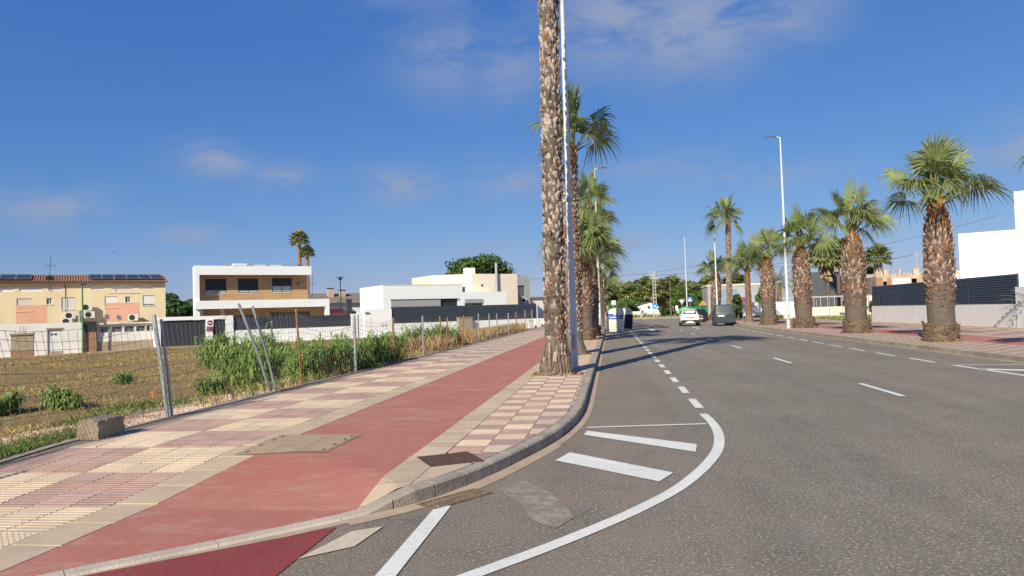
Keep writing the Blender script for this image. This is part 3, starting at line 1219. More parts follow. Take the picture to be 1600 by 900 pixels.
marking('stripe', [(-1.62, 6.35), (-1.485, 6.35), (-1.45, 2.0), (-1.60, 2.0)])
dash_y = [(12.55, 13.8), (14.75, 15.95), (16.95, 18.1), (19.05, 20.2), (21.2, 22.35), (23.3, 24.5), (25.4, 26.6)]
dash_y += [(27.5 + 2.1 * k, 28.7 + 2.1 * k) for k in range(22)]
for a, c in dash_y:
    marking('dash', [(1.36, a), (1.50, a), (1.50, c), (1.36, c)])
for k in range(14):
    a = 13.75 + 8.05 * k
    marking('lane_dash', [(5.07, a), (5.19, a), (5.19, a + 2.25), (5.07, a + 2.25)])
a = 21.0
while a < 58:
    x = 8.63 + max(0, (a - 26)) * 0.03
    marking('dash', [(x, a), (x + .12, a), (x + .16, a + 1.75), (x + .04, a + 1.75)])
    a += 2.75
marking('edge_line', [(8.65, 20.1), (8.79, 20.1), (9.05, 14.5), (8.9, 14.5)])
marking('bay_line', [(8.72, 20.1), (8.72, 19.95), (10.45, 19.75), (10.45, 19.85)])
marking('stripe', [(8.80, 18.95), (8.78, 18.55), (10.45, 17.3), (10.45, 17.9)])
marking('arrow', [(3.1, 55.0), (3.3, 55.0), (3.3, 59), (3.55, 59), (3.2, 61.5), (2.85, 59), (3.1, 59)])
marking('arrow', [(6.75, 58), (6.95, 58), (6.95, 61), (7.2, 61), (6.85, 63), (6.5, 61), (6.75, 61)])
marking('stop_bar', [(5.3, 113), (8.6, 113), (8.6, 113.4), (5.3, 113.4)])
for k in range(6):
    marking('dash', [(2.0 + k * 1.5, 115.3), (2.7 + k * 1.5, 115.3), (2.7 + k * 1.5, 117), (2.0 + k * 1.5, 117)])
marking('cycle_crossing', [(-4.32, 3.98), (-2.30, 5.70), (-2.27, 1.5), (-4.3, 1.5)], MAROON, 0.0065)
marking('worn_patch', [(-2.29, 4.93), (-2.13, 5.58), (-1.91, 5.72), (-1.97, 5.22)], WORNLINE)
marking('worn_patch', [(-2.27, 3.4), (-2.27, 4.0), (-1.97, 4.0), (-1.97, 3.4)], WORNLINE)


def patch_mat():
    m, nt, bb, oc = new_mat('old_paint_remains', 0.85, 0.2)
    n1 = noise(nt, oc, 7, 7, 0.8, 0.47, 0.66)
    n3 = noise(nt, oc, 62, 3, 0.7, 0.32, 0.68)
    c = mixnode(nt, n3, (0.128, 0.112, 0.089), (0.318, 0.280, 0.224))
    c = mixnode(nt, mixnode(nt, .75, (0, 0, 0), n1), c, (0.44, 0.375, 0.30))
    nt.links.new(c, bb.inputs['Base Color'])
    return m


PATCH = patch_mat()
marking('worn_patch', [(-1.18, 6.98), (-0.93, 7.32), (-0.66, 6.9), (-0.5, 6.5), (-.36, 6.05), (-.5, 5.72), (-.72, 5.95), (-.85, 6.4)], PATCH, 0.0065)

# ------------------------------------------------------------------ right pavement
rs = MB()
rs.face([(10.78, -30, S), (13.0, -30, S), (13.0, 119, S), (10.78, 119, S)], CHECK_FAR)
rs.face([(13.0, -30, S), (13.15, -30, S), (13.15, 119, S), (13.0, 119, S)], SLABC)
rs.face([(15.35, -30, S), (15.8, -30, S), (15.8, 119, S), (15.35, 119, S)], SLABC)
rs.face([(15.8, -30, S), (20.55, -30, S), (20.55, 119, S), (15.8, 119, S)], BLOCK_FAR)
rs.build('right_pavement', kind='structure')
rr = MB()
rr.face([(13.15, -30, S - .002), (15.35, -30, S - .002), (15.35, 119, S - .002), (13.15, 119, S - .002)])
rr.build('right_cycle_path', REDPATH, kind='structure')
rv = MB()
rv.face([(20.55, 62, .02), (60, 62, .02), (60, 119, .02), (20.55, 119, .02)])
rv.build('vacant_plot', EARTH, kind='structure')

# ------------------------------------------------------------------ palms
def frond_mesh(seed, el, Lp=1.0, Rb=1.15, nseg=34, leafmat=LEAF, droop=1.0, petm=PETIOLE):
    """fan leaf growing from the origin toward +X at elevation el (radians)"""
    r = random.Random(seed)
    mb = MB()
    d0 = Vector((math.cos(el), 0, math.sin(el)))
    pts = []
    p = Vector((0, 0, 0))
    e = el
    for k in range(5):
        pts.append(p.copy())
        e -= 0.06 * droop * math.cos(el)
        p = p + Vector((math.cos(e), 0, math.sin(e))) * Lp / 4
    mb.tube(pts, [.035, .028, .022, .018, .014], 4, petm, caps=False)
    base = pts[-1]
    e -= r.uniform(0.0, 0.25)
    d = Vector((math.cos(e), 0, math.sin(e)))
    roll = r.choice((-1, 1)) * r.uniform(.25, 1.25)
    lat = Vector((0, math.cos(roll), math.sin(roll)))
    up = d.cross(lat)
    span = R(r.uniform(105, 122))
    dphi = 2 * span / nseg
    for i in range(nseg):
        phi = -span + (i + .5) * dphi
        Ls = Rb * (0.70 + 0.32 * math.cos(phi * .8)) * r.uniform(.9, 1.06)
        cup = 0.34 * math.sin(abs(phi)) ** 2
        def at_(t, ph, h=0.0):
            q = d * math.cos(ph) + lat * math.sin(ph) + up * cup
            z = -droop * (0.78 * max(0, t - .38) ** 1.5 * (0.75 + .8 * r_i)) * Rb * 1.35
            return base + q * (t * Ls) + up * h + Vector((0, 0, z))
        r_i = r.random()
        ph_a, ph_b = phi - dphi / 2, phi + dphi / 2
        h = 0.018 if i % 2 else -0.018
        a0, b0 = at_(.04, ph_a), at_(.04, ph_b)
        a1, b1 = at_(.46, ph_a, h), at_(.46, ph_b, -h)
        m1 = (a1 + b1) / 2
        w = (b1 - a1)
        c2 = at_(.74, phi)
        c3 = at_(1.0, phi)
        if r.random() < .25:
            c3 = c3 + Vector((r.uniform(-.04, .04), r.uniform(-.04, .04), -.10))
        lm = leafmat
        mb.face([a0, b0, b1, a1], lm)
        mb.face([a1, b1, c2 + w * .26, c2 - w * .26], lm)
        mb.face([c2 - w * .26, c2 + w * .26, c3], lm)
        if r.random() < .22:
            k = at_(.6, ph_a)
            mb.face([k, k + w * .06, k + Vector((r.uniform(-.05, .05), r.uniform(-.05, .05), -r.uniform(.15, .32))) + (d * .1)], HAIR)
    return mb.mesh('frond', leafmat)


FR_CLASSES = [(85, LEAFY, .3), (77, LEAF, .5), (66, LEAF, .75), (56, LEAF, .85), (46, LEAF, .95), (34, LEAF, 1.0), (-10, LEAF, 1.1)]
FR = []
for ci, (el, lm, dr) in enumerate(FR_CLASSES):
    FR.append([frond_mesh(100 + ci * 10 + k, R(el), leafmat=lm, droop=dr) for k in range(4)])


def add_crown(parent, z, n, sc, seed, lo=1, hi=5, tiltx=0.0):
    """fronds as children of the palm, spiralling outward from upright to level"""
    r = random.Random(seed)
    az = r.uniform(0, 6.28)
    for k in range(n):
        t = (k + .5) / n
        cls = (0, 1, 1, 0, 2, 1)[k] if k < 6 else min(hi, max(lo, int(round(lo + (hi - lo + .4) * t ** 1.0))))
        az += 2.39996 + r.uniform(-.25, .25)
        me = FR[cls][r.randrange(4)]
        s = sc * r.uniform(.88, 1.1) * (1.12 if k < 6 else 1)
        rr = .12 * sc * (0.3 + t)
        inst(me, 'frond', parent, (rr * math.cos(az) + tiltx, rr * math.sin(az), z - .25 * t * sc), (r.uniform(-.12, .12), r.uniform(-.1, .1), az), s)


def boot(mb, r, rad, z, th, w, L, out, mt, split=True):
    """one cut leaf base: a tapering, keeled, forked stub leaning out of the trunk"""
    ca, sa = math.cos(th), math.sin(th)
    n = Vector((ca, sa, 0))
    t = Vector((-sa, ca, 0)) 
    tw = r.uniform(-.35, .35)
    u = Vector((0, 0, 1))
    b0 = n * (rad - .03) + u * z
    tip = n * (rad + out) + u * (z + L) + t * tw * w
    a, c = b0 - t * w * .5, b0 + t * w * .5
    mid = n * (rad + out * .55) + u * (z + L * .5)
    m1, m2 = mid - t * w * .42, mid + t * w * .42
    t1, t2 = tip - t * w * .25, tip + t * w * .22 + u * r.uniform(-.03, .05)
    under = n * (rad - .02) + u * (z + L * .75)
    keel = mid + n * .02
    mb.face([a, c, m2, keel, m1], mt)
    mb.face([m1, keel, tip + n * .012, t1], mt)
    mb.face([keel, m2, t2, tip + n * .012], mt)
    mb.face([t1, tip + n * .012, under], mt)
    mb.face([tip + n * .012, t2, under], mt)
    mb.face([m1, t1, under], mt)
    mb.face([t2, m2, under], mt)


def fat_trunk_mesh(seed, H, r0):
    """stout washingtonia trunk: root mass, ringed bare bark, red fibre, then cut leaf bases"""
    r = random.Random(seed)
    mb = MB()
    prof = [(r0 * 1.16, 0), (r0 * 1.15, .12), (r0 * 1.14, .30), (r0 * 1.20, .46), (r0 * 1.15, .60), (r0 * .92, .68), (r0 * .93, 1.0), (r0 * .94, 1.35), (r0 * .93, 1.6),
            (r0 * .93, 2.1), (r0 * .92, 2.8), (r0 * .90, 3.5), (r0 * .82, H - 1.1), (r0 * .66, H - .55), (r0 * .42, H - .1), (r0 * .2, H + .25)]
    mats = [ROOTM] * 5 + [BARK_G] * 3 + [BARK_D] * 4 + [BARK_D] * 3
    mb.lathe(prof, 22, None, mats, 0.03, r)
    # knobbly root mass
    for k in range(330):
        th = r.uniform(0, 6.283)
        z = r.uniform(.0, .62)
        rr = r0 * (1.13 + .05 * math.sin(3 * th + seed) + .03 * math.sin(7 * th))
        boot(mb, r, rr - .03, z - .06, th, r.uniform(.05, .16), r.uniform(.06, .22), r.uniform(.0, .12), r.choice([ROOTM, ROOTM, ROOTM, BARK_D, BOOT_D, BARK_D]))
    for k in range(90):
        th = r.uniform(0, 6.283)
        boot(mb, r, r0 * 1.2, -.05, th, r.uniform(.08, .2), r.uniform(.08, .16), r.uniform(.02, .16), r.choice([SOILO, ROOTM, ROOTM, BARK_D]))

    def rad(z):
        for (ra, za), (rb, zb) in zip(prof, prof[1:]):
            if za <= z <= zb:
                return ra + (rb - ra) * (z - za) / (zb - za)
        return prof[-1][0]
    z = 1.30
    ring = 0
    while z < H - .05:
        rr = rad(z)
        n = max(6, int(2 * math.pi * rr / .165))
        for k in range(n):
            th = 2 * math.pi * (k + .5 * (ring % 2)) / n + r.uniform(-.1, .1)
            zz = z + r.uniform(-.05, .05)
            f = (zz - 1.45) / (H - 1.45)
            if f < .02 and r.random() < .5:
                continue
            if f < .14 + .05 * math.sin(th * 3 + seed):
                mt = r.choice([BARK_D, BOOT_M, BOOT_D])
                boot(mb, r, rr, zz, th, r.uniform(.12, .19), r.uniform(.1, .2), r.uniform(.01, .04), mt)
            else:
                if f > .86:
                    mt = r.choice([BOOT_O, BOOT_O, BOOT_M, BOOT_L])
                elif f > .7:
                    mt = r.choice([BOOT_M, BOOT_M, BOOT_O, BOOT_D, BOOT_L])
                else:
                    mt = r.choice([BOOT_M, BOOT_M, BOOT_D, BOOT_G, BOOT_M, BOOT_L, BARK_D])
                boot(mb, r, rr, zz, th, r.uniform(.10, .19), r.uniform(.16, .30), r.uniform(.04, .13), mt)
        z += .125
        ring += 1
    # green-yellow leaf sheaths at the top
    for k in range(16):
        th = k * 2.4
        boot(mb, r, .16, H - .15 + .02 * k, th, .13, .5, .12, PETIOLE if k > 5 else BOOT_O)
    return mb.mesh('trunk', BARK_D, smooth=False)


def slim_trunk_mesh(seed, H, r0, r1, pal, boots=True, flare=1.5, n=14, step=.14, top_orange=True):
    r = random.Random(seed)
    mb = MB()
    prof = [(r0 * flare, 0), (r0 * (flare * .6 + .45), .18), (r0 * 1.12, .5), (r0, 1.0)]
    for k in range(1, 13):
        t = k / 12
        prof.append((r0 + (r1 - r0) * t, 1.0 + (H - 1.0) * t))
    prof.append((r1 * .6, H + .2))
    mb.lathe(prof, n, None, [BARK_V] * 3 + [BARK_D] * (len(prof) - 4), 0.02, r)
    if boots:
        z = .75
        ring = 0
        while z < H:
            t = (z - 1) / (H - 1)
            rr = r0 + (r1 - r0) * max(0, t)
            m_ = max(6, int(2 * math.pi * rr / .15))
            for k in range(m_):
                th = 2 * math.pi * (k + .5 * (ring % 2)) / m_ + r.uniform(-.12, .12)
                mt = r.choice(pal)
                if top_orange and t > .86:
                    mt = r.choice([BOOT_O, BOOT_M, BOOT_O])
                boot(mb, r, rr, z + r.uniform(-.05, .05), th, r.uniform(.09, .16), r.uniform(.13, .25), r.uniform(.02, .08), mt)
            z += step
            ring += 1
    return mb.mesh('trunk', BARK_D)


KP_GROUP = 'palms in the kerbside row on the right'
FAT = [fat_trunk_mesh(31, 5.15, .56), fat_trunk_mesh(47, 5.1, .62), fat_trunk_mesh(58, 5.2, .58)]
RIGHT = [
    (12.42, 29.3, 0, .90, 1.18, 'nearest stout palm on the right, in front of the pale wall and slatted fence', 19, 1.0, 0.05),
    (12.50, 39.1, 1, .90, 1.15, 'stout palm second from the right edge beside the end of the slatted fence', 18, 1.0, .9),
    (12.57, 49.5, 2, .98, 1.18, 'stout palm on the right pavement standing right beside the near tall lamp post', 18, 1.0, 2.2),
    (12.55, 60.0, 0, 1.0, 1.14, 'stout palm with a brown scaly trunk just right of the slim red palm', 18, 1.02, 3.1),
    (12.0, 86.0, 2, .98, 1.2, 'stout leaning palm behind the second lamp post and the dark parked car', 20, 1.04, 4.0),
]
for i, (x, y, v, rs_, cs, lab, nf, hs, rz) in enumerate(RIGHT):
    t = thing('palm_tree', lab, 'palm tree', (x, y, S), rz, KP_GROUP)
    inst(FAT[v], 'trunk', t, (0, 0, 0), (R((0.3, -.9, .8, -.4, 1.2)[i]), R((.5, -.8, .4, 1.0, -2.6)[i]), (0, 1.1, 2.3, 3.9, 5)[i]), (rs_, rs_, hs))
    add_crown(t, 5.40 * hs, nf, cs, 200 + i, 1, 5)
    d = MB()
    rr_ = random.Random(i)
    pts = [(math.cos(a * .5236) * .82 * rr_.uniform(.85, 1.1), math.sin(a * .5236) * .82 * rr_.uniform(.85, 1.1)) for a in range(12)]
    d.prism(pts, S + .0, S + .03, SOILO)
    d.build('tree_pit', SOILO, bpy.data.objects['right_pavement'])
# near right palm outside the frame: its shadow and a frond tip reach into view
t = thing('palm_tree', 'palm beyond the right edge, only a frond tip and shadow in view', 'palm tree', (12.35, 19.6, S), 1.0, KP_GROUP)
inst(FAT[1], 'trunk', t, (0, 0, 0), (0, 0, 1), (.9, .9, 1.0))
add_crown(t, 5.3, 24, .95, 240, 1, 5)

SLIM_R = slim_trunk_mesh(61, 4.9, .26, .19, [BOOT_M, BOOT_M, BOOT_O, BOOT_M], True, 1.7)
t = thing('palm_tree', 'slender young palm with reddish trunk behind the right side of the grey van', 'palm tree', (12.75, 69.5, S), 0, KP_GROUP)
inst(SLIM_R, 'trunk', t)
add_crown(t, 5.0, 22, 1.25, 251, 1, 5)
TALL_R = slim_trunk_mesh(62, 11.1, .30, .23, [BOOT_G, BOOT_L, BOOT_G, BOOT_M], True, 1.2)
t = thing('palm_tree', 'tall thin palm rising high behind the grey van, tallest on the right side', 'palm tree', (12.65, 80, S), 0, KP_GROUP)
inst(TALL_R, 'trunk', t, (0, 0, 0), (0, R(1.2), 0))
add_crown(t, 11.2, 24, 1.15, 252, 1, 6)

# left row ---------------------------------------------------------------
LP_GROUP = 'palms in the kerbside row on the left'
t = thing('palm_tree', 'tall grey scaly palm trunk nearest the camera', 'palm tree', (-1.44, 18.3, S), 0, LP_GROUP)
NEAR_H, NR0, NR1 = 13.3, .235, .190
r = random.Random(5)
LEAN = R(.7)
lean_o = bpy.data.objects.new('trunk', None)
core = MB()
prof = [(.44, 0), (.41, .12), (.36, .32), (.30, .62), (.25, .95)]
for k in range(1, 16):
    q_ = k / 15
    prof.append((NR0 + (NR1 - NR0) * q_ * (.8 + .2 * q_), .95 + (NEAR_H - .95) * q_))
core.lathe(prof, 24, None, [BARK_V] * 4 + [BARK_D] * (len(prof) - 5), .025, r)
# fissured flaring foot: ragged upright splinters of old bark
for k in range(150):
    th = r.uniform(0, 6.283)
    n, tt = Vector((math.cos(th), math.sin(th), 0)), Vector((-math.sin(th), math.cos(th), 0))
    z0_ = max(0, r.uniform(-.25, .55))
    zt = z0_ + r.uniform(.18, .45)
    w = r.uniform(.010, .030)
    tw = r.uniform(-.06, .06)
    pp = []
    for q_ in range(3):
        z_ = z0_ + (zt - z0_) * q_ / 2
        rad_ = .445 - .195 * min(1, z_ / .95) ** .85 + r.uniform(0, .025)
        pp.append(n * rad_ + tt * tw * q_ / 2 + Vector((0, 0, z_)))
    mt = r.choice([BARK_V, BOOT_D, BARK_V, BOOT_D, BOOT_M, BARK_D, BOOT_G])
    for a_, c_ in zip(pp, pp[1:]):
        core.face([a_ - tt * w, a_ + tt * w * .2 + n * .018, c_ + tt * w * .2 + n * .018, c_ - tt * w], mt)
        core.face([a_ + tt * w * .2 + n * .018, a_ + tt * w, c_ + tt * w, c_ + tt * w * .2 + n * .018], mt)
for k in range(110):
    th = r.uniform(0, 6.283)
    rr_ = r.uniform(.42, .62)
    c_ = Vector((math.cos(th) * rr_, math.sin(th) * rr_, .012))
    d_ = Vector((r.uniform(-1, 1), r.uniform(-1, 1), .15)) * r.uniform(.04, .10)
    e_ = Vector((-d_.y, d_.x, 0)) * .25
    core.face([c_ - d_ - e_, c_ + d_ - e_, c_ + d_ + e_ + Vector((0, 0, .02)), c_ - d_ + e_], r.choice([BOOT_L, SOILO, BOOT_M, BOOT_G]))
tr = core.build('trunk', BARK_D, t)
tr.rotation_euler = (R(.3), LEAN, 0)
bvars = []
for k in range(18):
    mb = MB()
    kind = (BOOT_L, BOOT_G, BOOT_G, (BOOT_M, BOOT_D, BOOT_G)[k // 6], BOOT_G, BOOT_D)[k % 6]
    boot(mb, random.Random(900 + k), 0.0, 0, 0, r.uniform(.07, .14), r.uniform(.12, .27), r.uniform(.012, .055), kind)
    bvars.append(mb.mesh('leaf_base', kind))
cand = []
z = .80
ring = 0
while z < NEAR_H:
    q_ = max(0, (z - .95) / (NEAR_H - .95))
    rad_ = NR0 + (NR1 - NR0) * q_ + .01
    m_ = int(2 * math.pi * rad_ / .112)
    for k in range(m_):
        th = 2 * math.pi * (k + .5 * (ring % 2)) / m_ + r.uniform(-.14, .14)
        cand.append((z + r.uniform(-.05, .05), th, rad_))
    z += .135
    ring += 1
cand.sort(key=lambda c: (0 if (math.cos(c[1] + 1.5) > -.1 and c[0] < 9.8) else 1, r.random()))
rest = MB()
for k, (z, th, rad_) in enumerate(cand):
    low = z < 1.9
    vi = r.randrange(18)
    if low:
        vi = r.choice([v_ for v_ in range(18) if v_ % 6 in (3, 4, 5)])
    elif z < 4.0 and r.random() < .5:
        vi = r.choice([v_ for v_ in range(18) if v_ % 6 in (1, 4, 5)])
    if k < 298:
        o = inst(bvars[vi], 'leaf_base', tr, (rad_ * math.cos(th), rad_ * math.sin(th), z), (r.uniform(-.45, .45), r.uniform(-.25, .18), th + r.uniform(-.4, .4)), r.uniform(.7, 1.3))
    else:
        boot(rest, r, rad_, z, th, r.uniform(.08, .14), r.uniform(.14, .27), r.uniform(.012, .055),
             r.choice([BOOT_D, BOOT_M, BARK_D]) if low else r.choice([BOOT_L, BOOT_G, BOOT_L, BOOT_M, BOOT_G, BOOT_D]))
rest.build('leaf_bases', BOOT_L, tr, kind='stuff')
add_crown(t, NEAR_H + .1, 28, 1.25, 300, 1, 6, math.tan(LEAN) * NEAR_H)

TALL2 = slim_trunk_mesh(71, 7.6, .30, .21, [BOOT_G, BOOT_L, BOOT_M, BOOT_M], True, 1.75, step=.13)
t = thing('palm_tree', 'tall palm second in the left row, crown showing behind the nearest trunk', 'palm tree', (-1.40, 26.4, S), 0, LP_GROUP)
inst(TALL2, 'trunk', t, (0, 0, 0), (0, R(.8), 0))
add_crown(t, 7.75, 17, 1.0, 324, 1, 5, .22)
LEFT = [(-1.40, 39.2, 0, .80, 1.10, 'stout palm third in the left row with an orange topped scaly trunk', 20, .88),
        (-1.20, 45.0, 1, .74, 1.10, 'stout palm close behind the orange topped one in the left row', 18, .98)]
for i, (x, y, v, rs_, cs, lab, nf, hs) in enumerate(LEFT):
    t = thing('palm_tree', lab, 'palm tree', (x, y, S), .8 + i, LP_GROUP)
    inst(FAT[v], 'trunk', t, (0, 0, 0), (0, 0, 0), (rs_, rs_, hs))
    add_crown(t, 5.35 * hs, nf + 3, cs * 1.15, 330 + i, 1, 5)
TALL3 = slim_trunk_mesh(72, 8.6, .28, .21, [BOOT_M, BOOT_L, BOOT_M, BOOT_O], True, 1.5)
for i, (x, y, hs, cs, lab) in enumerate([(-1.25, 51, 1.04, 1.15, 'tall palm whose crown shows above the stout palms in the left row'),
                                         (-1.15, 58, .98, 1.1, 'tall palm behind the lamp post on the left, crown just under the tallest'),
                                         (-1.05, 68, .62, 1.2, 'medium palm beyond the bins with a drooping frond over the road'),
                                         (-0.95, 80, .55, 1.25, 'farthest low palm of the left row, crown above the bins')]):
    t = thing('palm_tree', lab, 'palm tree', (x, y, S), i * 1.3, LP_GROUP)
    inst(TALL3, 'trunk', t, (0, 0, 0), (0, R(.5 * i), 0), (1, 1, hs))
    add_crown(t, 8.75 * hs, 17, cs, 340 + i, 1, 5)


# ------------------------------------------------------------------ distant palms: trunk and one crown mesh
def crown_mesh(seed, n, sc, skirt=False, lo=-30, hi=85):
    r = random.Random(seed)
    mb = MB()
    for k in range(n):
        el = R(hi + (lo - hi) * ((k + .5) / n) ** .8)
        az = k * 2.4 + r.uniform(-.2, .2)
        d = Vector((math.cos(el) * math.cos(az), math.cos(el) * math.sin(az), math.sin(el)))
        lat = Vector((-math.sin(az), math.cos(az), 0))
        L = sc * r.uniform(.75, 1.0)
        b0 = d * L * .9
        mb.face([(0, 0, 0), d * L * .45 + lat * .03, b0, d * L * .45 - lat * .03], PETIOLE)
        for j in range(11):
            ph = R(-105 + 21 * j)
            q = d * math.cos(ph) + lat * math.sin(ph)
            tip = b0 + q * sc * .95 * r.uniform(.8, 1.1) + Vector((0, 0, -.28 * sc * r.uniform(.5, 1.4)))
            w = d * (-math.sin(ph)) + lat * math.cos(ph)
            m_ = b0 + q * sc * .5
            mb.face([b0, m_ + w * .11 * sc, tip, m_ - w * .11 * sc], LEAF if r.random() < .86 else LEAFDRY)
    if skirt:
        for k in range(70):
            az = r.uniform(0, 6.28)
            t_ = Vector((-math.sin(az), math.cos(az), 0))
            n_ = Vector((math.cos(az), math.sin(az), 0))
            z0 = -r.uniform(0.0, 1.2)
            a = n_ * .2 + Vector((0, 0, z0))
            e = n_ * r.uniform(.3, .75) + Vector((0, 0, z0 - r.uniform(.6, 1.2)))
            mb.face([a - t_ * .1, a + t_ * .1, e + t_ * .16, e - t_ * .16], THATCH if r.random() < .7 else LEAFDRY)
    return mb.mesh('crown', LEAF)


FC = [crown_mesh(500, 34, 1.15), crown_mesh(501, 32, 1.2, True), crown_mesh(502, 36, 1.25, True)]


def far_palm(x, y, z0, H, cr, variant, label, group=None, r0=.25, tm=None):
    t = thing('palm_tree', label, 'palm tree', (x, y, z0), (x * 7 + y * 3) % 6.28, group)
    mb = MB()
    mb.lathe([(r0 * 1.3, 0), (r0, .6), (r0 * .9, H * .5), (r0 * .85, H)], 9, tm or BOOT_M, None, .08, random.Random(int(x * 10)))
    mb.build('trunk', tm or BOOT_M, t)
    inst(FC[variant], 'crown', t, (0, 0, H - .1), (0, 0, 0), cr)
    return t


far_palm(-67.7, 150, -.1, 19.6, 1.35, 0, 'taller of two skinny palms rising behind the timber clad villa', None, .45)
far_palm(-65.9, 150, -.1, 16.6, 1.05, 0, 'shorter of two skinny palms rising behind the timber clad villa', None, .42)
far_palm(24.3, 85, 0, 7.0, 1.25, 2, 'palm with a shaggy dry skirt in front of the dark grey house', None, .2, BARK_G)
far_palm(28.5, 95, 0, 8.3, 1.1, 1, 'palm half hidden behind the second stout palm from the right', None, .25, BARK_G)
far_palm(35.0, 100, 0, 7.6, 1.1, 0, 'palm with a pale trunk standing above the ruined brick house', None, .62, BOOT_L)
far_palm(35.6, 104, 0, 4.6, 1.3, 0, 'low bushy palm at the foot of the pale trunked palm by the ruin', None, .3)


def date_palm(x, y, z0, H, label):
    t = thing('palm_tree', label, 'palm tree', (x, y, z0))
    mb = MB()
    mb.lathe([(.4, 0), (.33, 1), (.33, H)], 9, BOOT_M)
    mb.build('trunk', BOOT_M, t)
    r = random.Random(int(x * 13))
    mb = MB()
    for k in range(38):
        az = k * 2.4
        el = R(80 - 95 * (k / 38) ** .8)
        p = Vector((0, 0, 0))
        pts = [p.copy()]
        for j in range(7):
            p = p + Vector((math.cos(el) * math.cos(az), math.cos(el) * math.sin(az), math.sin(el))) * .5
            el -= .17
            pts.append(p.copy())
        lat = Vector((-math.sin(az), math.cos(az), 0))
        for j in range(1, 7):
            for s_ in (-1, 1):
                for u_ in (0, .5):
                    a = pts[j].lerp(pts[j + 1], u_)
                    dd = (pts[j + 1] - pts[j])
                    tip = a + lat * s_ * .42 + dd * .6 + Vector((0, 0, -.12))
                    mb.face([a, a + dd * .28, tip], LEAF)
    mb.build('crown', LEAF, t, loc=(0, 0, H))


date_palm(24.4, 109, 0, 4.9, 'feathery date palm above the dark hedge right of the slim red palm')


# ------------------------------------------------------------------ leafy crowns
def leaf_cloud(mb, r, c, rad, n, size, mt, lumps=14, flat=1.0):
    """leaf faces spread through irregular lumps of a crown volume"""
    L = []
    for k in range(lumps):
        th, ph = r.uniform(0, 6.283), math.acos(r.uniform(-1, 1))
        f = r.uniform(.45, .92)
        L.append((Vector((math.cos(th) * math.sin(ph) * rad[0] * f, math.sin(th) * math.sin(ph) * rad[1] * f, math.cos(ph) * rad[2] * f)), r.uniform(.22, .42)))
    for k in range(n):
        ce, lr = L[r.randrange(lumps)]
        v = Vector((r.gauss(0, 1), r.gauss(0, 1), r.gauss(0, 1))).normalized() * (r.random() ** .45)
        p = Vector(c) + ce + Vector((v.x * rad[0] * lr, v.y * rad[1] * lr, v.z * rad[2] * lr * flat))
        nrm = (v + Vector((r.uniform(-.6, .6), r.uniform(-.6, .6), r.uniform(-.2, .9)))).normalized()
        a = nrm.cross(Vector((r.uniform(-1, 1), r.uniform(-1, 1), r.uniform(-1, 1)))).normalized()
        q = nrm.cross(a)
        s_ = size * r.uniform(.6, 1.3)
        mb.face([p - a * s_, p + q * s_ * .6, p + a * s_, p - q * s_ * .6], mt)


def tree(x, y, z0, H, rad, n, size, mt, label, cat='tree', name='tree', seed=1, lumps=14, group=None, trunk_r=.22, cz=None):
    t = thing(name, label, cat, (x, y, z0), 0, group)
    r = random.Random(seed)
    cz = cz if cz is not None else H - rad[2]
    mb = MB()
    mb.tube([(0, 0, 0), (.1, 0, cz * .5), (0, .1, cz)], [trunk_r * 1.3, trunk_r, trunk_r * .7], 7, TRUNKM)
    for k in range(6):
        a = k * 1.05
        mb.tube([(0, .05, cz * .75), (math.cos(a) * rad[0] * .35, math.sin(a) * rad[1] * .35, cz + rad[2] * .1), (math.cos(a) * rad[0] * .65, math.sin(a) * rad[1] * .65, cz + rad[2] * .35)],
                [trunk_r * .5, trunk_r * .35, trunk_r * .15], 5, TRUNKM)
    mb.build('trunk', TRUNKM, t)
    mb = MB()
    leaf_cloud(mb, r, (0, 0, cz), rad, n, size, mt, lumps)
    mb.build('crown', mt, t)
    return t


tree(-21.9, 121, -.1, 11.3, (7.6, 7, 3.9), 11000, .30, PINEL, 'broad domed umbrella pine behind the cream house', 'pine tree', 'pine_tree', 3, 26, None, .4, 7.6)
p = T(5, 36)
tree(p[0] - 6, p[1] + 6, -.3, 7.0, (5.5, 5, 3.4), 6000, .32, TREEL, 'dark dense tree between the yellow terrace and the timber villa', 'tree', 'tree', 4, 16)
p = T(11, 42)
tree(p[0] - 6, p[1] + 4, -.3, 5.6, (4, 4, 2.6), 3600, .3, TREEL, 'smaller green tree just left of the timber villa', 'tree', 'tree', 5, 14)
tree(38.8, 78, 0, 6.4, (2.2, 2.6, 2.6), 3000, .2, TREEL, 'leafy green tree beside the left edge of the white house on the right', 'tree', 'tree', 6, 12)
tree(17.6, 84, 0, 4.0, (2.4, 2.0, 2.0), 3200, .18, HEDGEL, 'dense green shrub behind the white panel fence, nearest the lamp post', 'shrub', 'shrub', 7, 12, None, .1, 1.9)
tree(15.2, 90, 0, 3.6, (1.6, 1.8, 1.8), 2000, .18, HEDGEL, 'green shrub behind the round traffic sign on the right', 'shrub', 'shrub', 8, 10, None, .1, 1.7)
tree(27.0, 78, 0, 2.3, (1.1, 1.1, 1.0), 1100, .11, TREEL, 'small bush beside the wire fence in front of the concrete house', 'shrub', 'shrub', 9, 8, None, .06, 1.2)
tree(22.6, 72, 0, 1.1, (1.1, .8, .45), 500, .09, REEDY, 'low yellowish bush in the right hand vacant plot', 'shrub', 'shrub', 19, 8, None, .04, .5)
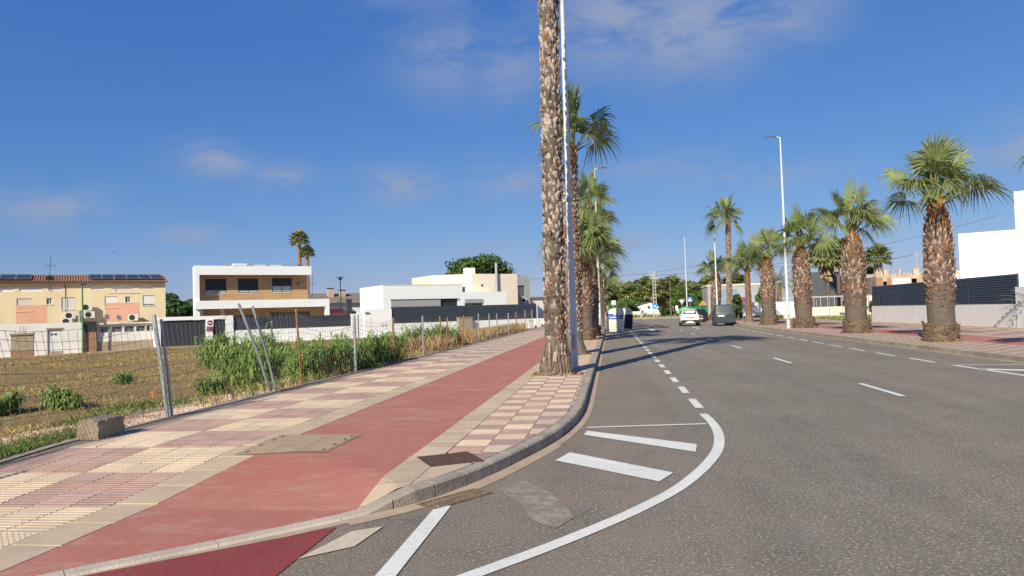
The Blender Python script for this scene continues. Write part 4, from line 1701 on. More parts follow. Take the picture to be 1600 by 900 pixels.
for i, (x, y, H, rx, lab) in enumerate([(2.0, 139, 4.6, 3.6, 'rounded hedge tree left of the white gabled house'),
                                        (-3.0, 141, 5.0, 4.0, 'bright green hedge behind the bins at the far left of the road end'),
                                        (14.6, 143, 5.6, 4.2, 'large bright green bush between the two utility poles'),
                                        (10.2, 136, 2.4, 1.7, 'clipped dark shrub leaning over the gabled house front'),
                                        (19.5, 146, 5.2, 3.6, 'dark green tree behind the pedestrian crossing sign'),
                                        (24.5, 147, 5.2, 3.4, 'leafy tree behind the orange tiled porch')]):
    tree(x, y, 0, H, (rx, 2.6, H * .46), 3600, .2, HEDGEL if i % 2 == 0 else TREEL, lab, 'tree', 'tree', 20 + i, 13, 'greenery at the far end of the road', .2, H * .52)
GR = mat('far_scrub', (0.20, 0.24, 0.07), 0.9, 0.4, .5)
mb = MB()
r = random.Random(77)
for k in range(5200):
    x, y = r.uniform(-6, 16), r.uniform(134.5, 137.5)
    h = r.uniform(.25, .9)
    a = r.uniform(0, 6.28)
    mb.face([(x, y, .0), (x + .12 * math.cos(a), y + .12 * math.sin(a), 0), (x + r.uniform(-.2, .2), y, h)], r.choice([GRASSG, GRASSY, REED]))
mb.build('far_verge_grass', GRASSG, kind='stuff')
# grove of palms beyond the road's end
r = random.Random(88)
GROVE = 'palm grove beyond the end of the road'
names_l = ['left end', 'left of the tall utility pole', 'behind the gabled house', 'between the poles', 'right of the wooden pole', 'right end near the van']
grove_pts = []
for k in range(34):
    x = -9 + k * 1.12 + r.uniform(-.5, .5)
    y = 150 + r.uniform(0, 16)
    H = r.uniform(3.9, 6.2)
    grove_pts.append((x, y, H))
for k, (x, y, H) in enumerate(grove_pts):
    far_palm(x, y, 0, H, r.uniform(1.35, 1.75), 1 + k % 2, 'bushy fan palm in the dense grove beyond the end of the road', GROVE, .42, BOOT_L)

# ------------------------------------------------------------------ street lamps
def lamp(x, y, H, label, side, lean=0.0, banded=False):
    t = thing('street_lamp', label, 'street lamp', (x, y, S), 0, 'street lamps along the road')
    mb = MB()
    mb.lathe([(.125, 0), (.125, .03), (.105, .05), (.100, 1.2), (.092, 3.0), (.070, H * .7), (.042, H)], 14, LAMPPOST)
    p = mb.build('post', LAMPPOST, t, smooth=False)
    mb.data if False else None
    mb = MB()
    mb.box(-.16, .16, -.16, .16, 0, .022, GALV)
    for sx in (-1, 1):
        for sy in (-1, 1):
            mb.box(sx * .125 - .018, sx * .125 + .018, sy * .125 - .018, sy * .125 + .018, .022, .055, GALV)
    mb.build('base_plate', GALV, t)
    boxpart('inspection_door', t, (-.05, .05, -.108, -.098, .55, .95), GALV)
    mb = MB()
    mb.tube([(0, 0, H - .05), (side * .18, 0, H + .05), (side * .35, 0, H + .07)], .035, 8, LAMPPOST)
    mb.build('arm', LAMPPOST, t)
    mb = MB()
    k = side
    prof = [(.25, .10, .07), (.32, .15, .09), (.60, .16, .07), (.92, .12, .045), (.97, .07, .035)]
    ring = []
    for a, w, h in prof:
        ring.append([(k * a, -w, H + .05), (k * a, w, H + .05), (k * a, w * .8, H + .05 + h), (k * a, -w * .8, H + .05 + h)])
    for a, c in zip(ring, ring[1:]):
        for q in range(4):
            mb.face([a[q], a[(q + 1) % 4], c[(q + 1) % 4], c[q]], LAMPHEAD)
    mb.face(ring[0], LAMPHEAD)
    mb.face(ring[-1], LAMPHEAD)
    hd = mb.build('lamp_head', LAMPHEAD, t)
    boxpart('lens', hd, (min(k * .38, k * .85), max(k * .38, k * .85), -.10, .10, H + .035, H + .052), LENS)
    if banded:
        mb = MB()
        mb.lathe([(.098, 0), (.098, .10)], 14, GALV)
        bd = mb.build('band', GALV, t, loc=(0, 0, 4.62))
        boxpart('bracket', t, (-.42, -.09, -.03, .03, 4.64, 4.70), GALV)
    t.rotation_euler = (0, lean, 0)
    return t


lamp(-1.06, 19.95, 11.6, 'street lamp post standing against the nearest tall palm trunk on the left', 1, 0, True)
lamp(-.88, 55.0, 12.4, 'left street lamp further off, head just right of the second palm crown', 1)
lamp(-.80, 84, 12.2, 'slim left street lamp post behind the bins', 1)
lamp(11.45, 49.0, 12.6, 'tallest right street lamp post beside the third stout palm', -1)
lamp(11.75, 82.5, 12.7, 'right street lamp rising between the tall thin palm and the van', -1)
lamp(12.0, 117, 12.7, 'farthest right street lamp beyond the white car', -1)
for x, y, H, lab in ((-1.0, 62, 3.2, 'thin galvanised sign post beside the kerb before the bins'),):
    t = thing('sign_post', lab, 'post', (x, y, S))
    mb = MB()
    mb.lathe([(.05, 0), (.05, H)], 8, GALV)
    mb.build('post', GALV, t)
    boxpart('cap', t, (-.055, .055, -.055, .055, H, H + .03), GALV)

# ------------------------------------------------------------------ wire fence of the lot
FX = -7.50
fence = thing('wire_fence', 'leaning rusty wire mesh fence with metal posts along the edge of the waste lot', 'fence', (FX, 0, 0))
POSTS = [(4.6, -.18, 0, 1.95, GALV, .030), (7.2, -.3, .1, 1.9, GALV, .026), (11.3, -.24, .0, 1.88, GALV, .036), (11.42, -.20, .02, 1.80, GALV, .026),
         (15.05, -.42, -.6, 2.1, GALV, .032), (15.3, -.34, -.4, 2.05, GALV, .030), (16.6, -.18, .15, 1.98, RUST, .030), (20.3, -.02, .05, 1.80, GALV, .042),
         (24.0, 0, .1, 1.68, RUST, .034), (28.0, 0, 0, 1.72, GALV, .035), (31.3, -.1, 0, 1.68, RUST, .03), (31.9, .05, .3, 1.62, RUST, .026), (35.6, .1, 0, 1.66, RUST, .033), (40.2, 0, 0, 1.74, GALV, .036),
         (43.8, 0, 0, 1.72, GALV, .035), (46.8, 0, 0, 1.7, GALV, .036), (52.0, 0, .2, 1.72, GALV, .036), (56.5, 0, 0, 1.8, RUST, .05), (62.5, 0, 0, 1.9, GALV, .04), (68, 0, 0, 2.0, GALV, .04), (73, 0, 0, 2.6, LAMPPOST, .05)]
r = random.Random(17)
for y, lx, ly, H, mt, rad in POSTS:
    mb = MB()
    z0 = .02
    mb.tube([(.0, y, z0), (lx * .45, y + ly * .45, z0 + (H - z0) * .5), (lx, y + ly, H)], [rad, rad * .97, rad * .95], 8, mt)
    mb.build('fence_post', mt, fence)


def fence_at(y, z):
    """where the sagging mesh hangs: sideways offset at height z"""
    pts = sorted(POSTS)
    for a, c in zip(pts, pts[1:]):
        if a[0] <= y <= c[0]:
            t = (y - a[0]) / max(.01, c[0] - a[0])
            lean = a[1] + (c[1] - a[1]) * t
            top = a[3] + (c[3] - a[3]) * t
            sag = math.sin(math.pi * t) * min(.22, .05 * (c[0] - a[0]))
            return lean * z / 1.8 - .02 + .03 * math.sin(y * 2.1 + z * 3), top - .06 - sag * .8
    return 0.0, 1.6


mb = MB()
wr = .0036
y = 4.6
while y < 68:
    ox, top = fence_at(y, 1.0)
    pts = []
    n = 5 if y < 24 else 3
    jx = r.uniform(-.02, .02)
    for k in range(n):
        z = .06 + (top - .06) * k / (n - 1)
        pts.append((fence_at(y, z)[0], y + jx * k / n + .012 * math.sin(5 * z + y), z))
    mb.tube(pts, wr if y < 26 else .003, 3, WIRE, caps=False)
    y += .15 if y < 32 else .3
for k in range(12):
    f = .02 + k / 11 * .98
    pts = []
    y = 4.6
    while y < 68:
        top = fence_at(y, 1)[1]
        z = .07 + (top - .07) * f
        pts.append((fence_at(y, z)[0], y, z + .02 * math.sin(y * 1.7 + k * 2)))
        y += .5
    mb.tube(pts, wr, 3, WIRE, caps=False)
mb.build('wire_mesh', WIRE, fence, kind='stuff')
mb = MB()
mb.tube([(-.1, 15.3, 1.7), (-.25, 15.6, 1.3)], .02, 5, GALV)
mb.build('loose_wire', GALV, fence)

# concrete block by the fence
cb = MB()
g_ = random.Random(2)
NX, NY, NZ = 5, 8, 5
idx = {}
for i in range(NX + 1):
    for j in range(NY + 1):
        for k in range(NZ + 1):
            if i in (0, NX) or j in (0, NY) or k in (0, NZ):
                x, y, z = -.18 + .36 * i / NX, -.26 + .52 * j / NY, .28 * k / NZ
                edge = (i in (0, NX)) + (j in (0, NY)) + (k == NZ)
                a = .006 if edge < 2 else .022
                x -= math.copysign(.010 if edge >= 2 else 0, x)
                if edge >= 2 and k == NZ:
                    z -= .012 + g_.uniform(0, .02)
                idx[(i, j, k)] = len(cb.v)
                cb.v.append((x + g_.uniform(-a, a) * .6, y + g_.uniform(-a, a) * .6, z + (g_.uniform(-a, a) * .5 if k else 0)))


def q4(a, c, d, e):
    cb.f.append(tuple(idx[p] for p in (a, c, d, e)))
    cb.mi.append(0)


for j in range(NY):
    for k in range(NZ):
        q4((NX, j, k), (NX, j + 1, k), (NX, j + 1, k + 1), (NX, j, k + 1))
        q4((0, j + 1, k), (0, j, k), (0, j, k + 1), (0, j + 1, k + 1))
for i in range(NX):
    for k in range(NZ):
        q4((i, 0, k), (i + 1, 0, k), (i + 1, 0, k + 1), (i, 0, k + 1))
        q4((i + 1, NY, k), (i, NY, k), (i, NY, k + 1), (i + 1, NY, k + 1))
for i in range(NX):
    for j in range(NY):
        q4((i, j, NZ), (i + 1, j, NZ), (i + 1, j + 1, NZ), (i, j + 1, NZ))
o = cb.build('concrete_block', CONC, loc=(-7.29, 9.42, .135))
o.rotation_euler = (0, 0, R(-2))
tag(o, 'rough concrete block with chipped edges on the pavement edge by the fence', 'concrete block')
rb = MB()
rb.lathe([(.14, 0), (.16, .05), (.09, .10)], 7, CONC, None, .25, random.Random(5))
o = rb.build('rubble_stone', CONC, loc=(-7.5, 15.15, .10))
tag(o, 'broken lump of rubble at the foot of the two leaning fence posts', 'rubble')
rb = MB()
rb.lathe([(.25, 0), (.27, .08), (.12, .17)], 8, CONC, None, .25, random.Random(6))
o = rb.build('rubble_stone', CONC, loc=(-7.55, 22.6, .08))
tag(o, 'small heap of rubble under the reeds at the pavement edge', 'rubble')
o = MB()
o.prism([(-.018, -.012), (.018, -.012), (0, .02)], 0, .30, ORANGE)
o = o.build('marker_stake', ORANGE, loc=(-11.4, 16.6, zground(-11.4, 16.6) - .02))
o.rotation_euler = (0, R(-8), .4)
tag(o, 'small orange marker stake standing in the dry grass behind the fence', 'stake')

# ------------------------------------------------------------------ lot: gravel, grasses, reeds
r = random.Random(23)
mb = MB()
for k in range(22000):
    y = 5 + 21 * r.random() ** 1.3
    x = -7.5 - abs(r.gauss(0, 1)) * (1.4 if y < 12 else .8) - r.uniform(0, .4)
    z = zground(x, y)
    s_ = r.uniform(.008, .028) * (1 if y < 14 else 1.3)
    a = r.uniform(0, 6.28)
    c, d = math.cos(a) * s_, math.sin(a) * s_
    h = s_ * r.uniform(.5, .9)
    i0 = len(mb.v)
    mb.v += [(x + c, y + d, z - .01), (x - d, y + c, z - .01), (x - c, y - d, z - .01), (x + d, y - c, z - .01), (x + c * .4, y + d * .4, z + h), (x - c * .4, y - d * .4, z + h * .8)]
    for f in ((0, 1, 4), (1, 2, 5, 4), (2, 3, 5), (3, 0, 4, 5)):
        mb.f.append(tuple(i0 + q for q in f))
        mb.mi.append(0)
mb.mats = [STONE]
mb.build('gravel', STONE, kind='stuff')


def clump_noise(x, y):
    return (math.sin(x * .9 + 1.3 * math.sin(y * .5)) + math.sin(y * 1.1 + x * .37) + math.sin(x * .31 - y * .23) * 1.3) / 3.3


def blade(mb, x, y, z, h, w, lean, mt, a=None):
    a = r.uniform(0, 6.283) if a is None else a
    c, s_ = math.cos(a), math.sin(a)
    b_ = r.uniform(0, 6.283)
    lx, ly = math.cos(b_) * lean * h, math.sin(b_) * lean * h
    mb.face([(x - c * w, y - s_ * w, z), (x + c * w, y + s_ * w, z), (x + lx * .4 + c * w * .6, y + ly * .4 + s_ * w * .6, z + h * .6), (x + lx, y + ly, z + h)], mt)


mb = MB()
for k in range(110000):
    # denser near the camera, spread over the lot
    u = r.random()
    y = 8 + 52 * u ** 1.15
    x = -8.3 - (38 * r.random() ** 1.25)
    s_, off = Tinv(x, y)
    if off > -.8 or x < -1.15 * y - 3:
        continue
    n = clump_noise(x, y)
    if n < -.35 and r.random() < .6:
        continue
    if x > -10 and y < 20 and r.random() < .9:
        continue
    far = y / 30
    h = r.uniform(.03, .11) * (1 + .5 * n) + .015 * far
    mt = GRASSY if n > .1 and r.random() < .65 else (GRASSD if r.random() < .82 else (GRASSG if r.random() < .5 else REEDY))
    blade(mb, x, y, zground(x, y) - .01, h, .004 + .006 * far, .9, mt)
mb.build('dry_grass', GRASSD, kind='stuff')
mb = MB()
# green turf in the near corner and along the pavement
for k in range(16000):
    y = r.uniform(3.5, 10.4)
    x = -7.58 - abs(r.gauss(0, .42)) - (.25 if y > 9 else 0)
    if y > 9.3 and r.random() < .5:
        continue
    blade(mb, x, y, zground(x, y) - .01, r.uniform(.04, .13), .006, .6, GRASSG if r.random() < .86 else GRASSY)
for cx, cy, n_, sp in ((-9.3, 14.0, 300, .4), (-8.8, 16.4, 800, .5), (-8.2, 17.6, 900, .4), (-9.6, 12.2, 400, .3), (-11, 15, 600, .5), (-8.0, 19, 900, .4)):
    for k in range(n_):
        x, y = cx + r.gauss(0, sp), cy + r.gauss(0, sp)
        if x > -7.6:
            continue
        blade(mb, x, y, zground(x, y) - .01, r.uniform(.06, .2), .007, .6, GRASSG if r.random() < .8 else GRASSY)
for k in range(1500):
    y = r.uniform(13, 48)
    x = -7.62 - abs(r.gauss(0, .3))
    blade(mb, x, y, zground(x, y) - .01, r.uniform(.06, .3), .008 + y * .0003, .6, r.choice([GRASSD, GRASSY, GRASSG, GRASSD]))
mb.build('green_grass', GRASSG, kind='stuff')
mb = MB()
for k in range(5200):
    y = r.uniform(30, 66)
    x = -7.7 - abs(r.gauss(0, 2.2))
    blade(mb, x, y, zground(x, y) - .01, r.uniform(.3, .85), .018, .4, r.choice([GRASSD, GRASSD, GRASSY, BOOT_M]))
mb.build('tall_dry_grass', GRASSD, kind='stuff')


def reed_clump(x, y, rx, ry, H, n, label, mats=(REED, REED2, REEDY), seed=0, w=.022, weights=(.62, .33, .05)):
    z0 = zground(x, y)
    t = thing('reed_clump', label, 'reeds', (x, y, z0), 0, 'green cane clumps in the waste lot')
    q = random.Random(seed + 1000)
    st, lv = MB(), MB()
    subs = [(q.uniform(-.8, .8), q.uniform(-.8, .8), q.uniform(.45, 1.0)) for _ in range(max(3, int(n / 22)))]
    for k in range(int(n * 1.15)):
        sx_, sy_, sh_ = subs[q.randrange(len(subs))]
        bx, by = (sx_ + q.gauss(0, .20)) * rx, (sy_ + q.gauss(0, .20)) * ry
        d = min(1.2, math.hypot(bx / rx, by / ry))
        a = math.atan2(by, bx) + q.uniform(-.9, .9)
        h = H * sh_ * q.uniform(.45, 1.12) * (1.05 - .25 * d)
        lean = q.uniform(.05, .55)
        ox, oy = math.cos(a) * lean * h * .7, math.sin(a) * lean * h * .7
        top = Vector((bx + ox, by + oy, h * .92))
        base = Vector((bx, by, 0))
        st.tube([base, base.lerp(top, .5) + Vector((-ox * .12, -oy * .12, .05)), top], [.009, .007, .003], 3, CANE, caps=False)
        nl = 11
        for j in range(nl):
            f = .08 + .92 * j / (nl - 1)
            p = base.lerp(top, f)
            la = j * 2.6 + q.uniform(-.8, .8)
            el = R(q.uniform(25, 80))
            L = q.uniform(.30, .68) * (1.1 - .4 * f) * min(1.2, H / 1.4)
            dh = Vector((math.cos(la), math.sin(la), 0))
            side = Vector((-math.sin(la), math.cos(la), 0)) * w * q.uniform(.45, .95)
            p1 = p + (dh * math.cos(el) + Vector((0, 0, math.sin(el)))) * L * .5
            p2 = p1 + (dh * math.cos(el - .8) + Vector((0, 0, math.sin(el - .8)))) * L * .35
            p3 = p2 + (dh * math.cos(el - 2.0) + Vector((0, 0, math.sin(el - 2.0)))) * L * .3
            u = q.random()
            mt = mats[0] if u < weights[0] else (mats[1] if u < weights[0] + weights[1] else mats[2])
            lv.face([p - side * .6, p + side * .6, p1 + side, p1 - side], mt)
            lv.face([p1 - side, p1 + side, p2 + side * .7, p2 - side * .7], mt)
            lv.face([p2 - side * .7, p2 + side * .7, p3], mt)
    st.build('cane', CANE, t, kind='stuff')
    lv.build('foliage', REED, t, kind='stuff')
    return t


REEDS = [
    (-10.9, 20.4, 1.05, 1.1, 1.75, 210, 'big bright green reed clump left of the two leaning posts'),
    (-17.2, 29.2, 1.0, .8, 1.75, 120, 'upright reed clump in front of the dark gate, leftmost tall one'),
    (-15.2, 30.0, 1.0, 1.0, 1.7, 110, 'tall reed clump under the no parking sign pillar'),
    (-11.4, 26.2, 1.3, 1.2, 1.5, 130, 'reed clump behind the two leaning posts'),
    (-8.55, 18.4, .6, .75, 1.25, 120, 'dark green reed clump around the thin rusty post'),
    (-8.5, 20.3, .65, .8, 1.15, 130, 'dense reed clump left of the thick grey fence post'),
    (-8.3, 22.3, .6, .9, 1.45, 140, 'dense reed clump right of the thick grey fence post'),
    (-8.4, 24.4, .7, .9, 1.3, 110, 'reed clump with feathery tips behind a rusty post'),
    (-10.4, 31, 1.6, 1.4, 1.2, 90, 'reed clump further back against the white villa wall'),
    (-9.0, 27.4, .7, .8, .95, 60, 'thinning reed clump before the gap in the greenery'),
    (-9.3, 36.0, 1.3, 1.6, 1.75, 180, 'bushy reed clump standing alone in front of the concrete block pillar'),
    (-8.8, 33.5, .6, .8, 1.1, 60, 'small pale reed clump between two rusty posts'),
    (-13.0, 15.9, .50, .40, .85, 60, 'green tuft in the dry grass, between leftmost tuft and the grey post'),
    (-13.9, 16.3, .25, .25, .55, 22, 'smallest green tuft beside the larger low tuft'),
    (-14.2, 15.0, .45, .40, .75, 50, 'low green tuft at the left edge of the photo'),
    (-9.35, 15.9, .4, .35, .6, 36, 'short broad leaved tuft near the gravel by the leaning posts'),
    (-16.5, 22.4, .5, .35, .5, 34, 'small tuft in the middle of the dry lot'),
]
for i, (x, y, rx, ry, H, n, lab) in enumerate(REEDS):
    reed_clump(x, y, rx, ry, H, n, lab, seed=i, w=.021 + .0005 * y, weights=(.66, .28, .06) if i < 4 else (.5, .42, .08))
# yellow-leaved agave-like tuft in the reeds
t = thing('yellow_plant', 'yellowing sword leaved plant among the dark reeds near the thick grey post', 'plant', (-8.05, 18.9, zground(-8.05, 18.9)))
mb = MB()
q = random.Random(4)
for k in range(16):
    a, el = q.uniform(0, 6.28), R(q.uniform(40, 80))
    d = Vector((math.cos(a) * math.cos(el), math.sin(a) * math.cos(el), math.sin(el)))
    sd_ = Vector((-math.sin(a), math.cos(a), 0)) * .028
    L = q.uniform(.5, .95)
    mb.face([-sd_ * .5, sd_ * .5, d * L * .5 + sd_, d * L * .5 - sd_], REEDY)
    mb.face([d * L * .5 - sd_, d * L * .5 + sd_, d * L + Vector((0, 0, -.05))], REEDY)
mb.build('leaves', REEDY, t)

# broken brick pillar in the lot
x, y, _ = T(-8.75, -3)
t = thing('brick_pillar', 'low unfinished brick and block pillar in the dry lot before the white wall', 'pillar', (x, y, -.62), TA)
boxpart('brick_base', t, (-.68, .68, -.5, .5, 0, .75), BRICKM)
boxpart('block_body', t, (-.67, .67, -.49, .49, .751, 1.85), BLOCKM)
boxpart('cap', t, (-.75, .75, -.57, .57, 1.851, 1.98), CONC)
mb = MB()
for dx in (-.15, .05, .2):
    mb.tube([(dx, 0, 1.97), (dx + .01, .02, 2.5)], .015, 4, RUST)
mb.build('rebar', RUST, t, kind='stuff')

# ------------------------------------------------------------------ buildings
def wall_open(mb, x0, x1, z0, z1, y, openings, mt, depth=.18):
    """facade in the plane y with real openings and reveals of the given depth"""
    xs = sorted({x0, x1, *[o[0] for o in openings], *[o[1] for o in openings]})
    zs = sorted({z0, z1, *[o[2] for o in openings], *[o[3] for o in openings]})
    for xa, xb in zip(xs, xs[1:]):
        for za, zb in zip(zs, zs[1:]):
            xm, zm = (xa + xb) / 2, (za + zb) / 2
            if any(o[0] < xm < o[1] and o[2] < zm < o[3] for o in openings):
                continue
            mb.face([(xa, y, za), (xb, y, za), (xb, y, zb), (xa, y, zb)], mt)
    for a, b_, c, d in openings:
        y2 = y + depth
        mb.face([(a, y, c), (a, y, d), (a, y2, d), (a, y2, c)], mt)
        mb.face([(b_, y, c), (b_, y2, c), (b_, y2, d), (b_, y, d)], mt)
        mb.face([(a, y, c), (a, y2, c), (b_, y2, c), (b_, y, c)], mt)
        mb.face([(a, y, d), (b_, y, d), (b_, y2, d), (a, y2, d)], mt)


def house(name, label, cat, s, off, z=0.0):
    p = T(s, off, z)
    return thing(name, label, cat, p, TA)


def window(parent, x0, x1, z0, z1, y, frame=ALU, fw=.05, mull=1, blind=None, bl=0.0, glass=GLASS, name='window', label=None):
    """frame with its glass panes and, if lowered, a roller blind covering the share bl of the opening"""
    mb = MB()
    mb.box(x0, x1, y, y + .05, z0, z0 + fw, frame)
    mb.box(x0, x1, y, y + .05, z1 - fw, z1, frame)
    mb.box(x0, x0 + fw, y, y + .05, z0 + fw, z1 - fw, frame)
    mb.box(x1 - fw, x1, y, y + .05, z0 + fw, z1 - fw, frame)
    for k in range(1, mull + 1):
        xm = x0 + (x1 - x0) * k / (mull + 1)
        mb.box(xm - fw * .45, xm + fw * .45, y + .004, y + .046, z0 + fw, z1 - fw, frame)
    w = mb.build(name, frame, parent)
    if label:
        w['label'] = label
    for k in range(mull + 1):
        xa, xb = x0 + (x1 - x0) * k / (mull + 1) + fw * .5, x0 + (x1 - x0) * (k + 1) / (mull + 1) - fw * .5
        boxpart('pane', w, (xa, xb, y + .018, y + .03, z0 + fw * .6, z1 - fw * .6), glass)
    if blind and bl > 0:
        zb = z1 - (z1 - z0 - .02) * bl
        q = MB()
        n = max(2, int((z1 - zb) / .09))
        for k in range(n):
            za, zc = zb + (z1 - zb) * k / n, zb + (z1 - zb) * (k + 1) / n
            q.box(x0 + .02, x1 - .02, y - .028, y - .012, za + .006, zc, blind)
            q.box(x0 + .02, x1 - .02, y - .022, y - .012, za, za + .006, blind)
        q.build('blind', blind, w, kind='stuff')
    return w


# --- yellow terrace -----------------------------------------------------
A0 = -31.0
hA = house('terrace_house', 'yellow and salmon two storey terrace with terracotta roof and solar panels', 'house', A0, 10, 0)
lx = lambda s: s - A0
opn, wins = [], []
for s0, s1, z0, z1, kind in ((-9.8, -8.74, 3.22, 4.33, 'sh'), (-6.5, -5.45, 3.25, 4.38, 'sh2'), (-3.12, -2.08, 3.38, 4.42, 'sh'), (.0, 1.02, 3.52, 4.48, 'shp'),
                             (-7.62, -7.2, 3.78, 4.33, 'sm'), (-1.45, -1.0, 3.80, 4.38, 'sm'), (-10.95, -10.0, 4.93, 5.28, 'hi'), (-9.62, -7.95, 4.95, 5.30, 'hi'),
                             (-7.47, -6.45, 5.0, 5.33, 'hi'), (-4.18, -3.16, 5.04, 5.37, 'hi'), (-2.56, -.85, 5.08, 5.42, 'hi'), (-.29, .86, 5.11, 5.46, 'hi'),
                             (-14.5, -13.5, 3.2, 4.3, 'sh'), (-18, -17, 3.2, 4.3, 'sh'), (-22, -21, 3.2, 4.3, 'sh')):
    # the facade drops slightly to the left in the photograph only through perspective: keep levels
    dz = 0.0
    opn.append((lx(s0), lx(s1), z0 - dz, z1 - dz))
    wins.append((lx(s0), lx(s1), z0, z1, kind))
mb = MB()
wall_open(mb, 0, lx(1.95), -.5, 5.72, 0, opn, YELLOW, .16)
L_ = lx(1.95)
mb.face([(L_, 0, -.5), (L_, 8, -.5), (L_, 8, 5.72), (L_, 4, 6.6), (L_, 0, 5.72)], YELLOW)
mb.face([(0, 0, -.5), (0, 0, 5.72), (0, 4, 6.6), (0, 8, 5.72), (0, 8, -.5)], YELLOW)
mb.face([(0, 8, -.5), (0, 8, 5.72), (L_, 8, 5.72), (L_, 8, -.5)], YELLOW)
mb.face([(0, .5, -.5), (L_, .5, -.5), (L_, .5, 5.7), (0, .5, 5.7)], DARKIN)
mb.build('wall', YELLOW, hA)
for a, c in ((-9.85, -7.58), (-3.08, -.27), (-13, -11), (-20, -18)):
    boxpart('painted_band', hA, (lx(a), lx(c), -.004, .02, 2.1, 3.74 if a < -5 else 3.80), SALMON)
for x0, x1, z0, z1, kind in wins:
    if kind in ('sh', 'sh2', 'shp'):
        window(hA, x0, x1, z0, z1, .09, ALU, .05, 1, WBLIND, .88 if kind == 'shp' else 1.0, label='window with lowered white roller shutter')
        if kind == 'sh2' or x0 < lx(-8):
            q = MB()
            for k in range(5):
                zz = z0 + (z1 - z0) * (k + .5) / 5
                q.box(x0, x1, .0, .012, zz - .008, zz + .008, RUST)
            q.build('window_bars', RUST, hA, kind='stuff')
    elif kind == 'sm':
        window(hA, x0, x1, z0, z1, .10, WBLIND, .05, 1)
    else:
        boxpart('blind_panel', hA, (x0 + .0, x1 - .0, .07, .12, z0, z1), WBLIND)
    if kind != 'hi':
        boxpart('sill', hA, (x0 - .05, x1 + .05, -.05, .03, z0 - .06, z0 - .003), CREAMW)
# roof: sheet with barrel tile rows
RA = math.atan2(.9, 4.4)
mb = MB()
mb.box(-.2, L_ + .2, -.42, -.10, 5.68, 5.74, TERRA)
mb.face([(-.2, -.45, 5.71), (L_ + .22, -.45, 5.71), (L_ + .22, 4, 6.62), (-.2, 4, 6.62)], TERRA)
mb.face([(-.2, 8.45, 5.71), (-.2, 4, 6.62), (L_ + .22, 4, 6.62), (L_ + .22, 8.45, 5.71)], TERRA)
mb.build('roof', TERRA, hA)
mb = MB()
x = lx(-13)
k = 0
while x < L_ + .2:
    rr_ = .075
    for j in range(8):
        ya, yb = -.48 + j * .56, -.48 + (j + 1) * .56 + .04
        za, zb = 5.71 + .9 * (ya + .45) / 4.45, 5.71 + .9 * (min(yb, 4) + .45) / 4.45
        yb = min(yb, 4)
        for q_ in range(3):
            t0, t1 = math.pi * q_ / 3, math.pi * (q_ + 1) / 3
            mb.face([(x - math.cos(t0) * rr_, ya, za + .02 + math.sin(t0) * rr_), (x - math.cos(t1) * rr_, ya, za + .02 + math.sin(t1) * rr_),
                     (x - math.cos(t1) * rr_, yb, zb + math.sin(t1) * rr_), (x - math.cos(t0) * rr_, yb, zb + math.sin(t0) * rr_)], TERRA if (k * 7 + j * 3) % 5 else BRICKM)
    x += .21
    k += 1
mb.build('roof_tiles', TERRA, hA, kind='stuff')
mb = MB()
mb.tube([(lx(-.29), -.06, 4.72), (lx(-2.9), -.06, 4.72)], .025, 5, WBLIND)
mb.tube([(lx(-6.2), -.04, 5.6), (lx(-6.15), -.04, 2.4)], .02, 5, CABLE)
mb.tube([(lx(-7.3), -.03, 5.5), (lx(-7.28), -.03, 4.9)], .02, 5, CABLE)
mb.build('pipes', WBLIND, hA, kind='stuff')


def solar(s0, s1, off, n, label):
    zA = lambda y: 5.71 + .9 * (y + .45) / 4.45 + .16
    y0, y1 = .25, 3.2
    t = house('solar_array', label, 'solar panels', s0, 10 + y0, zA(y0))
    w = (s1 - s0) / n
    sl = math.atan2(zA(y1) - zA(y0), y1 - y0)
    Ln = (y1 - y0) / math.cos(sl)
    for j in range(n):
        p = MB()
        M = Matrix.Rotation(sl, 4, 'X')
        p.box(j * w + .01, (j + 1) * w - .01, 0, Ln, 0, .035, PANEL, M)
        o = p.build('panel', PANEL, t)
        f = MB()
        for a in ((j * w + .01, j * w + .035, 0, Ln), ((j + 1) * w - .035, (j + 1) * w - .01, 0, Ln), (j * w + .036, (j + 1) * w - .036, 0, .03), (j * w + .036, (j + 1) * w - .036, Ln - .03, Ln)):
            f.box(a[0], a[1], a[2], a[3], .02, .042, ALU, M)
        f.build('panel_frame', ALU, o)


solar(-4.3, 1.85, 10, 6, 'row of dark solar panels on the right end of the terracotta roof')
solar(-14.6, -8.75, 10, 5, 'row of dark solar panels on the left part of the terracotta roof')


def antenna(s, off, z, H, label, kind=0):
    t = house('tv_antenna', label, 'antenna', s, off, z)
    mb = MB()
    mb.tube([(0, 0, 0), (.12 if kind == 0 else 0, 0, H)], .022, 5, CABLE if kind == 0 else ALU)
    mb.build('mast', CABLE, t)
    mb = MB()
    if kind == 0:
        mb.tube([(-.3, 0, H * .62), (.5, .1, H * .62)], .012, 4, CABLE)
        for k in range(5):
            x = -.3 + k * .19
            mb.tube([(x, -.05, H * .62 - .25), (x, .05, H * .62 + .25)], .008, 3, CABLE)
        mb.tube([(.1, 0, H * .93), (.15, .2, H * .97)], .03, 4, CABLE)
    else:
        mb.tube([(-.55, 0, H * .6), (.1, 0, H * .6)], .012, 4, ALU)
        for k in range(5):
            x = -.55 + k * .15
            mb.tube([(x, 0, H * .6 - .2), (x, 0, H * .6 + .2)], .008, 3, ALU)
        mb.tube([(0, -.2, H), (0, .2, H)], .05, 5, WOODP)
    mb.build('aerial', CABLE, t)


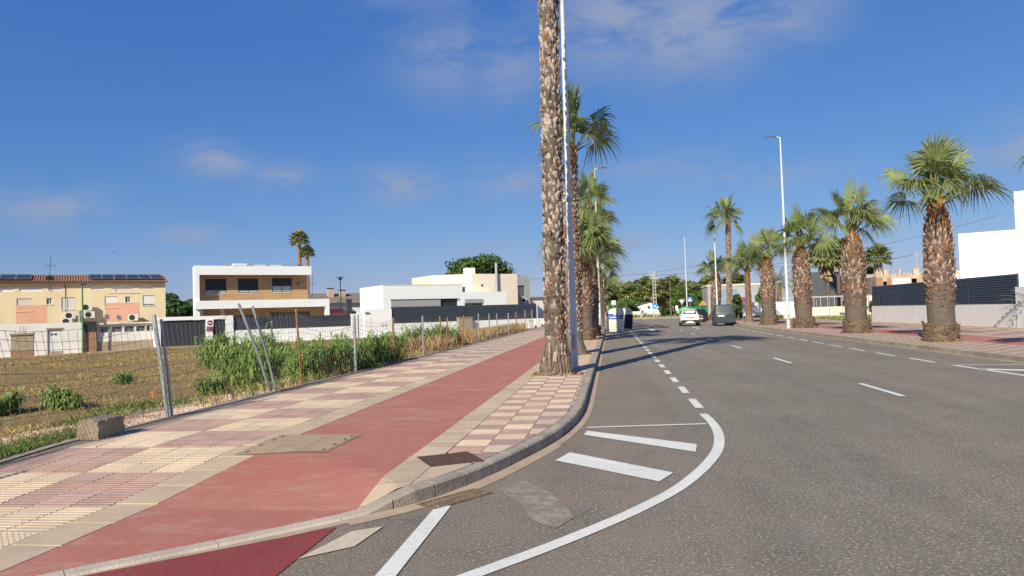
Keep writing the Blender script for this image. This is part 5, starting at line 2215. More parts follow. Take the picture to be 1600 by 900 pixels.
antenna(-7.4, 11.2, 6.0, 2.1, 'dark TV antenna on the roof beside the left solar panels')
antenna(-2.35, 9.9, 4.9, 3.6, 'tall silver TV mast in front of the right solar panels', 1)
antenna(1.1, 13.6, 6.5, .6, 'tiny antenna near the right end of the terracotta roof ridge', 1)
t = house('satellite_dish', 'small dark satellite dish on the terracotta roof under the left antenna', 'satellite dish', -7.35, 10.5, 6.05)
mb = MB()
mb.lathe([(.02, 0), (.2, .03), (.32, .09)], 12, DARKF)
o = mb.build('dish', DARKF, t)
o.rotation_euler = (R(75), 0, .3)
mb = MB()
mb.tube([(0, 0, -.3), (0, 0, 0), (0, -.3, .05)], .02, 4, CABLE)
mb.build('mount', CABLE, t)


def aircon(s, off, z, label, rz=0.0):
    t = house('air_conditioner', label, 'air conditioner', s, off, z)
    t['group'] = 'air conditioners on the terrace facade'
    t.rotation_euler = (0, 0, TA + rz)
    boxpart('casing', t, (-.42, .42, -.30, 0, 0, .60), ACW, .015)
    mb = MB()
    mb.lathe([(.24, 0), (.25, .012), (.02, .02)], 18, DARKF)
    o = mb.build('fan_grille', DARKF, t, loc=(-.10, -.30, .30))
    o.rotation_euler = (R(90), 0, 0)
    mb = MB()
    mb.box(-.38, -.34, -.32, .10, -.05, -.003, GALV)
    mb.box(.34, .38, -.32, .10, -.05, -.003, GALV)
    mb.build('bracket', GALV, t, kind='stuff')


aircon(-5.85, 9.75, 2.42, 'upper air conditioner of the left pair above the white wall')
aircon(-6.08, 9.70, 1.90, 'lower air conditioner of the left pair above the white wall')
aircon(-4.55, 9.75, 3.14, 'top air conditioner of the stack beside the green lamp post')
aircon(-4.35, 9.72, 2.46, 'lower air conditioner of the stack beside the green lamp post')
aircon(-.85, 9.72, 2.1, 'single air conditioner at the foot of the salmon panel')
# flue by the units
t = house('flue_pipe', 'grey flue pipe between the air conditioners and the green lamp post', 'flue pipe', -5.1, 9.6, 1.4)
mb = MB()
mb.lathe([(.13, 0), (.13, 1.6), (.17, 1.62), (.17, 1.75)], 10, GALV)
mb.build('pipe', GALV, t)
boxpart('bracket', t, (-.02, .02, 0, .42, .8, .84), GALV)
# dish leaning on the roof of the annex
for s_, z_, lab in ((-3.0, 2.05, 'grey satellite dish standing on the annex roof, left of its twin'), (-2.05, 1.95, 'grey satellite dish standing on the annex roof by the salmon panel')):
    t = house('satellite_dish', lab, 'satellite dish', s_, 9.2, z_)
    mb = MB()
    mb.lathe([(.02, 0), (.18, .02), (.27, .06)], 14, CONCP)
    o = mb.build('dish', ACW, t, loc=(0, 0, .45))
    o.rotation_euler = (R(70), 0, .7)
    mb = MB()
    mb.tube([(0, .1, -.2), (0, .1, .45)], .03, 5, GALV)
    mb.build('mount', GALV, t)

# --- white yard wall with meter door ------------------------------------
t = house('yard_wall', 'long white yard wall with a small meter door below the yellow terrace', 'wall', -26, 0, -.75)
X = lambda s: s + 26
mb = MB()
wall_open(mb, 0, X(-5.05), 0, 2.8, 0, [(X(-7.32), X(-6.33), .25, 2.30)], WHITE2, .14)
mb.face([(X(-5.05), 0, 0), (X(-5.05), 3, 0), (X(-5.05), 3, 2.8), (X(-5.05), 0, 2.8)], WHITE2)
mb.face([(0, 0, 2.8), (X(-5.05), 0, 2.8), (X(-5.05), .3, 2.8), (0, .3, 2.8)], WHITE2)
mb.face([(0, .3, 0), (0, .3, 2.8), (X(-5.05), .3, 2.8), (X(-5.05), .3, 0)], WHITE2)
mb.build('wall_face', WHITE2, t)
boxpart('lintel', t, (X(-7.40), X(-6.25), -.03, .05, 2.303, 2.42), CONC)
boxpart('meter_door', t, (X(-7.30), X(-6.35), .10, .13, .27, 2.28), FENCEW)
mb = MB()
for dx in (-7.02, -6.78):
    mb.box(X(dx) - .07, X(dx) + .07, .085, .099, 1.85, 2.0, DARKF)
mb.build('meter_window', DARKF, t, kind='stuff')
boxpart('door_base', t, (X(-7.30), X(-6.35), .06, .099, .28, .62), BLOCKM)
# side store between wall and annex
t = house('brick_store', 'small brick store with a dark cover right of the white yard wall', 'store', -5.0, .3, -.6)
boxpart('brick_body', t, (0, .95, 0, 2.5, 0, 1.9), BRICKM)
boxpart('cover', t, (-.03, .96, -.05, 2.5, 1.903, 2.7), DARKF)
# annex
t = house('annex', 'low white annex with a row of dark windows between wall and gate', 'annex', -4.0, .6, -.5)
X = lambda s: s + 4.0
openings = [(X(a), X(c), 1.66, 2.14) for a, c in ((-3.86, -3.1), (-2.95, -2.2), (-2.06, -1.35), (-1.2, -.55), (-.45, -.15), (-.08, .2))]
mb = MB()
wall_open(mb, 0, 3.99, .92, 2.32, 0, openings, WHITE2, .2)
mb.face([(0, 0, .9), (0, 0, 2.3), (0, 4, 2.3), (0, 4, .9)], WHITE2)
mb.face([(0, 1.2, .9), (3.99, 1.2, .9), (3.99, 1.2, 2.3), (0, 1.2, 2.3)], DARKIN)
mb.build('wall', WHITE2, t)
boxpart('roof_slab', t, (-.2, 3.995, -.22, 8.6, 2.323, 2.44), CREAMW)
boxpart('plinth', t, (-.03, 3.99, -.04, .3, 0, .917), BLOCKM)
for k, o_ in enumerate(openings):
    window(t, o_[0], o_[1], o_[2], o_[3], .1, ALU, .035, 1 if k < 4 else 0, glass=GLASS)
# kerb strip of the lane
q = MB()
for k in range(44):
    s_ = -30 + k * 1.0
    a, c = T(s_ + .01, -2.2), T(s_ + .99, -2.2)
lane = MB()
p = [T(-40, -2.1), T(60, -2.1), T(60, -.02), T(-40, -.02)]
zl = lambda s: -.30 - .22 * smooth01((3 - s) / 14)
for k in range(50):
    s0_, s1_ = -40 + 2 * k, -38 + 2 * k
    if s1_ > 38:
        break
    P = [T(s0_, -1.5), T(s1_, -1.5), T(s1_, 3.1), T(s0_, 3.1)]
    zs_ = [zl(s0_), zl(s1_), zl(s1_), zl(s0_)]
    lane.face([(x, y, z + .09) for (x, y, _), z in zip(P, zs_)], GUTTER)
    lane.face([(*T(s0_, -1.5)[:2], zs_[0] - .2), (*T(s1_, -1.5)[:2], zs_[1] - .2), (*T(s1_, -1.5)[:2], zs_[1] + .09), (*T(s0_, -1.5)[:2], zs_[0] + .09)], CONC)
lane.build('lane', GUTTER, kind='structure')
# green lamp post
t = house('street_lamp', 'green painted lamp post with a flat top in front of the yellow terrace', 'street lamp', -4.98, -.6, -.45)
mb = MB()
mb.lathe([(.10, 0), (.10, .5), (.07, .55), (.05, 5.45)], 10, GREENP)
mb.build('post', GREENP, t)
mb = MB()
mb.lathe([(.05, 0), (.30, .06), (.32, .10), (.10, .2)], 12, LAMPHEAD)
mb.build('lamp_head', LAMPHEAD, t, loc=(0, 0, 5.40))

# --- dark gate in its white frame ---------------------------------------
t = house('gate', 'wide dark metal gate in a white portal with a no parking sign', 'gate', 0, 0, -.35)
for nm, a, c, z0, z1 in (('pillar', 0, .55, 0, 2.32), ('pillar', 4.02, 4.58, 0, 2.32), ('pillar', 5.62, 6.25, 0, 2.62)):
    boxpart(nm, t, (a, c, -.04, .36, z0, z1), WHITE)
boxpart('lintel', t, (-.02, 5.618, -.06, .38, 2.323, 2.62), WHITE)
for nm, a, c in (('gate_leaf', .56, 4.01), ('gate_leaf', 4.59, 5.61)):
    g = boxpart(nm, t, (a, c, .10, .14, .18, 2.30), SLAT)
    q = MB()
    n = int((c - a) / .115)
    for k in range(n):
        xa = a + .02 + k * (c - a - .04) / n
        q.box(xa, xa + .09, .075, .099, .2, 2.28, SLAT)
    q.build('gate_boards', SLAT, g, kind='stuff')
boxpart('threshold', t, (-.02, 6.2, -.5, .5, 0, .16), GUTTER)
# sign
sg = house('parking_sign', 'faded purple no parking sign with red disc hung on the white gate pillar', 'sign', 4.30, -.06, .95)
sg.rotation_euler = (0, R(5), TA)
boxpart('sign_board', sg, (-.26, .26, -.02, -.003, 0, 1.05), SIGNWHITE)
boxpart('lower_panel', sg, (-.245, .245, -.026, -.021, .02, .42), SIGNPURP)
mb = MB()
mb.lathe([(.22, 0), (.22, .006)], 22, SIGNPURP)
o = mb.build('disc', SIGNPURP, sg, loc=(0, -.021, .73))
o.rotation_euler = (R(90), 0, 0)
boxpart('bar', sg, (-.15, .15, -.033, -.028, .69, .77), SIGNWHITE)
q = MB()
for k in range(3):
    q.box(-.19, .17 - k * .05, -.030, -.027, .10 + k * .10, .13 + k * .10, mat('sign_faded_text', (.5, .3, .33), .5))
q.build('text_lines', None, sg, kind='stuff')


def slat_fence(name, label, s0, s1, off, zb, zw, zt, n, bays, posts_w=.06):
    """white base wall carrying bays of horizontal dark slats"""
    t = house(name, label, 'fence', s0, off, 0)
    L = s1 - s0
    boxpart('base_wall', t, (0, L, 0, .22, zb, zw), WHITE)
    w = L / bays
    for k in range(bays + 1):
        boxpart('post', t, (max(0, k * w - posts_w / 2), min(L, k * w + posts_w / 2), .08, .15, zw + .003, zt), SLAT)
    me = MB()
    h = (zt - zw - .03) / n
    me.box(posts_w / 2 + .004, w - posts_w / 2 - .004, 0, .025, 0, h * .80, SLAT, Matrix.Rotation(R(-14), 4, 'X'))
    slat_me = me.mesh('slat', SLAT)
    for k in range(bays):
        for j in range(n):
            inst(slat_me, 'slat', t, (k * w, .09, zw + .02 + j * h))
    # dark backing that closes the view
    boxpart('backing', t, (0, L, .155, .17, zw + .003, zt - .01), SLAT)
    return t


slat_fence('slatted_fence', 'dark slatted fence on a white wall in front of the timber clad villa', 6.28, 16.8, .08, -.5, .95, 2.06, 7, 4)
slat_fence('slatted_fence', 'long dark slatted fence on a white wall in front of the low white house', 20.93, 37.9, .06, -.5, 1.03, 2.64, 9, 6)
# white wall with doors between the two fences
t = house('garden_wall', 'white garden wall with grey meter boxes between the two slatted fences', 'wall', 16.85, .02, -.5)
mb = MB()
mb.box(0, .6, 0, .3, 0, 2.6, WHITE)
mb.box(.603, 1.3, .1, .3, 0, 2.75, WHITE)
mb.box(1.303, 4.07, 0, .3, 0, 3.0, WHITE)
mb.build('wall_face', WHITE, t)
for a in (2.95, 3.30):
    boxpart('meter_box', t, (a, a + .22, -.03, .0, 1.30, 1.55), SIGNBACK)
boxpart('seam', t, (1.9, 1.94, -.012, -.001, .2, 2.2), CONCP)
boxpart('wall_lamp', t, (1.35, 1.75, -.12, .0, 2.62, 2.70), DARKF)
t = house('block_pillar', 'rough concrete block stub between dark fence and reeds', 'pillar', 27.95, -.6, -.4)
boxpart('block_body', t, (0, 1.55, 0, .5, 0, 1.75), BLOCKM)
boxpart('cap', t, (-.05, 1.6, -.05, .55, 1.753, 1.85), CONC)
t = house('garden_wall', 'white corner wall where the dark fence meets the pavement by the tall palm', 'wall', 37.9, -.3, -.4)
boxpart('wall_face', t, (0, 1.2, 0, .35, 0, 1.42), WHITE)
boxpart('wall_return', t, (1.203, 4.0, -.25, .05, 0, 1.45), WHITE2)
t = house('meter_box', 'white metal service box standing by the last fence posts', 'service box', 36.9, -1.1, -.2)
boxpart('cabinet', t, (0, .75, 0, .3, 0, 1.15), FENCEW)
boxpart('door', t, (.06, .69, -.012, -.001, .1, 1.05), WBLIND)
t = house('meter_box', 'second white service box nearer the pavement with a slanting lid', 'service box', 35.6, -1.9, -.2)
boxpart('cabinet', t, (0, .6, 0, .35, 0, 1.0), FENCEW)
boxpart('lid', t, (-.03, .63, -.03, .38, 1.003, 1.06), CONCP)

# --- timber villa --------------------------------------------------------
B0 = 4.42
hB = house('timber_villa', 'modern white villa with timber clad upper floor and three dark windows', 'house', B0, 9, 0)
X = lambda s: s - B0
W_ = X(15.72)
boxpart('roof_fascia', hB, (0, W_, 0, .30, 6.36, 7.26), WHITE)
mb = MB()
mb.box(0, W_, .303, 1.27, 6.75, 7.2, WHITE)
mb.box(2.6, W_, 1.273, 9, 6.75, 7.2, WHITE)
mb.box(0, .42, .303, 1.27, -.3, 6.747, WHITE)
mb.box(2.6, 3.0, 1.9, 9, -.3, 6.747, WHITE)
mb.box(3.003, W_ - .3, 9, 9.3, -.3, 6.7, WHITE)
mb.build('shell', WHITE, hB)
# slotted soffit between fascia and wall: light falls through in stripes
q = MB()
xx = 1.3
while xx < W_ - .3:
    q.box(xx, xx + .32, .303, 1.25, 6.40, 6.60, WHITE)
    xx += .62
q.build('soffit_beams', WHITE, hB, kind='stuff')
boxpart('left_pier', hB, (0, .42, 0, .30, -.3, 6.357), WHITE)
fo = [(X(5.55), X(7.52), 4.57, 6.02), (X(8.62), X(10.60), 4.60, 6.05), (X(11.96), X(14.0), 4.64, 6.10)]
mb = MB()
wall_open(mb, .423, W_ - .12, 3.85, 6.74, 1.25, fo, TIMBER, .14)
mb.face([(W_ - .12, 1.25, 3.85), (W_ - .12, 9, 3.85), (W_ - .12, 9, 6.74), (W_ - .12, 1.25, 6.74)], WHITE)
mb.face([(.423, 1.8, 3.85), (W_ - .13, 1.8, 3.85), (W_ - .13, 1.8, 6.74), (.423, 1.8, 6.74)], DARKIN)
mb.build('timber_wall', TIMBER, hB)
for (a, c, z0, z1), bl, lab in zip(fo, (.80, .82, .58), ('window with dark blind almost down', 'middle window with dark blind almost down', 'window with dark blind half down over white curtains')):
    w = window(hB, a, c, z0, z1, 1.31, DARKF, .07, 1, BLIND, bl, label=lab, glass=mat('curtained_glass', (.45, .48, .48), .15, spec=.5))
    boxpart('sill', hB, (a - .06, c + .06, 1.20, 1.30, z0 - .07, z0 - .003), CREAMW)
boxpart('wall_lamp', hB, (X(14.55), X(14.75), 1.12, 1.247, 5.45, 5.6), DARKF)
# terrace slab with slots over the ground floor
xe = X(17.48)
boxpart('terrace_fascia', hB, (0.003, xe, -.25, .05, 3.02, 3.82), WHITE)
boxpart('terrace_end', hB, (xe - .55, xe, .053, 4.5, 3.05, 3.8), WHITE)
boxpart('terrace_slab', hB, (.423, xe - .553, 1.6, 4.5, 3.5, 3.8), WHITE)
q = MB()
xx = .9
while xx < xe - .8:
    q.box(xx, xx + .34, .053, 1.597, 3.50, 3.72, WHITE)
    xx += .66
q.build('terrace_beams', WHITE, hB, kind='stuff')
boxpart('terrace_pier', hB, (xe - .42, xe - .003, -.24, .20, -.3, 3.017), WHITE)
boxpart('ground_pier', hB, (0.42, .85, 1.0, 1.9, -.3, 3.4), CREAMW)
go = [(X(6.3), X(10.3), -.2, 2.35), (X(11.9), X(16.0), -.2, 2.55)]
mb = MB()
wall_open(mb, .85, xe - .02, -.3, 3.49, 1.9, go, TIMBER, .15)
mb.face([(.9, 3, -.3), (xe, 3, -.3), (xe, 3, 3.5), (.9, 3, 3.5)], DARKIN)
mb.build('ground_wall', TIMBER, hB)
for a, c, z0, z1 in go:
    window(hB, a, c, z0, z1, 1.98, DARKF, .08, 2, glass=GLASS, name='terrace_door')
for a, c, h in ((8.2, 9.5, .32), (10.4, 11.35, .2), (12.05, 13.0, .2)):
    boxpart('roof_unit', hB, (X(a), X(c), 1.2, 2.0, 7.203, 7.26 + h), WHITE)
sp = house('solar_array', 'low row of solar panels lying flat on the timber villa roof', 'solar panels', 5.1, 9.6, 7.24)
for k in range(8):
    p = MB()
    p.box(k * 1.22, k * 1.22 + 1.19, 0, 1.1, 0, .09, PANEL)
    p.build('panel', PANEL, sp)

# --- houses behind, between villa and white house ------------------------
t = house('bungalow', 'older bungalow with grey tiled roof and brick chimney behind the villa', 'house', 19.5, 26, 0)
mb = MB()
mb.box(0, 13, 0, 8, -.3, 3.9, WHITE2)
mb.build('wall', WHITE2, t)
mb = MB()
for a, c in (((-.6, -.6), (13.6, 4)),):
    mb.face([(-.6, -.6, 3.7), (13.6, -.6, 3.7), (12, 4, 5.15), (1, 4, 5.15)], ROOFG)
    mb.face([(13.6, -.6, 3.7), (13.6, 8.6, 3.7), (12, 4, 5.15)], ROOFG)
    mb.face([(-.6, 8.6, 3.7), (-.6, -.6, 3.7), (1, 4, 5.15)], ROOFG)
    mb.face([(13.6, 8.6, 3.7), (-.6, 8.6, 3.7), (1, 4, 5.15), (12, 4, 5.15)], ROOFG)
mb.build('roof', ROOFG, t)
for x_, h_ in ((3.9, 1.0), (5.5, .75)):
    ch = boxpart('chimney', t, (x_, x_ + .75, 2.2, 2.9, 4.2, 4.7 + h_), mat('chimney_render', (.50, .38, .27), .9, .1, 2))
    boxpart('chimney_cap', ch, (x_ - .06, x_ + .81, 2.14, 2.96, 4.703 + h_, 4.8 + h_), DARKF)
t = house('bungalow', 'white house front with a red awning seen between villa and white house', 'house', 17.7, 14, 0)
boxpart('wall', t, (0, 6.2, 0, 6, -.3, 2.9), WHITE)
o = MB()
o.face([(.1, -1.2, 2.35), (2.9, -1.2, 2.35), (2.9, -.01, 2.85), (.1, -.01, 2.85)], REDAWN)
o.face([(.1, -1.2, 2.1), (2.9, -1.2, 2.1), (2.9, -1.2, 2.35), (.1, -1.2, 2.35)], REDAWN)
o.build('awning', REDAWN, t)
boxpart('window', t, (.4, 2.6, -.02, -.003, 1.0, 2.0), DARKF)
boxpart('railing', t, (3.2, 6.2, -.9, -.8, 1.5, 2.35), SLAT)
t = house('chimney_pillar', 'dark grey outdoor barbecue chimney beside the villa terrace', 'chimney', 18.75, 6.8, -.3)
boxpart('shaft', t, (0, .5, 0, .5, 0, 4.0), SLAT)
boxpart('base', t, (-.25, .75, -.15, .65, 0, 1.8), SLAT)
for s_, off_, z0_, H_, lab in ((18.1, 22, 0, 8.3, 'pale slim lamp post behind the timber villa'),):
    t = house('street_lamp', lab, 'street lamp', s_, off_, z0_)
    mb = MB()
    mb.lathe([(.09, 0), (.05, H_)], 8, LAMPPOST)
    mb.build('post', LAMPPOST, t)
    boxpart('lamp_head', t, (-.35, .25, -.12, .12, H_, H_ + .12), LAMPHEAD)
t = house('street_lamp', 'dark lamp post with a wide hat between villa and white house', 'street lamp', 21.4, 17, 0)
mb = MB()
mb.lathe([(.09, 0), (.06, 6.3)], 8, SLAT)
mb.build('post', SLAT, t)
mb = MB()
mb.lathe([(.06, 0), (.18, .05), (.18, .25), (.55, .30), (.1, .45)], 12, LAMPHEAD)
mb.build('lamp_head', LAMPHEAD, t, loc=(0, 0, 6.2))
antenna(20.9, 27, 4.5, 3.0, 'bent TV aerial above the grey tiled bungalow roof')
antenna(16.4, 20, 4.0, 1.6, 'small TV aerial just right of the timber villa', 1)

# --- low white house ------------------------------------------------------
C0 = 22.0
hC = house('white_house', 'low white flat roofed house with grey awnings behind the long dark fence', 'house', C0, 5, 0)
X = lambda s: s - C0
oC = [(X(22.85), X(30.75), 1.6, 3.46), (X(31.6), X(33.95), 1.6, 3.40)]
mb = MB()
wall_open(mb, 0, X(31.35), -.3, 5.03, 0, [oC[0]], WHITE, .5)
wall_open(mb, X(31.35), X(37.0), -.3, 4.2, 0, [oC[1]], WHITE, .5)
mb.face([(0, 0, -.3), (0, 0, 5.03), (0, 7, 5.03), (0, 7, -.3)], WHITE)
mb.face([(0, 0, 5.03), (X(31.35), 0, 5.03), (X(31.35), 7, 5.03), (0, 7, 5.03)], WHITE)
mb.face([(X(31.35), 0, 4.2), (X(37), 0, 4.2), (X(37), 4, 4.2), (X(31.35), 4, 4.2)], WHITE)
mb.face([(X(31.35), 0, 4.2), (X(31.35), 7, 4.2), (X(31.35), 7, 5.03), (X(31.35), 0, 5.03)], WHITE)
mb.face([(X(37), 0, -.3), (X(37), 4, -.3), (X(37), 4, 4.2), (X(37), 0, 4.2)], WHITE)
mb.face([(0.1, 2.0, -.3), (X(37) - .1, 2.0, -.3), (X(37) - .1, 2.0, 4.1), (.1, 2.0, 4.1)], DARKIN)
mb.build('wall', WHITE, hC)
boxpart('awning', hC, (oC[0][0], X(28.6), -.10, .1, 2.72, 3.44), GREYAWN)
boxpart('awning', hC, (oC[1][0], oC[1][1], -.06, .1, 2.95, 3.38), GREYAWN)
boxpart('shutter', hC, (X(28.63), oC[0][1], .12, .2, 1.62, 3.40), DARKF)
window(hC, oC[1][0], oC[1][1], 1.62, 2.94, .3, DARKF, .07, 1)
window(hC, oC[0][0], X(28.6), 1.62, 2.71, .3, DARKF, .07, 3)
boxpart('coping', hC, (-.04, X(31.35) + .04, -.04, .3, 5.033, 5.08), CREAMW)
boxpart('canopy_edge', hC, (oC[0][0] - .05, oC[0][1] + .1, -.14, -.101, 3.44, 3.52), DARKF)
hD = house('cream_house', 'cream two storey block with steel flue pipe behind the low white house', 'house', 31.4, 9, 0)
X = lambda s: s - 31.4
mb = MB()
wall_open(mb, X(34.76), X(41.1), -.3, 6.5, 0, [], CREAMW)
mb.face([(X(34.76), 0, -.3), (X(34.76), 0, 6.5), (X(31.0), 3.6, 6.5), (X(31.0), 3.6, -.3)], CREAMW)
mb.face([(X(31.0), 3.6, -.3), (X(31.0), 3.6, 6.5), (X(31.0), 9, 6.5), (X(31.0), 9, -.3)], CREAMW)
mb.face([(X(41.1), 0, -.3), (X(41.1), 8, -.3), (X(41.1), 8, 6.5), (X(41.1), 0, 6.5)], CREAMW)
mb.face([(X(34.76), 0, 6.5), (X(41.1), 0, 6.5), (X(41.1), 8, 6.5), (X(31), 8, 6.5), (X(31), 3.6, 6.5)], CREAMW)
mb.build('wall', CREAMW, hD)
boxpart('chimney', hD, (X(35.4), X(36.6), 2.5, 3.3, 6.503, 7.4), WHITE)
pf = MB()
pf.lathe([(.17, 0), (.17, 4.3)], 10, GALV)
pf.build('flue_pipe', GALV, hD, loc=(X(38.0), -.25, 3.5))
boxpart('vent', hD, (X(36.0), X(36.25), -.03, -.002, 5.0, 5.25), DARKF)
wn_ = MB()
wn_.box(-.35, .35, -.03, .0, 0, 1.6, DARKF)
o = wn_.build('window', DARKF, hD, loc=(X(33.9), .86, 3.4))
o.rotation_euler = (0, 0, R(-43.8))
hE = house('grey_house', 'narrow beige house with a dark corner window beside the tall palm trunk', 'house', 43.5, 14, 0)
mb = MB()
wall_open(mb, 0, 2.6, -.3, 6.5, 0, [(.2, 1.85, 3.9, 5.3)], CONCH, .3)
mb.face([(2.6, 0, -.3), (2.6, 6, -.3), (2.6, 6, 6.5), (2.6, 0, 6.5)], CONCH)
mb.face([(0, .5, 3), (2.6, .5, 3), (2.6, .5, 6), (0, .5, 6)], DARKIN)
mb.face([(0, 0, 6.5), (2.6, 0, 6.5), (2.6, 6, 6.5), (0, 6, 6.5)], CONCH)
mb.build('wall', CONCH, hE)
window(hE, .2, 1.85, 3.9, 5.3, .15, DARKF, .06, 1)
aircon(45.0, 14, 3.0, 'air conditioner under the window of the narrow beige house')
t = house('house', 'low white house glimpsed right of the tall palm trunk', 'house', 47.5, 20, 0)
boxpart('wall', t, (0, 9, 0, 5, -.2, 3.6), WHITE2)
boxpart('roof', t, (-.2, 9.2, -.2, 5.2, 3.603, 3.9), ROOFG)
boxpart('window', t, (1.2, 2.4, -.02, -.003, 1.6, 2.8), DARKF)

# ------------------------------------------------------------------ right side
def fence_y(name, label, x, y0, y1, zb, zw, zt, n, bays):
    """slatted fence running along the road, facing it"""
    t = thing(name, label, 'fence', (x, y1, 0), R(-90))
    L = y1 - y0
    boxpart('base_wall', t, (0, L, 0, .25, zb, zw), mat('white_wall_mauve', (.76, .73, .70), .85, .05, 1.0))
    w = L / bays
    for k in range(bays + 1):
        boxpart('post', t, (max(0, k * w - .04), min(L, k * w + .04), .085, .16, zw + .003, zt), SLAT)
    me = MB()
    h = (zt - zw - .03) / n
    me.box(.045, w - .045, 0, .03, 0, h * .84, SLAT, Matrix.Rotation(R(-16), 4, 'X'))
    sm = me.mesh('slat', SLAT)
    for k in range(bays):
        for j in range(n):
            inst(sm, 'slat', t, (k * w, .09, zw + .02 + j * h))
    boxpart('backing', t, (0, L, .165, .18, zw + .003, zt - .01), SLAT)
    boxpart('corner_panel', t, (.0, 1.6, .05, .084, zw + .01, zw + 1.0), DARKF)
    return t


fence_y('slatted_fence', 'dark slatted fence on a pale wall behind the stout palms on the right', 20.55, 39.9, 60.5, .05, 1.36, 2.93, 12, 4)
t = thing('garden_wall', 'white wall pier at the right edge with a young palm leaf in front', 'wall', (20.5, 39.85, S))
boxpart('wall_face', t, (0, .4, -9, 0, 0, 2.1), WHITE)
boxpart('return_wall', t, (.403, 6, -.5, 0, 0, 2.1), WHITE)
# young plant at the wall
t = thing('young_palm', 'young palm plant with thin feathery leaves against the white wall at the right edge', 'plant', (21.0, 38.9, S))
mb = MB()
mb.tube([(0, 0, 0), (-.2, .2, 1.1)], .05, 5, BOOT_L)
mb.tube([(0, 0, 0), (.1, -.2, .8)], .05, 5, BOOT_M)
mb.build('stem', BOOT_L, t)
mb = MB()
q = random.Random(9)
for k in range(13):
    az, el = k * 2.4, R(q.uniform(35, 80))
    p = Vector((-.15, .15, .9))
    for j in range(6):
        p2 = p + Vector((math.cos(az) * math.cos(el), math.sin(az) * math.cos(el), math.sin(el))) * .28
        el -= .22
        lat = Vector((-math.sin(az), math.cos(az), 0))
        for s_ in (-1, 1):
            for u_ in (0, .5):
                a = p.lerp(p2, u_)
                mb.face([a, a + (p2 - p) * .25, a + lat * s_ * .3 + (p2 - p) * .7 + Vector((0, 0, -.06))], LEAFY)
        p = p2
mb.build('fronds', LEAFY, t)


def extr_house(mb, x0, y0, ang, L, D, z0, z1, mt):
    c, s_ = math.cos(ang), math.sin(ang)
    P = [(x0, y0), (x0 + L * c, y0 + L * s_), (x0 + L * c - D * s_, y0 + L * s_ + D * c), (x0 - D * s_, y0 + D * c)]
    mb.prism(P, z0, z1, mt)


t = thing('modern_house', 'white cubic house with stepped roof behind the right slatted fence', 'house', (27.9, 62, 0), R(-28))
boxpart('lower_block', t, (0, 26, 0, 9, 0, 6.95), WHITE)
boxpart('upper_block', t, (3.8, 24, .003, 8, 6.953, 9.9), WHITE)
boxpart('wall_vent', t, (6.15, 6.5, -.05, -.002, 3.75, 4.25), CONCP)
boxpart('wall_vent', t, (7.6, 7.85, -.03, -.002, 8.0, 8.25), CONCP)
window(t, 10.55, 13.5, 3.6, 5.6, -.06, DARKF, .08, 1)
boxpart('canopy', t, (10.2, 14, -.9, -.003, 3.2, 3.45), DARKF)

t = thing('slate_house', 'dark slate grey house block behind the shaggy skirted palm', 'house', (26.3, 100, 0), R(-6))
boxpart('wing', t, (0, 1.9, 0, 6, 0, 4.8), SLATEH)
boxpart('tower', t, (-.1, 3.2, .8, 6, .0, 5.9), SLATEH)
boxpart('upper_mass', t, (1.903, 3.3, -.1, .797, 0, 6.0), SLATEH)
mb = MB()
for k in range(3):
    mb.box(.2 + k * .62, .22 + k * .62, -.012, -.001, .3, 4.7, DARKF)
mb.build('cladding_joint', DARKF, t, kind='stuff')
t = thing('concrete_house', 'grey concrete modern house with a long upper window right of the slate block', 'house', (29.7, 99.5, 0), R(-4))
mb = MB()
wall_open(mb, 0, 14, 1.9, 5.3, 0, [(.7, 2.6, 3.2, 4.6), (7.0, 9.2, 3.1, 4.6)], CONCH, .5)
mb.face([(0, 0, 5.3), (14, 0, 5.3), (14, 6, 5.3), (0, 6, 5.3)], CONCH)
mb.face([(0, 0, 1.9), (0, 0, 5.3), (0, 6, 5.3), (0, 6, 1.9)], CONCH)
mb.face([(0, 0, 1.9), (0, 6, 1.9), (14, 6, 1.9), (14, 0, 1.9)], CONCH)
mb.face([(.3, .9, 2.2), (13, .9, 2.2), (13, .9, 5.1), (.3, .9, 5.1)], DARKIN)
mb.build('upper_floor', CONCH, t)
boxpart('ground_floor', t, (1, 13, 1.2, 6, 0, 1.897), BRICKM)
window(t, .7, 2.6, 3.2, 4.6, .2, DARKF, .06, 1)
window(t, 7.0, 9.2, 3.1, 4.6, .2, DARKF, .06, 1)
boxpart('sill_line', t, (0, 14, -.04, -.002, 2.85, 2.95), CONCP)
# ruined house
t = thing('ruined_house', 'half ruined house with peeling walls and exposed brick above the right fence', 'house', (30.5, 88, 0), R(-8))
q = random.Random(12)
mb = MB()
wall_open(mb, 0, 8.6, 0, 4.6, 0, [(.75, 1.15, 3.2, 4.0), (3.7, 4.25, 3.5, 4.2)], RUINW, .3)
mb.face([(0, 0, 0), (0, 0, 4.6), (0, 6, 4.6), (0, 6, 0)], RUINW)
mb.face([(0, .6, 2), (8.6, .6, 2), (8.6, .6, 4.5), (0, .6, 4.5)], DARKIN)
mb.build('wall', RUINW, t)
boxpart('bare_brick', t, (.0, .72, -.012, -.002, 2.5, 4.5), BRICKM)
boxpart('bare_brick', t, (1.18, 1.6, -.012, -.002, 2.5, 4.4), BRICKM)
boxpart('white_patch', t, (1.75, 3.6, -.012, -.002, 3.0, 4.3), WHITE2)
boxpart('white_patch', t, (5.6, 8.5, -.012, -.002, 3.0, 4.45), WHITE2)
x_ = 0
while x_ < 8.5:
    w_ = q.uniform(.2, .7)
    boxpart('broken_parapet', t, (x_, x_ + w_, 0, .3, 4.603, 4.65 + q.choice([.1, .25, .5, .7])), RUINW)
    x_ += w_ + q.uniform(0, .35)
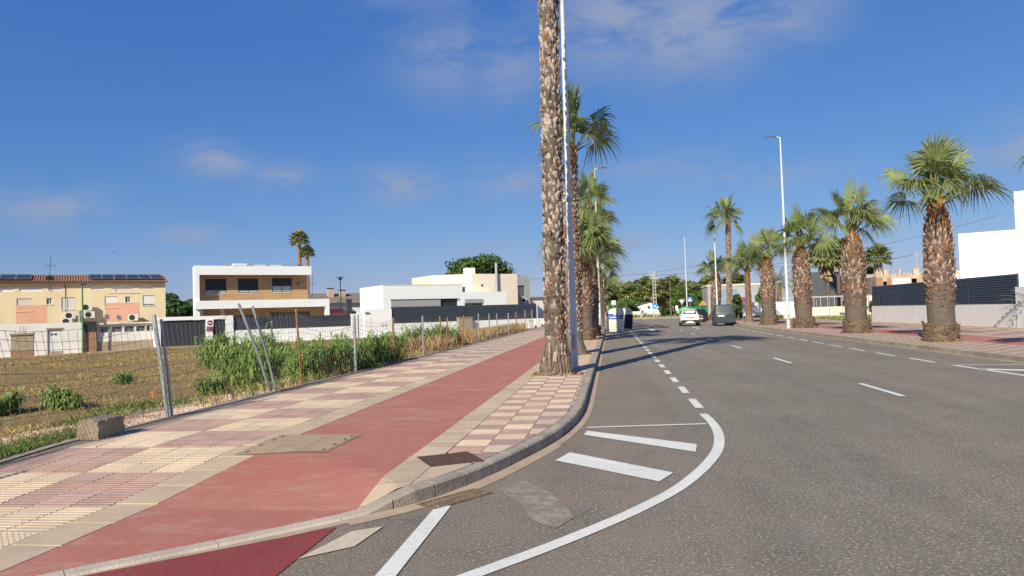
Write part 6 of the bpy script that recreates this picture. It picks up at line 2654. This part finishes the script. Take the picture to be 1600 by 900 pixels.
t = thing('white_house', 'low white gabled wall between the second palm and the slatted fence', 'house', (29.5, 86, 0), R(-5))
boxpart('wall', t, (-.8, .8, 0, 3, 0, 2.4), WHITE2)
boxpart('roof', t, (-.9, .9, -.1, 3.1, 2.403, 2.5), CREAMW)
antenna_t = thing('utility_pole', 'thin pole with crossarm above the ruined house', 'pole', (36.6, 92, 0))
mb = MB()
mb.lathe([(.07, 0), (.05, 7.9)], 6, CONCP)
mb.build('shaft', CONCP, antenna_t)
boxpart('crossarm', antenna_t, (-.35, .35, -.03, .03, 7.2, 7.28), CONCP)

# white panel fence and wire fence of the right plot
t = thing('panel_fence', 'white sheet panel fence on posts beyond the third stout palm', 'fence', (13.35, 76, 0))
for k in range(5):
    boxpart('panel', t, (k * 1.02 + .02, k * 1.02 + 1.0, 0, .03, .66, 1.98 + .02 * (k % 2)), FENCEW)
    mb = MB()
    mb.tube([(k * 1.02, .05, 0), (k * 1.02, .05, 2.05)], .03, 5, GALV)
    mb.build('post', GALV, t)
t = thing('wire_fence', 'low grey wire fence with thin posts along the right vacant plot', 'fence', (18.6, 73, 0))
for k in range(9):
    mb = MB()
    mb.tube([(k * 1.1, -k * .25, 0), (k * 1.1, -k * .25, 2.1)], .03, 5, GALV)
    mb.build('post', GALV, t)
mb = MB()
for z_ in (.3, .7, 1.1, 1.5, 1.9):
    mb.tube([(0, 0, z_), (8.8, -2.0, z_)], .008, 3, WIRE)
mb.build('wire', WIRE, t, kind='stuff')
t = thing('low_wall', 'low beige wall topped with grey bars in front of the dark slate house', 'wall', (18.8, 84, 0))
boxpart('wall_face', t, (0, 12, 0, .25, 0, 1.3), CREAMW)
boxpart('rail', t, (0, 12, .1, .15, 2.35, 2.5), CONCP)
for k in range(17):
    boxpart('bar', t, (k * .73, k * .73 + .06, .1, .15, 1.303, 2.347), CONCP)
t = thing('sign_post', 'bare green post rising by the concrete house on the right', 'post', (27.7, 90, 0))
mb = MB()
mb.lathe([(.08, 0), (.06, 5.0)], 6, GREENP)
mb.build('shaft', GREENP, t)
boxpart('cap', t, (-.09, .09, -.09, .09, 5.0, 5.06), GREENP)
mb = MB()
for k in range(9000):
    x, y = r.uniform(20.8, 34), r.uniform(62, 83)
    blade(mb, x, y, .01, r.uniform(.15, .5), .03, .5, r.choice([GRASSY, GRASSG, GRASSD, REED, GRASSG]))
mb.build('plot_grass', GRASSY, kind='stuff')
# bushes along the far right pavement and filler beyond
mb = MB()
for k in range(3500):
    x, y = r.uniform(12, 20.5), r.uniform(100, 122)
    blade(mb, x, y, .12, r.uniform(.15, .4), .04, .5, r.choice([GRASSY, GRASSG, GRASSD]))
mb.build('verge_grass', GRASSY, kind='stuff')

# ------------------------------------------------------------------ end of the road
t = thing('gabled_house', 'small white gabled house with a grey roof at the end of the road', 'house', (3.0, 141, 0), R(4))
mb = MB()
mb.face([(0, 0, 0), (6.4, 0, 0), (6.4, 0, 1.9), (4.4, 0, 3.0), (0, 0, 2.2)], WHITE)
mb.face([(6.4, 0, 0), (6.4, 8, 0), (6.4, 8, 1.9), (6.4, 0, 1.9)], WHITE)
mb.face([(0, 0, 0), (0, 0, 2.2), (0, 8, 2.2), (0, 8, 0)], WHITE)
mb.build('wall', WHITE, t)
mb = MB()
mb.face([(-.3, -.4, 2.1), (2.4, -.4, 2.55), (3.0, 4, 3.35), (.3, 4, 2.9)], ROOFG)
mb.face([(2.4, -.4, 2.6), (4.4, -.4, 3.1), (4.4, 8, 3.1), (2.4, 8, 2.6)], ROOFG)
mb.face([(4.4, -.4, 3.1), (6.8, -.4, 1.85), (6.8, 8, 1.85), (4.4, 8, 3.1)], ROOFG)
mb.build('roof', ROOFG, t)
boxpart('window', t, (4.0, 4.5, -.03, -.002, 1.7, 2.2), DARKF)
t = thing('low_wall', 'low white wall before the gabled house at the end of the road', 'wall', (3.0, 137.8, 0))
boxpart('wall_face', t, (0, 2.6, 0, .3, 0, 1.2), WHITE2)
boxpart('coping', t, (-.03, 2.63, -.03, .33, 1.203, 1.27), CREAMW)
t = thing('gate_pier', 'pair of white gate piers left of the white car at the road end', 'gate pier', (11.1, 136, 0))
boxpart('pier', t, (0, .35, 0, .4, 0, 2.0), WHITE)
boxpart('pier', t, (.75, 1.2, 0, .4, 0, 2.0), WHITE)
mb = MB()
mb.lathe([(.22, 0), (.16, .12), (.02, .2)], 10, WHITE)
mb.build('rounded_top', WHITE, t, loc=(.975, .2, 2.0))
boxpart('side_wall', t, (1.203, 3.2, .1, .3, 0, 1.5), WHITE2)
t = thing('porch', 'green screened fence under an orange tiled porch roof at the end of the road', 'porch', (15.5, 128, 0.1))
boxpart('green_screen', t, (-2.2, 5.6, 0, .06, 0, 1.75), GREENWALL)
mb = MB()
mb.face([(-.3, .5, 1.9), (4.2, .5, 1.9), (3.6, 2.5, 2.7), (.6, 2.5, 2.7)], mat('orange_roof_tile', (.58, .27, .13), .9, .2, 3))
mb.face([(4.2, .5, 1.9), (4.2, 4.5, 1.9), (3.6, 2.5, 2.7)], mat('orange_roof_tile', (.58, .27, .13)))
mb.build('tiled_roof', None, t)
mb = MB()
for x_ in (-.1, 4.0):
    mb.tube([(x_, .7, 0), (x_, .7, 1.9)], .08, 6, CREAMW)
mb.build('post', CREAMW, t, kind='stuff')
t = thing('green_screen', 'green screened fence behind the round traffic sign on the right', 'fence', (15.6, 96, 0.1))
boxpart('screen', t, (0, 4, 0, .05, 0, 1.9), GREENWALL)
boxpart('rail', t, (0, 4, -.03, -.002, 1.85, 1.92), GALV)
# background building right of the palms
t = thing('glass_building', 'pale block with blue grey glazing behind the tall thin palm', 'building', (18.0, 126, 0))
boxpart('block', t, (-1.5, 9, .5, 8, 0, 5.2), CONCH)
boxpart('glazing', t, (-.4, 3.4, .40, .497, .4, 4.6), mat('blue_grey_glazing', (.23, .29, .38), .35))
for k in range(5):
    boxpart('mullion', t, (-.4 + k * .93, -.36 + k * .93, .37, .397, .4, 4.6), ALU)
boxpart('grey_panel', t, (3.8, 6.0, .42, .497, .8, 4.4), mat('blue_grey_panel', (.33, .37, .45), .6))
boxpart('parapet', t, (-1.6, 9.1, .4, 8.1, 5.203, 5.45), CREAMW)

# utility poles and cables
t = thing('utility_pole', 'tall pale concrete lattice pole with insulators at the end of the road', 'pole', (7.75, 130, 0))
mb = MB()
for sx in (-1, 1):
    mb.tube([(sx * .30, 0, 0), (sx * .17, 0, 8.1)], .075, 5, CONCP)
for k in range(13):
    z_ = .5 + k * .6
    mb.box(-.28 + k * .009, .28 - k * .009, -.05, .05, z_, z_ + .12, CONCP)
mb.build('lattice_shaft', CONCP, t)
for z_ in (7.0, 7.6, 8.1):
    a_ = boxpart('crossarm', t, (-.85, .95, -.05, .05, z_, z_ + .09), CONCP)
    mb = MB()
    for x_ in (-.75, 0.1, .8):
        mb.lathe([(.05, z_ + .09), (.07, z_ + .16), (.04, z_ + .3)], 6, ALU, c=(x_, 0))
    mb.build('insulator', ALU, a_, kind='stuff')
t = thing('utility_pole', 'plain dark wooden pole right of the tall lattice pole', 'pole', (10.5, 130, 0))
mb = MB()
mb.lathe([(.15, 0), (.10, 6.5)], 8, WOODP)
mb.build('shaft', WOODP, t)
boxpart('bracket', t, (-.02, .02, -.16, .16, 5.9, 5.95), GALV)
t = thing('leaning_pole', 'short white pole leaning to the left before the gabled house', 'pole', (5.9, 134.5, .1))
mb = MB()
mb.tube([(-.6, 0, 0), (.6, 0, 1.75)], .08, 6, FENCEW)
mb.build('shaft', FENCEW, t)
mb = MB()
mb.tube([(.58, 0, 1.72), (.64, 0, 1.8)], .1, 6, CONCP)
mb.build('cap', CONCP, t)
for (p0, p1, sag, lab) in (((7.75, 130, 8.15), (60, 118, 19), 1.5, 'upper power cable rising right from the lattice pole'), ((7.75, 130, 7.65), (60, 120, 14.5), 1.8, 'lower power cable rising right from the lattice pole'),
                           ((7.75, 130, 8.1), (-30, 135, 9.5), 1.0, 'power cable running left from the lattice pole'), ((36.6, 92, 7.3), (24, 110, 7.4), .8, 'thin cable sagging left from the pole above the ruin')):
    pts = []
    for k in range(17):
        f = k / 16
        p = Vector(p0).lerp(Vector(p1), f)
        p.z -= sag * 4 * f * (1 - f)
        pts.append(p)
    mb = MB()
    mb.tube(pts, .022, 4, CABLE)
    o = mb.build('power_cable', CABLE)
    tag(o, lab, 'cable')


def sign(name, label, x, y, z0, H, shape, front, w=.6, rz=0.0):
    t = thing(name, label, 'traffic sign', (x, y, z0), rz)
    mb = MB()
    mb.lathe([(.035, 0), (.035, H + w * .4)], 6, GALV)
    mb.build('post', GALV, t)
    mb = MB()
    if shape == 'square':
        mb.box(-w / 2, w / 2, -.06, -.04, H - w / 2, H + w / 2, front)
        p = mb.build('sign_plate', front, t)
    else:
        n = 3 if shape == 'tri' else 20
        a0 = -math.pi / 2 if shape == 'tri' else 0
        pts = [(math.cos(a0 + 2 * math.pi * k / n) * w * .55, math.sin(a0 + 2 * math.pi * k / n) * w * .55) for k in range(n)]
        mb.face([(x_, -.06, H + z_) for x_, z_ in pts], front)
        mb.face([(x_, -.04, H + z_) for x_, z_ in reversed(pts)], front)
        for k in range(n):
            a, c = pts[k], pts[(k + 1) % n]
            mb.face([(a[0], -.06, H + a[1]), (a[0], -.04, H + a[1]), (c[0], -.04, H + c[1]), (c[0], -.06, H + c[1])], front)
        p = mb.build('sign_plate', front, t)
    return t, p


# pedestrian crossing: white triangle with a walking figure on blue
t, p = sign('traffic_sign', 'blue square pedestrian crossing sign with white triangle beyond the cars', 12.25, 115, .1, 2.85, 'square', SIGNBLUE, .82)
mb = MB()
mb.face([(-.33, -.064, 2.55), (.33, -.064, 2.55), (0, -.064, 3.18)], SIGNWHITE)
mb.build('triangle', SIGNWHITE, p)
mb = MB()
mb.face([(-.05, -.068, 2.72), (.05, -.068, 2.72), (.05, -.068, 2.90), (-.03, -.068, 2.92)], BLACKP)
mb.face([(-.13, -.068, 2.57), (-.07, -.068, 2.57), (.03, -.068, 2.72), (-.05, -.068, 2.72)], BLACKP)
mb.face([(.07, -.068, 2.57), (.13, -.068, 2.57), (.05, -.068, 2.72), (-.02, -.068, 2.72)], BLACKP)
mb.face([(-.03, -.068, 2.94), (.03, -.068, 2.94), (.03, -.068, 3.0), (-.03, -.068, 3.0)], BLACKP)
mb.build('walker', BLACKP, p)
sign('traffic_sign', 'back of a grey triangular yield sign beside the far right lamp post', 11.1, 116, .1, 2.6, 'tri', SIGNBACK, .95)
t, p = sign('traffic_sign', 'round light blue mandatory direction sign at the end of the road', 7.3, 124.0, .0, 2.1, 'round', SIGNCYAN, .85)
mb = MB()
mb.face([(-.25, -.066, 2.05), (.1, -.066, 2.05), (.1, -.066, 2.15), (-.25, -.066, 2.15)], SIGNWHITE)
mb.face([(.08, -.066, 1.95), (.3, -.066, 2.1), (.08, -.066, 2.25)], SIGNWHITE)
mb.build('arrow', SIGNWHITE, p)
sign('traffic_sign', 'square grey sign back standing behind the cream bin', .35, 97, .1, 2.55, 'square', SIGNBACK, .62)
sign('traffic_sign', 'smaller grey sign back left of the square one behind the cream bin', -.55, 104, .1, 2.0, 'square', SIGNBACK, .42, R(45))
t, p = sign('traffic_sign', 'blue round sign with a red rim above a white plate on the right pavement', 15.0, 84, S, 2.25, 'round', SIGNBLUE, .60)
mb = MB()
for k in range(20):
    a, c = 2 * math.pi * k / 20, 2 * math.pi * (k + 1) / 20
    mb.face([(math.cos(a) * .34, -.065, 2.25 + math.sin(a) * .34), (math.cos(c) * .34, -.065, 2.25 + math.sin(c) * .34), (math.cos(c) * .25, -.065, 2.25 + math.sin(c) * .25), (math.cos(a) * .25, -.065, 2.25 + math.sin(a) * .25)], SIGNRED)
mb.face([(-.26, -.066, 2.43), (-.20, -.066, 2.48), (.26, -.066, 2.07), (.20, -.066, 2.02)], SIGNRED)
mb.build('red_rim', SIGNRED, p)
boxpart('lower_plate', t, (-.22, .22, -.06, -.04, 1.62, 1.90), SIGNWHITE)

# ------------------------------------------------------------------ bins
t = thing('recycling_bin', 'cream recycling container with blue labels at the left kerb', 'recycling container', (.25, 57.3, 0), R(2))
mb = MB()
prof = [(0, .64, .55), (.06, .66, .57), (1.28, .74, .62), (1.30, .76, .64), (1.38, .76, .64)]
for (za, wa, da), (zb, wb, db) in zip(prof, prof[1:]):
    A_ = [(-wa, -da, za), (wa, -da, za), (wa, da, za), (-wa, da, za)]
    B_ = [(-wb, -db, zb), (wb, -db, zb), (wb, db, zb), (-wb, db, zb)]
    for k in range(4):
        mb.face([A_[k], A_[(k + 1) % 4], B_[(k + 1) % 4], B_[k]], BINW)
for z_ in (.18, .40, .62, .84):
    mb.box(-.62, .62, -.62, -.56, z_, z_ + .03, BINW)
mb.face([(-.76, -.64, 1.38), (.76, -.64, 1.38), (.76, .64, 1.38), (-.76, .64, 1.38)], BINW)
mb.build('body', BINW, t)
mb = MB()
ring = [(-.72, 1.383), (-.66, 1.55), (-.30, 1.80), (.30, 1.86), (.62, 1.80), (.70, 1.6), (.72, 1.383)]
for a, c in zip(ring, ring[1:]):
    mb.face([(a[0], -.6, a[1]), (a[0], .6, a[1]), (c[0], .6, c[1]), (c[0], -.6, c[1])], BINLID)
mb.face([(x_, -.6, z_) for x_, z_ in reversed(ring)], BINLID)
mb.face([(x_, .6, z_) for x_, z_ in ring], BINLID)
mb.build('lid', BINLID, t)
lb = boxpart('label', t, (-.48, .62, -.660, -.643, 1.00, 1.27), LABELBLUE)
q = MB()
x_ = -.40
rq = random.Random(3)
for k in range(9):
    w_ = rq.uniform(.05, .09)
    q.box(x_, x_ + w_, -.664, -.661, 1.085, 1.085 + rq.uniform(.07, .10), SIGNWHITE)
    x_ += w_ + .02
q.build('label_print', SIGNWHITE, lb, kind='stuff')
boxpart('label', t, (-.74, -.12, -.660, -.643, 1.295, 1.40), LABELBLUE)
mb = MB()
mb.box(-.55, -.35, -.3, .3, -.0, .04, BINB)
mb.build('foot', BINB, t)
t = thing('waste_container', 'navy waste container with a domed grey lid behind the cream one', 'waste container', (1.15, 59.6, 0), R(-3))
mb = MB()
for (za, wa, da), (zb, wb, db) in zip([(.12, .50, .55), (1.2, .60, .65)], [(1.2, .60, .65), (1.3, .62, .66)]):
    A_ = [(-wa, -da, za), (wa, -da, za), (wa, da, za), (-wa, da, za)]
    B_ = [(-wb, -db, zb), (wb, -db, zb), (wb, db, zb), (-wb, db, zb)]
    for k in range(4):
        mb.face([A_[k], A_[(k + 1) % 4], B_[(k + 1) % 4], B_[k]], BINB)
mb.face([(-.5, -.55, .12), (-.5, .55, .12), (.5, .55, .12), (.5, -.55, .12)], BINB)
mb.build('body', BINB, t)
mb = MB()
ring = [(math.cos(math.pi * k / 8) * .63, 1.303 + math.sin(math.pi * k / 8) * .52) for k in range(9)]
for a, c in zip(ring, ring[1:]):
    mb.face([(a[0], -.67, a[1]), (c[0], -.67, c[1]), (c[0], .67, c[1]), (a[0], .67, a[1])], BINLID)
mb.face([(x_, -.67, z_) for x_, z_ in reversed(ring)], BINLID)
mb.face([(x_, .67, z_) for x_, z_ in ring], BINLID)
mb.build('lid', BINLID, t, smooth=False)
for sx in (-.4, .4):
    mb = MB()
    mb.tube([(sx - .04, -.4, .1), (sx + .04, -.4, .1)], .1, 10, BLACKRUB)
    mb.build('wheel', BLACKRUB, t)
t = thing('glass_container', 'bright green bottle bank showing behind the white car', 'recycling container', (10.4, 104, .1))
mb = MB()
mb.lathe([(.75, 0), (.95, .25), (1.0, .9), (.9, 1.35), (.6, 1.62), (.2, 1.72)], 16, BINGREEN)
mb.build('body', BINGREEN, t)
mb = MB()
mb.box(-.12, .12, -1.03, -.85, 1.05, 1.2, BLACKP)
mb.build('slot', BLACKP, t)
mb = MB()
mb.tube([(-.1, 0, 1.72), (0, 0, 1.85), (.1, 0, 1.72)], .03, 5, GALV)
mb.build('hook', GALV, t)
t = thing('litter_bin', 'small dark litter bin beyond the slim red palm on the right pavement', 'litter bin', (16.8, 78, S))
mb = MB()
mb.lathe([(.24, .1), (.28, 1.0)], 10, BINB)
mb.build('body', BINB, t)
mb = MB()
mb.lathe([(.3, 1.003), (.3, 1.08), (.1, 1.15)], 10, BINB)
mb.build('lid', BINB, t)
mb = MB()
mb.tube([(.32, 0, 0), (.32, 0, 3.0)], .04, 6, GALV)
mb.build('post', GALV, t)


# ------------------------------------------------------------------ cars (front toward +Y, seen from behind)
def car(label, x, y, rz, st, paint, L, win_side, win_rear, lights, wheels, extras, group='cars on the road'):
    """st: stations (y, half width, z bottom, z belt, z roof, roof half width)"""
    t = thing('parked_car' if 'parked' in label else 'car', label, 'car' if 'van' not in label else 'van', (x, y, 0), rz, group)

    def ring(s):
        yy, w, zb, zl, zr, wr_ = s
        half = [(w * .90, zb), (w * .98, zb + .12), (w, zb + (zl - zb) * .45), (w * .985, zl - .06), (w * .955, zl), (wr_ + (w * .955 - wr_) * .12, zr - .10), (wr_ * .93, zr - .02), (wr_ * .6, zr + .015)]
        return [(px_, yy, pz) for px_, pz in half] + [(-px_, yy, pz) for px_, pz in reversed(half)]
    mb = MB()
    rings = [ring(s) for s in st]
    n = len(rings[0])
    for a, c in zip(rings, rings[1:]):
        k = len(mb.v)
        for q_ in range(n):
            q2 = (q_ + 1) % n
            mb.face([a[q_], a[q2], c[q2], c[q_]], paint)
    mb.face(rings[0], paint)
    mb.face(list(reversed(rings[-1])), paint)
    # weld so the paint shades smoothly
    body = mb.build('body', paint, t)
    import bmesh as _b
    bm_ = _b.new()
    bm_.from_mesh(body.data)
    _b.ops.remove_doubles(bm_, verts=bm_.verts, dist=.0005)
    _b.ops.recalc_face_normals(bm_, faces=bm_.faces)
    for f_ in bm_.faces:
        f_.smooth = True
    bm_.to_mesh(body.data)
    bm_.free()
    ss = body.modifiers.new('es', 'EDGE_SPLIT')
    ss.split_angle = R(32)

    def sidept(s, f, out):
        yy, w, zb, zl, zr, wr_ = s
        a = Vector((w * .955, yy, zl))
        c = Vector((wr_ + (w * .955 - wr_) * .12, yy, zr - .10))
        p = a.lerp(c, f)
        p.x += out
        return p
    for a, c in win_side:
        for sg_ in (-1, 1):
            q = MB()
            P = [sidept(st[a], .10, .012), sidept(st[c], .10, .012), sidept(st[c], .93, .012), sidept(st[a], .93, .012)]
            dy = .05
            P[0].y += dy; P[3].y += dy; P[1].y -= dy; P[2].y -= dy
            q.face([(sg_ * p.x, p.y, p.z) for p in (P if sg_ > 0 else list(reversed(P)))], CARGLASS)
            q.build('side_window', CARGLASS, t)
    q = MB()
    q.face(win_rear, CARGLASS)
    q.build('rear_window', CARGLASS, t)
    for pts in lights:
        for sg_ in (-1, 1):
            q = MB()
            P = [(sg_ * a, b_, c) for a, b_, c in pts]
            q.face(P if sg_ > 0 else list(reversed(P)), LIGHTR)
            bk = [(a, b_ + .05, c) for a, b_, c in P]
            for k in range(len(P)):
                q.face([P[k], bk[k], bk[(k + 1) % len(P)], P[(k + 1) % len(P)]], LIGHTR)
            q.build('tail_light', LIGHTR, t)
    for wy, rad, hw in wheels:
        for sg_ in (-1, 1):
            q = MB()
            q.tube([(sg_ * (hw - .20), wy, rad), (sg_ * (hw - .19), wy, rad), (sg_ * (hw - .01), wy, rad), (sg_ * hw, wy, rad)], [rad * .9, rad, rad, rad * .9], 18, BLACKRUB)
            wh = q.build('wheel', BLACKRUB, t)
            q = MB()
            q.tube([(sg_ * (hw + .001), wy, rad), (sg_ * (hw + .012), wy, rad)], [rad * .64, rad * .58], 14, ALU)
            q.build('rim', ALU, wh)
            q = MB()      # arch
            for k in range(9):
                a0_, a1_ = math.pi * k / 9, math.pi * (k + 1) / 9
                ro, ri = rad * 1.28, rad * 1.08
                q.face([(sg_ * (hw + .004), wy + math.cos(a0_) * ro, rad + math.sin(a0_) * ro), (sg_ * (hw + .004), wy + math.cos(a1_) * ro, rad + math.sin(a1_) * ro),
                        (sg_ * (hw + .004), wy + math.cos(a1_) * ri, rad + math.sin(a1_) * ri), (sg_ * (hw + .004), wy + math.cos(a0_) * ri, rad + math.sin(a0_) * ri)], CARTRIM)
            q.build('wheel_arch', CARTRIM, t)
    for nm, dims, mt in extras:
        boxpart(nm, t, dims, mt, bevel=.012)
    return t


# white crossover driving away (length 4.1)
suv = [(0.0, .76, .42, .92, .98, .70), (.10, .84, .30, 1.00, 1.10, .72), (.50, .88, .26, 1.02, 1.46, .60), (.85, .89, .25, 1.00, 1.56, .62), (1.6, .89, .25, .98, 1.58, .64),
       (2.3, .89, .25, .96, 1.54, .62), (3.0, .89, .25, .95, 1.05, .72), (3.8, .86, .28, .86, .92, .70), (4.1, .74, .36, .72, .78, .6)]
car('white crossover car driving away in the lane, dark glass and trim', 7.15, 67.6, R(-3), suv, CARW, 4.1, [(2, 3), (3, 4), (4, 5)],
    [(-.60, .075, 1.10), (.60, .075, 1.10), (.53, .46, 1.42), (-.53, .46, 1.42)],
    [[(.50, -.01, .86), (.80, .07, .84), (.83, .10, .99), (.58, .03, 1.0)]],
    [(.78, .33, .90), (3.35, .33, .90)],
    [('rear_bumper', (-.80, .80, -.06, .12, .26, .56), CARTRIM), ('number_plate', (-.26, .26, -.085, -.062, .36, .46), PLATE), ('bumper_insert', (-.42, .42, -.075, -.061, .28, .35), PLATE),
     ('plate_recess', (-.40, .40, -.02, .02, .74, .80), DARKF), ('badge', (-.04, .04, -.012, .01, .90, .97), ALU), ('roof_spoiler', (-.56, .56, .38, .62, 1.45, 1.50), CARTRIM),
     ('door_mirror', (-1.02, -.88, 2.55, 2.68, .98, 1.10), CARTRIM), ('door_mirror', (.88, 1.02, 2.55, 2.68, .98, 1.10), CARTRIM),
     ('sill', (-.90, -.86, .9, 3.1, .25, .42), CARTRIM), ('sill', (.86, .90, .9, 3.1, .25, .42), CARTRIM)])
# grey van parked at the right kerb (length 4.4)
van = [(0.0, .80, .38, 1.08, 1.12, .76), (.06, .88, .30, 1.10, 1.24, .80), (.22, .90, .28, 1.10, 1.78, .74), (.50, .90, .28, 1.10, 1.84, .76), (1.6, .90, .28, 1.09, 1.86, .77),
       (2.6, .90, .28, 1.07, 1.82, .74), (3.35, .90, .28, 1.05, 1.14, .74), (4.1, .87, .30, .92, .98, .72), (4.4, .76, .38, .78, .84, .62)]
car('dark blue grey van parked by the right kerb in front of the slim palms', 9.85, 64.6, R(-4), van, CARG, 4.4, [(3, 4), (4, 5)],
    [(-.66, .045, 1.18), (.66, .045, 1.18), (.62, .185, 1.66), (-.62, .185, 1.66)],
    [[(.70, -.01, .82), (.84, .05, .82), (.85, .06, 1.12), (.74, -.005, 1.10)]],
    [(.75, .32, .91), (3.45, .32, .91)],
    [('rear_bumper', (-.86, .86, -.10, .08, .34, .60), CARG), ('bumper_step', (-.80, .80, -.08, .08, .26, .337), CARTRIM), ('number_plate', (-.62, -.08, -.03, -.008, .82, .94), PLATE),
     ('badge', (.0, .07, -.02, .0, 1.00, 1.07), ALU), ('tailgate_handle', (.1, .32, -.03, .0, .78, .83), CARTRIM),
     ('door_mirror', (-1.04, -.90, 2.85, 3.0, 1.05, 1.25), CARTRIM), ('door_mirror', (.90, 1.04, 2.85, 3.0, 1.05, 1.25), CARTRIM),
     ('tow_hook', (-.05, .05, -.14, -.08, .30, .36), CARTRIM)])
# black hatchback further on
hat = [(0.0, .70, .40, .84, .90, .64), (.10, .80, .28, .90, 1.02, .68), (.50, .85, .25, .92, 1.38, .56), (.95, .86, .24, .91, 1.46, .60), (1.7, .86, .24, .90, 1.47, .60),
       (2.4, .86, .24, .89, 1.40, .58), (3.0, .86, .25, .88, .96, .68), (3.7, .83, .28, .80, .86, .66), (4.0, .72, .36, .66, .72, .56)]
car('black hatchback parked at the right side beyond the white car', 10.0, 83.5, R(-4), hat, CARB, 4.0, [(2, 3), (3, 4), (4, 5)],
    [(-.55, .085, 1.00), (.55, .085, 1.00), (.50, .46, 1.33), (-.50, .46, 1.33)],
    [[(.50, -.005, .74), (.76, .07, .73), (.78, .09, .88), (.54, .02, .89)]],
    [(.72, .31, .87), (3.25, .31, .87)],
    [('rear_bumper', (-.76, .76, -.06, .10, .27, .52), CARB), ('number_plate', (-.26, .26, -.085, -.063, .36, .47), PLATE), ('badge', (-.04, .04, -.01, .01, .82, .88), ALU),
     ('plate_light', (-.3, .3, -.02, .02, .66, .70), PLATE), ('door_mirror', (-1.0, -.86, 2.5, 2.62, .92, 1.04), CARB), ('door_mirror', (.86, 1.0, 2.5, 2.62, .92, 1.04), CARB)])
